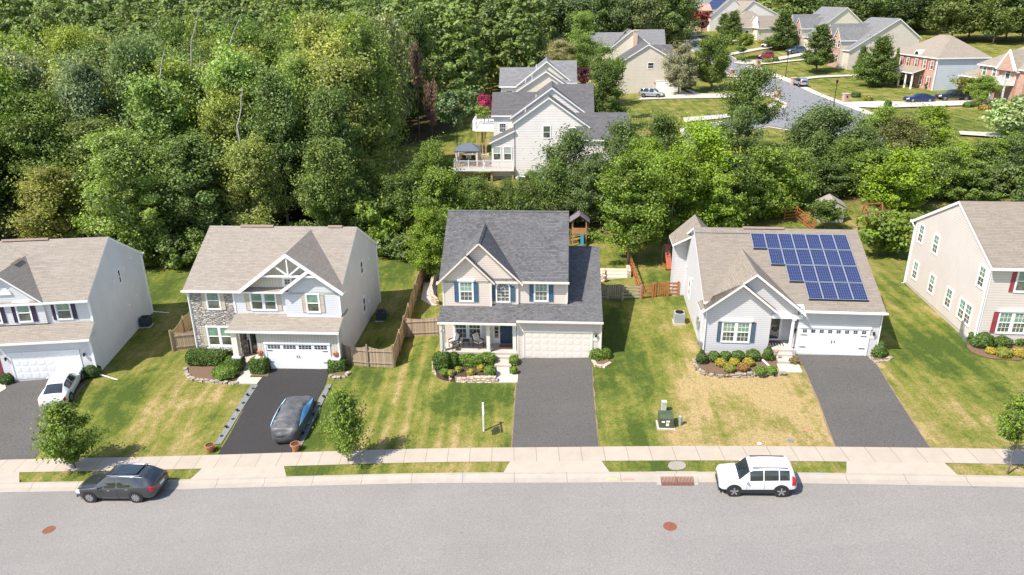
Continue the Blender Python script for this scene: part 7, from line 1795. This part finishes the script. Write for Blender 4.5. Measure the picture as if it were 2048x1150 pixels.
SEDAN = dict(L=4.85, R=.335, wh=(1.45, -1.38), sg=((-.36, .42), (-1.2, -.44)), ws=(.22, .98), rw=(-1.78, -.98), wsw=1, doors=(.75, -.4, -1.2), mir=.62, spk=10, pz=.62,
  st=[(-2.425, .40, .72, .80, .70, .55), (-2.36, .28, .88, .98, .82, .62), (-2.1, .22, .93, 1.03, .89, .66), (-1.8, .2, .94, 1.06, .91, .66), (-1.0, .19, .94, 1.37, .92, .55), (-.7, .19, .93, 1.43, .92, .56), (-.2, .19, .92, 1.45, .92, .57), (.22, .19, .91, 1.41, .92, .57), (.98, .19, .90, .98, .92, .70), (1.3, .2, .88, .95, .92, .72), (2.0, .22, .80, .84, .88, .68), (2.33, .28, .66, .72, .78, .55), (2.425, .36, .56, .60, .62, .45)])
MKT = dict(L=5.27, R=.375, wh=(1.62, -1.38), sg=((-.22, .62), (-1.15, -.3), (-2.0, -1.22)), ws=(.50, 1.22), rw=(-2.5, -1.95), wsw=1, doors=(.95, -.26, -1.2), mir=.85, chr=1, spk=10, rail=(.35, -1.75), rt=.66, rz=1.66, railm=CHR, tall=0, pz=.78,
  st=[(-2.635, .5, .90, .98, .70, .50), (-2.55, .34, 1.04, 1.18, .84, .58), (-2.3, .26, 1.10, 1.40, .93, .60), (-1.95, .22, 1.12, 1.57, .96, .62), (-1.3, .2, 1.08, 1.68, .965, .66), (-.5, .2, 1.02, 1.71, .965, .68), (.2, .2, 1.0, 1.68, .965, .68), (.50, .2, 1.0, 1.62, .965, .66), (1.22, .2, 1.0, 1.10, .96, .74), (1.5, .21, .99, 1.08, .96, .76), (2.2, .24, .92, .99, .93, .72), (2.53, .30, .80, .86, .84, .60), (2.635, .42, .66, .72, .70, .50)])
VAN = dict(L=5.08, R=.34, wh=(1.55, -1.45), sg=((-.35, .62), (-1.5, -.45), (-2.2, -1.6)), ws=(.62, 1.4), rw=(-2.48, -2.2), wsw=1, mir=.9, spk=6,
  st=[(-2.54, .45, .95, 1.05, .8, .65), (-2.48, .3, 1.02, 1.4, .9, .66), (-2.3, .25, 1.05, 1.66, .97, .7), (-1.2, .22, 1.02, 1.76, .98, .72), (.2, .22, 1.0, 1.74, .98, .72), (.62, .22, .98, 1.66, .98, .7), (1.4, .22, .96, 1.08, .97, .74), (2.2, .25, .84, .92, .9, .66), (2.54, .4, .62, .68, .7, .5)])
PICK = dict(L=5.6, R=.39, wh=(1.75, -1.65), sg=((0, .85), (-.75, -.08)), ws=(.72, 1.3), rw=(-1.0, -.85), wsw=1, mir=.95, spk=6,
  st=[(-2.8, .5, .98, 1.0, .85, .75), (-2.7, .42, 1.08, 1.10, .95, .85), (-1.1, .38, 1.10, 1.12, .97, .86), (-.98, .36, 1.10, 1.5, .97, .66), (-.8, .36, 1.10, 1.78, .97, .66), (.4, .36, 1.08, 1.80, .97, .68), (.72, .36, 1.06, 1.70, .97, .68), (1.3, .36, 1.06, 1.16, .96, .74), (2.5, .4, .98, 1.04, .93, .72), (2.8, .5, .8, .86, .8, .6)])
tang = lambda x: V3((1, 2 * ECO[0] * x + ECO[1], 0)).normalized()
def street_car(pf, pr, sp, side=.8):
    "near side wheel contact pixels -> centre and heading"
    a = onz(*pf, 0); b = onz(*pr, 0)
    for _ in range(20): a = onz(*pf, float(zs(a.x)) - .115); b = onz(*pr, float(zs(b.x)) - .115)
    h = (a - b); hz = V3((h.x, h.y, 0)).normalized(); n = V3((-hz.y, hz.x, 0)); n = n if n.y > 0 else -n
    mid = (a + b) / 2; wc = sum(sp['wh']) / 2; c = mid + n * side - hz * wc
    print('wheelbase', h.length, sp['wh'][0] - sp['wh'][1]); return c, h
WHP = paint('white_car_paint', (.66, .66, .665)); GRP = paint('grey_car_paint', (.085, .088, .095), .7, .25)
c, h = street_car((1467, 991), (1562, 992), SUV, .8)
SUV = dict(SUV, rz=1.59, st=[(q[0] * .95, q[1], q[2] * .97, q[3] * .955, q[4], q[5] * 1.03) for q in SUV['st']], L=4.03, wh=(1.24, -1.21)); jp, jx, jS = car('boxy white compact crossover with black roof rails parked at the kerb', c, (h.x, h.y), SUV, WHP, 'car', None); jp.rotation_euler[1] = -math.atan2(h.z, math.hypot(h.x, h.y))
m = MB(); [m.box(-1.2, 1.1, s * .90 - .012, s * .90 + .012, .24, .40) for s in (1, -1)]; m.build_each('side_cladding', PLAS, jp)
m = MB(); [m.box(1.995, 2.03, -.42 + k * .13, -.37 + k * .13, .62, .80) for k in range(7)]; m.build('grille_slots', CHR, jp)
c, h = street_car((183, 1003), (279, 1003), MKT, .85)
mk, _, _ = car('dark grey long crossover with wide tail light strip parked at the kerb', c, (h.x, h.y), MKT, GRP, 'car', None); mk.rotation_euler[1] = -math.atan2(h.z, math.hypot(h.x, h.y))
m = MB(); m.box(-2.60, -2.56, -.78, .78, .93, 1.01); m.build('light_strip', REDL, mk)
m = MB(); m.box(-1.5, .1, -.5, .5, 1.715, 1.735); m.build('roof_glass', CGL, mk)
a = at(114, 822); b = at(150, 757); hd = (b - a); cc_ = a + (b - a) * .48
SEDAN = dict(SEDAN, st=[tuple(list(q[:4]) + [q[4] * 1.05, q[5] * 1.08]) for q in SEDAN['st']])
wc, _, _ = car('white sedan parked nose in on the far left driveway', (cc_.x - .15, cc_.y + .1, T(cc_.x, cc_.y) + .04), (hd.x, hd.y), SEDAN, WHP, 'car'); wc.rotation_euler[1] = -math.atan2(T(b.x, b.y) - T(a.x, a.y), math.hypot(hd.x, hd.y))
# covered car
CVB = plain('black_cover_cloth', (.085, .085, .090), .5, 0, .6, 1.4); CVL = plain('light_blue_cover_cloth', (.32, .55, .75), .7, 0, .12, 3); CVS = plain('blue_cover_cloth', (.10, .36, .65), .7, 0, .12, 3)
COV = dict(L=5.0, R=.3, wh=(1.4, -1.4), cover=1, sm=5, st=[(-2.5, .05, .55, .62, .62, .45), (-2.35, .04, .85, .98, .82, .62), (-1.9, .03, .95, 1.08, .93, .70), (-1.1, .03, 1.0, 1.34, .97, .66), (-.5, .03, 1.02, 1.44, .98, .64), (.2, .03, 1.0, 1.42, .98, .64), (1.0, .03, .95, 1.1, .97, .68), (1.9, .03, .88, .96, .92, .70), (2.35, .04, .70, .78, .80, .60), (2.5, .06, .5, .55, .6, .4)])
a = at(568, 888); b = at(601, 812); hd = b - a; mid = (a + b) / 2
cv, xs, S_ = car('car under a black cover with light blue side panels on the dark driveway', (mid.x + .1, mid.y + .1, T(mid.x, mid.y) + .04), (hd.x, hd.y), COV, CVB, 'covered car', None, 'covered_car')
bd = cv.children[0]; bd.name = 'car_cover'
for v in bd.data.vertices:
    n = mnoise.noise(V3((v.co.x * 1.3, v.co.y * 2.2, v.co.z * 2.0))) * .13 + abs(mnoise.noise(V3((v.co.x * 3.8, v.co.y * 2.6 + v.co.z, 3)))) * .13
    v.co += v.normal * n if v.co.z > .15 else V3((0, 0, 0))
def lens(side, mat, nm):
    m = MB(); i0 = int(np.argmin(np.abs(xs + 2.0))); i1 = int(np.argmin(np.abs(xs - 1.9))); n = i1 - i0
    def pt(i, f): 
        j = f * 1.0; j0 = int(j); r = S_[i, j0] * (1 - j + j0) + S_[i, min(j0 + 1, S_.shape[1] - 1)] * (j - j0); return V3((xs[i], side * (r[0] + .10), r[1] + .06))
    for k in range(n):
        def hw(q): return 2.1 * math.sin(math.pi * q / n) ** .7
        for s_ in range(3):
            f0, f1 = hw(k), hw(k + 1); CJ = 6.9; a0 = CJ + f0 * (s_ / 1.5 - 1); a1 = CJ + f0 * ((s_ + 1) / 1.5 - 1); b0 = CJ + f1 * (s_ / 1.5 - 1); b1 = CJ + f1 * ((s_ + 1) / 1.5 - 1)
            m.poly([pt(i0 + k, a0), pt(i0 + k + 1, b0), pt(i0 + k + 1, b1), pt(i0 + k, a1)])
    m.build(nm, mat, cv)
lens(1, CVL, 'side_panel'); lens(-1, CVS, 'side_panel')
# far cars
def farcar(px, py, ph, sp, pm, label, cat='car'):
    a = at(px, py); b = at(*ph); hd = b - a; o, _, _ = car(label, (a.x, a.y, T(a.x, a.y) + .15), (hd.x, hd.y), sp, pm, cat, 'cars of the far neighbourhood', far=True); return o
farcar(1303, 195, (1340, 195), VAN, paint('silver_green_paint', (.42, .46, .46), .5), 'silver minivan in front of the tan side garage')
farcar(1530, 118, (1490, 121), SUV, paint('red_paint', (.42, .015, .03), .2), 'red hatchback on the far driveway')
farcar(1591, 107, (1570, 109), MKT, paint('steel_blue_paint', (.10, .16, .24), .5), 'blue crossover by the brick gabled house')
farcar(1537, 95, (1520, 98), SEDAN, WHP, 'white car half hidden by a pyramidal tree')
farcar(1600, 173, (1575, 163), SUV, paint('silver_paint', (.50, .54, .60), .6), 'silver hatchback parked at the far kerb')
farcar(1837, 205, (1790, 207), SEDAN, paint('navy_paint', (.012, .03, .12), .4), 'dark blue coupe on the long far driveway')
farcar(1906, 202, (1860, 203), PICK, paint('black_paint', (.015, .018, .022), .3), 'black pickup truck behind the dark blue coupe')
farcar(1377, 56, (1390, 56), SEDAN, paint('navy_paint', (0, 0, 0)), 'dark car by the plum shrub tree far up the street')
farcar(1068, 366, (1030, 366), SEDAN, paint('silver_paint', (0, 0, 0)), 'silver car half hidden by trees below the white gable house')
# =================================================================== small things
def ac_unit(px, py, label, mat, yaw=3, w=.78, h=.9, dx=0):
    a = at(px, py); o = empty('air_conditioner', (a.x + dx, a.y, T(a.x, a.y)), yaw, label, 'air conditioner', 'air conditioner units beside the houses')
    m = MB(); m.box(-w / 2 - .08, w / 2 + .08, -w / 2 - .08, w / 2 + .08, -.3, .08); m.build('pad', CONC, o)
    m = MB(); m.box(-w / 2, w / 2, -w / 2, w / 2, .08, h)
    for k in range(9): m.box(-w / 2 - .012, w / 2 + .012, -w / 2 - .012, w / 2 + .012, .14 + k * .085, .165 + k * .085)
    m.build('casing', mat, o); m = MB(); m.cyl((0, 0, h), (0, 0, h + .04), w * .42, n=20, mi=0); m.cyl((0, 0, h + .03), (0, 0, h + .06), w * .14, n=10, mi=0)
    for k in range(8): an = k * math.pi / 4; m.beam((0, 0, h + .055), (w * .42 * math.cos(an), w * .42 * math.sin(an), h + .055), .02, .015)
    m.build('fan_grille', BLACKM, o)
ACD = plain('dark_blue_green_casing', (.03, .05, .06), .5); 
ac_unit(287, 652, 'dark condenser unit against the shaded wall of the far left house', ACD, -6, dx=.3); ac_unit(755, 640, 'dark condenser unit in the shade right of the stone house', ACD, 3, dx=.35); ac_unit(1365, 645, 'grey condenser unit at the left wall of the solar house', plain('grey_casing', (.30, .31, .32), .5), 5, dx=-.3)
def pot(px, py, label):
    a = at(px, py); o = empty('flower_pot', (a.x, a.y, T(a.x, a.y) + .03), 0, label, 'flower pot', 'terracotta pots at the driveway corners'); TC_ = plain('terracotta', (.42, .15, .07), .8); m = MB(); m.cyl((0, 0, 0), (0, 0, .42), .19, .29, 16, cap=False); m.cyl((0, 0, .40), (0, 0, .50), .33, .33, 16, cap=False); m.cyl((0, 0, .38), (0, 0, .39), .28, .28, 16); m.cyl((0, 0, .5), (0, 0, .499), .33, .27, 16, cap=False); m.build('bowl', TC_, o)
    m = MB(); m.cyl((0, 0, .40), (0, 0, .43), .26, .26, 14); m.build('soil', MULCH, o)
pot(421.5, 903, 'terracotta pot at the left corner of the dark driveway'); pot(592, 901, 'terracotta pot at the right corner of the dark driveway')
def pier_pot(x, label):
    p = h2.matrix_world @ V3((x, 0, 1.05)); o = empty('planter', p, 0, label, 'planter', 'planters on the garage piers'); m = MB(); m.cyl((0, 0, 0), (0, 0, .2), .14, .2, 12); m.build('bowl', plain('terracotta', (0, 0, 0)), o)
    c = link('flowers', hedge_mesh('flowers', 'ball', .5, .4, .35, .06, 160, 5), o); c.location = (0, 0, .15); c.color = (.55, .28, .20, 1)
bpy.context.view_layer.update()
pier_pot(-3.0, 'salmon flower planter on the left stone pier of the garage'); pier_pot(2.98, 'salmon flower planter on the right stone pier of the garage')
# yard sign post
a = at(967, 862); o = empty('sign_post', (a.x, a.y, T(a.x, a.y)), -4, 'white hanging yard sign post on the central lawn', 'sign post')
m = MB(); m.box(-.05, .05, -.05, .05, -.3, 2.05); m.prism([(-.05, -.05, 2.05), (.05, -.05, 2.05), (.05, .05, 2.05), (-.05, .05, 2.05)], (0, 0, .05)); m.build('post', WHITE, o)
m = MB(); m.beam((0, .2, 1.85), (0, -1.0, 1.85), .09, .09); m.build('arm', WHITE, o); m = MB(); m.box(-.012, .012, -.92, -.14, 1.02, 1.66); m.build('sign_panel', plain('sign_panel_face', (.60, .62, .62), .4), o)
m = MB(); m.box(-.012, .012, -.85, -.25, .82, .98); m.build('rider_panel', plain('sign_rider', (.12, .14, .16), .5), o)
# transformer and pedestals
a = at(1333, 858); o = empty('transformer_box', (a.x, a.y + .4, T(a.x, a.y)), 4, 'dark green utility transformer box on a concrete pad', 'utility box'); TG = plain('transformer_green', (.065, .085, .045), .5)
m = MB(); m.box(-.55, .55, -.55, .5, -.2, .07); m.build('pad', CONC, o); m = MB(); m.prism([(-.44, -.4, .07), (-.44, .42, .07), (-.44, .42, .85), (-.44, -.1, .85), (-.44, -.4, .72)], (.88, 0, 0)); m.build('cabinet', TG, o)
m = MB(); m.box(-.3, -.1, -.412, -.4, .45, .56); m.box(-.02, .16, -.412, -.4, .22, .4); m.box(-.02, .2, -.412, -.4, .48, .6); m.build_each('warning_label', WHITE, o)
a = at(1327, 823); o = empty('pedestal_box', (a.x, a.y, T(a.x, a.y)), 0, 'small pale utility pedestal behind the green transformer', 'utility box'); m = MB(); m.box(-.14, .14, -.12, .12, -.1, .75); m.box(-.16, .16, -.14, .14, .66, .78); m.build('cabinet', plain('pale_green_box', (.48, .52, .44), .5), o)
a = at(1360, 850); o = empty('pedestal_box', (a.x, a.y, T(a.x, a.y)), 0, 'narrow grey green pedestal right of the transformer', 'utility box'); m = MB(); m.cyl((0, 0, -.1), (0, 0, .62), .11, .11, 10); m.cyl((0, 0, .62), (0, 0, .7), .13, .04, 10); m.build('cabinet', plain('grey_green_box', (.25, .30, .26), .5), o)
# street ironwork
RUST = plain('rusty_iron', (.20, .07, .04), .8, 0, .25, 8)
def disc(px, py, r, label, mat, name, cat, zoff):
    a = at(px, py)
    for _ in range(10): a = onz(px, py, (float(zs(a.x)) - .115 if a.y < E(a.x) - 2.6 else T(a.x, a.y)))
    z = (float(zs(a.x)) - .115 if a.y < E(a.x) - 3.3 else T(a.x, a.y)); sl_ = math.atan(float(zs(a.x + 1) - zs(a.x)))
    o = empty(name, (a.x, a.y, z + zoff), 0, label, cat); o.rotation_euler = (0, -sl_, 0)
    m = MB(); m.cyl((0, 0, -.05), (0, 0, .004), r, n=28); m.build('lid', mat, o); m = MB()
    for k in range(28):
        t0, t1 = 2 * math.pi * k / 28, 2 * math.pi * (k + 1) / 28; m.prism([(r * math.cos(t0), r * math.sin(t0), .012), ((r + .05) * math.cos(t0), (r + .05) * math.sin(t0), .012), ((r + .05) * math.cos(t1), (r + .05) * math.sin(t1), .012), (r * math.cos(t1), r * math.sin(t1), .012)], (0, 0, -.04))
    for k in range(-2, 3): m.box(-r * .7, r * .7, k * r * .28 - .012, k * r * .28 + .012, .004, .012)
    m.build('rim', mat, o)
disc(1340, 1053, .30, 'rusty round manhole cover in the street below the white crossover', RUST, 'manhole_cover', 'manhole cover', .01); disc(98, 1060, .30, 'rusty round manhole cover in the street near the left edge', RUST, 'manhole_cover', 'manhole cover', .01)
disc(1580, 882, .13, 'small dark valve lid in the dry lawn', STEEL, 'valve_lid', 'valve lid', .02); disc(1519, 888, .08, 'small white cleanout cap near the sidewalk', WHITE, 'valve_lid', 'valve lid', .04)
def road_rect(px0, px1, s0, s1, dz, mat, name, label, cat, bars=None):
    pass
x0 = sw(1322, 3.2)[0]; x1 = sw(1387, 3.2)[0]; xm = (x0 + x1) / 2; zr_ = float(zs(xm)); tn = tang(xm); ang = math.degrees(math.atan2(tn.y, tn.x)); sl_ = math.atan(float(zs(xm + .5) - zs(xm - .5)))
o = empty('storm_drain', (xm, E(xm) - 3.2, zr_ - .1), -ang, 'rusty storm drain grate set in the kerb beside the white crossover', 'storm drain'); o.rotation_euler[1] = -sl_
m = MB(); hw = (x1 - x0) / 2
m.box(-hw - .25, -hw, -.5, .42, -.2, .03); m.box(hw, hw + .25, -.5, .42, -.2, .03); m.box(-hw - .25, hw + .25, .42, .62, -.2, .145); m.build('concrete_frame', CURBM, o)
m = MB(); m.box(-hw, hw, .30, .42, -.18, .01); m.build('inlet_opening', BLACKM, o)
for g0, g1 in ((-hw, -.02), (.02, hw)):
    m = MB(); m.box(g0, g1, -.50, -.46, -.1, .05); m.box(g0, g1, .26, .30, -.1, .05); n = 11
    for k in range(n + 1): x = g0 + (g1 - g0) * k / n; m.box(x - .016, x + .016, -.46, .26, -.08, .045)
    m.build('grate', RUST, o)
m = MB(); m.box(-hw, hw, -.5, .3, -.2, -.12); m.build('sump', BLACKM, o)
a = at(1354, 932); patch('utility_slab', [(a.x + .62 * math.cos(t) * (1 if abs(math.cos(t)) < .7 else .85), a.y + .42 * math.sin(t)) for t in [k * math.pi / 6 for k in range(12)]], concrete('old_concrete', (.30, .265, .22), 0, .2), .05, .4, 'rounded concrete lid in the grass strip above the storm drain', 'concrete lid', thick=.1)
# survey paint
def scribble(px, py, pts, mat, label, z, wd=.05):
    a = at(px, py); o = empty('paint_mark', (a.x, a.y, 0), -ang, label, 'paint mark'); m = MB()
    def zz(x, y): X = a.x + x; Y = a.y + y; return (z(X, Y))
    for i in range(len(pts) - 1):
        (x0, y0), (x1, y1) = pts[i], pts[i + 1]; p = V3((x0, y0, zz(x0, y0))); q = V3((x1, y1, zz(x1, y1))); m.beam(p, q, wd, .004)
    m.build('stroke', mat, o)
zk = lambda X, Y: float(zs(X)) + .039; zg_ = lambda X, Y: float(zs(X)) - .09; zr2 = lambda X, Y: float(zs(X)) - .110
YP = plain('yellow_paint', (.75, .50, .12), .8, vs=9); PP = plain('pink_paint', (.75, .22, .18), .8, vs=9); BP = plain('blue_paint_mark', (.20, .38, .75), .8, vs=9)
zgut = lambda X, Y: float(zs(X)) + float(np.interp(E(X) - Y, [2.5, 2.78, 2.9, 2.98, 3.42, 3.6], [.045, .045, -.01, -.086, -.096, -.106]))
scribble(1224, 957, [(-.3, .0), (-.1, .02), (.1, -.01), (.3, .02), (.2, .1), (-.2, .09)], YP, 'faded yellow survey paint on the gutter', zgut); scribble(1257, 957, [(-.3, 0), (.3, .02), (.25, .1), (-.25, .09), (-.25, -.03)], PP, 'pink survey paint beside the yellow one', zgut)
scribble(1618, 950, [(-.28, .15), (-.2, -.12), (-.1, -.12)], BP, 'blue arrow sprayed on the kerb right of the white crossover', zgut, .035); scribble(1632, 950, [(-.3, 0), (-.15, .05), (0, -.02), (.15, .05), (.3, 0), (.45, .04)], BP, 'blue wavy survey mark beside the blue arrow', zgut, .035)
scribble(926, 951, [(-.1, 0), (.12, .03), (.1, -.04)], BP, 'tiny blue survey mark on the kerb below the central lawn', zgut, .04); scribble(1942, 968, [(-.3, .08), (-.1, .1), (.2, -.08), (.25, -.14), (-.1, .02)], plain('dark_blue_mark', (.13, .15, .24), .8), 'dark blue scribble on the asphalt near the right edge', zr2, .06)
scribble(1611, 863, [(-.15, .05), (.12, -.05), (0, .1), (.05, -.1)], PP, 'pink paint spot in the dry lawn', lambda X, Y: T(X, Y) + .05, .07)
scribble(1434, 912, [(-.05, -.2), (0, .25)], YP, 'yellow mark on the sidewalk left of the white crossover', zk, .04)
# porch furniture of the central house
cw = lambda x, y, z: hC.matrix_world @ V3((x, y, z))
WK_ = plain('brown_wicker', (.075, .045, .03), .8); CU = plain('cream_cushion', (.72, .66, .58), .9)
chair(cw(-7.85, .8, .35), 55, 'brown wicker chair with cream cushions at the left end of the porch', WK_, CU, 'porch_chair'); chair(cw(-6.0, .85, .35), -50, 'brown wicker chair with cream cushions beside the middle porch column', WK_, CU, 'porch_chair')
def sidetable(p, label, mat, w=.25, h=.5):
    o = empty('side_table', p, 4, label, 'table'); m = MB(); m.box(-w, w, -w, w, h - .04, h); m.build('tabletop', mat, o)
    for sx in (-1, 1):
        for sy in (-1, 1): m = MB(); m.beam((sx * w * .85, sy * w * .85, 0), (sx * w * .8, sy * w * .8, h - .04), .03); m.build('leg', mat, o)
sidetable(cw(-6.95, 1.0, .35), 'dark square side table between the two porch chairs', plain('dark_metal_table', (.05, .05, .05), .4)); sidetable(cw(-7.7, .25, .35), 'low dark stool in front of the left porch chair', WK_, .2, .38)
def mat_(p, w, d, label, mt, yaw=4): o = empty('doormat', p, yaw, label, 'doormat'); m = MB(); m.box(-w / 2, w / 2, -d / 2, d / 2, 0, .02); m.build('weave', mt, o)
mat_(cw(-3.95, 1.12, .352), .95, .5, 'brown doormat before the blue door', plain('coir', (.26, .11, .05), .95)); q4 = lambda x, y, z: h4.matrix_world @ V3((x, y, z))
mat_(q4(-3.65, 1.15, .305), .85, .42, 'brown doormat at the storm door of the solar house', plain('coir', (0, 0, 0)), 5.5)
o = empty('door_rug', q4(-3.6, .78, .303), 5.5, 'black and white striped rug under the brown doormat', 'rug'); m = MB()
for k in range(12): m.box(-.6 + k * .1, -.5 + k * .1, -.2, .2, 0, .015, k % 2)
m.build('weave', [BLACKM, WHITE], o)
# driveway edge lights
for side, P, n in (('left', ((508, 775), (433, 886)), 7), ('right', ((660, 775), (598, 884)), 6)):
    a, b = at(*P[0]), at(*P[1])
    for k in range(n):
        p = a.lerp(b, (k + .3) / n); o = empty('path_light', (p.x, p.y, T(p.x, p.y) + .05), 0, f'small solar light, {["first", "second", "third", "fourth", "fifth", "sixth", "seventh"][k]} from the garage in the gravel strip {side} of the dark driveway', 'path light', f'solar lights on the {side} gravel strip')
        m = MB(); m.cyl((0, 0, 0), (0, 0, .12), .03, n=6); m.build('stake', BLACKM, o); m = MB(); m.cyl((0, 0, .12), (0, 0, .16), .11, .11, 10); m.build('cap', BLACKM if k % 2 else STEEL, o)
# downspout splash pieces and the white rain pipe in the bed
a = at(1533, 731); o = empty('rain_pipe', (a.x, a.y, T(a.x, a.y) + .08), 0, 'white downspout extension lying in the solar house bed', 'drain pipe'); m = MB(); m.beam((-.15, .5, .12), (.1, -.3, .02), .1, .08); m.build('pipe', WHITE, o)
a = at(440, 760); o = empty('yard_lamp', (at(463, 757).x, at(463, 757).y, T(at(463, 757).x, at(463, 757).y)), 0, 'small white marker at the edge of the stone ringed bed', 'marker'); m = MB(); m.box(-.2, .2, -.03, .03, .08, .32); m.build('plate', WHITE, o); m = MB(); m.box(-.02, .02, .03, .06, -.1, .3); m.build('stake', STEEL, o)
a = at(1551, 722); o = empty('garden_globe', (a.x, a.y, T(a.x, a.y)), 0, 'copper coloured ball on a stake beside the solar house steps', 'garden ornament'); m = MB(); m.sphere((0, 0, .75), .13, .13, .16, 10, 7); m.build('ball', plain('copper', (.45, .2, .12), .5), o); m = MB(); m.cyl((0, 0, -.1), (0, 0, .65), .015, n=5); m.build('stake', BLACKM, o)
# shed, play set, swing, slide
a = at(1663, 447); o = empty('garden_shed', (a.x, a.y + .3, T(a.x, a.y)), 12, 'taupe plastic garden shed behind the solar house', 'shed'); SH = siding('shed_panel', (.42, .38, .33), .3, True); m = MB()
m.prism([(-1.25, 0, -.2), (1.25, 0, -.2), (1.25, 0, 1.75), (0, 0, 2.45), (-1.25, 0, 1.75)], (0, 2.4, 0)); m.build('wall', SH, o); m = MB()
for s in (-1, 1): slab(m, [(0, -.12, 2.55), (s * 1.4, -.12, 1.78), (s * 1.4, 2.5, 1.78), (0, 2.5, 2.55)], .07)
m.build('roof', [plain('shed_roof', (.30, .26, .22), .8), plain('shed_roof', (0, 0, 0))], o)
for s in (-1, 1): m = MB(); m.box(min(s * .02, s * .62), max(s * .02, s * .62), -.04, 0, 0, 1.75); d_ = m.build('door', plain('shed_door', (.50, .46, .40), .7), o); MB().box(s * .1 - .03, s * .1 + .03, -.07, -.04, .85, 1.0).build('handle', BLACKM, d_)
window(o, (-1.25, 1.2, 1.1), NYS, NL, .45, .45, dh=False, casing=.05)
CEDP = plain('cedar_play', (.40, .20, .09), .8)
a = at(1158, 487); o = empty('play_set', (a.x, a.y, T(a.x, a.y)), 4, 'wooden play tower with dark roof and slide behind the central house', 'play set')
for sx in (-1, 1):
    for sy in (-1, 1): m = MB(); m.box(sx * .7 - .06, sx * .7 + .06, sy * .7 - .06, sy * .7 + .06, -.2, 2.7); m.build('post', CEDP, o)
m = MB(); m.box(-.75, .75, -.75, .75, 1.2, 1.3); m.box(-.75, .75, -.78, -.74, 1.3, 1.95); m.box(-.78, -.74, -.75, .75, 1.3, 1.95); m.build('platform', CEDP, o)
m = MB(); [slab(m, [(0, -1, 3.4), (s * 1.05, -1, 2.65), (s * 1.05, 1, 2.65), (0, 1, 3.4)], .05) for s in (-1, 1)]; m.build('roof', [plain('purple_grey_canvas', (.16, .13, .16), .8), plain('purple_grey_canvas', (0, 0, 0))], o)
m = MB(); m.prism([(.1, -.75, 1.28), (.45, -.75, 1.28), (.45, -2.2, .25), (.1, -2.2, .25)], (0, 0, .05)); m.build('slide', plain('teal_plastic', (.02, .14, .18), .4), o)
m = MB(); m.beam((-.7, 0, 2.6), (-3.4, 0, 2.4), .1); m.beam((-3.4, 0, 2.4), (-3.6, -1, 0), .08); m.beam((-3.4, 0, 2.4), (-3.6, 1, 0), .08); m.build('swing_beam', CEDP, o)
a = at(1741, 444); o = empty('garden_swing', (a.x, a.y, T(a.x, a.y)), -10, 'orange wooden A frame garden swing behind the beige house tree', 'garden swing')
for s in (-1, 1): m = MB(); m.beam((s * 1.0, -.7, 0), (s * 1.0, 0, 2.0), .1); m.beam((s * 1.0, .7, 0), (s * 1.0, 0, 2.0), .1); m.beam((s * 1.0, -.45, .7), (s * 1.0, .45, .7), .08); m.build('frame', ORG, o)
m = MB(); m.beam((-1.1, 0, 2.0), (1.1, 0, 2.0), .1); m.build('beam', ORG, o); m = MB(); m.box(-.75, .75, -.25, .25, .5, .56); m.box(-.75, .75, .22, .27, .56, 1.05); m.build('bench_seat', plain('dusty_wood', (.45, .30, .22), .8), o)
a = at(1339, 541); o = empty('slide', (a.x, a.y + 1.0, T(a.x, a.y)), 0, 'orange red plastic slide leaning beside the rear of the solar house', 'slide'); m = MB(); m.prism([(-.25, -1.0, .1), (.25, -1.0, .1), (.25, 1.0, 1.9), (-.25, 1.0, 1.9)], (0, 0, .06)); m.box(-.36, -.28, -1, 1.3, .1, .2); m.build('chute', plain('orange_plastic', (.38, .085, .04), .5), o)
for s in (-.3, .35): m = MB(); m.beam((s, 1.0, 1.85), (s, 1.4, 0), .06); m.build('leg', STEEL, o)
# lamp posts and brick piers of the far street
for px, py, hh, l in ((1571, 154, 5.0, 'black lamp post at the far kerb left of the silver hatchback'), (1667, 215, 4.6, 'dark lamp post at the far corner by the brick pier'), (1371, 84, 4.6, 'black lamp post on the farthest lawn')):
    a = at(px, py); o = empty('street_lamp', (a.x, a.y, T(a.x, a.y)), 0, l, 'street lamp'); m = MB(); m.cyl((0, 0, -.2), (0, 0, .5), .13, .1, 8); m.cyl((0, 0, .5), (0, 0, hh - .6), .07, .05, 8); m.build('post', BLACKM, o); m = MB(); m.cyl((0, 0, hh - .6), (0, 0, hh - .15), .12, .22, 8); m.cyl((0, 0, hh - .15), (0, 0, hh + .1), .26, .04, 8); m.build('lantern', BLACKM, o)
for px, py, l in ((1555, 196, 'brick mailbox pier at the inner street corner'), (1690, 205, 'brick mailbox pier at the coupe driveway'), (1587, 171, 'brick mailbox pier at the front walk of the tan house'), (1515, 134, 'brick mailbox pier below the red hatchback'), (1349, 77, 'brick mailbox pier far up the street'), (1464, 153, 'orange brick pier beside the large dark lawn tree')):
    a = at(px, py); o = empty('mailbox_pier', (a.x, a.y, T(a.x, a.y)), -8, l, 'mailbox pier', 'brick mailbox piers along the far street'); m = MB(); m.box(-.45, .45, -.45, .45, -.3, 1.5); m.build('pier', BRK, o); m = MB(); m.box(-.52, .52, -.52, .52, 1.5, 1.62); m.build('cap', CONC, o); m = MB(); m.box(-.15, .15, -.5, -.44, .9, 1.2); m.build('mailbox', BLACKM, o)
print('objects', len(bpy.data.objects))
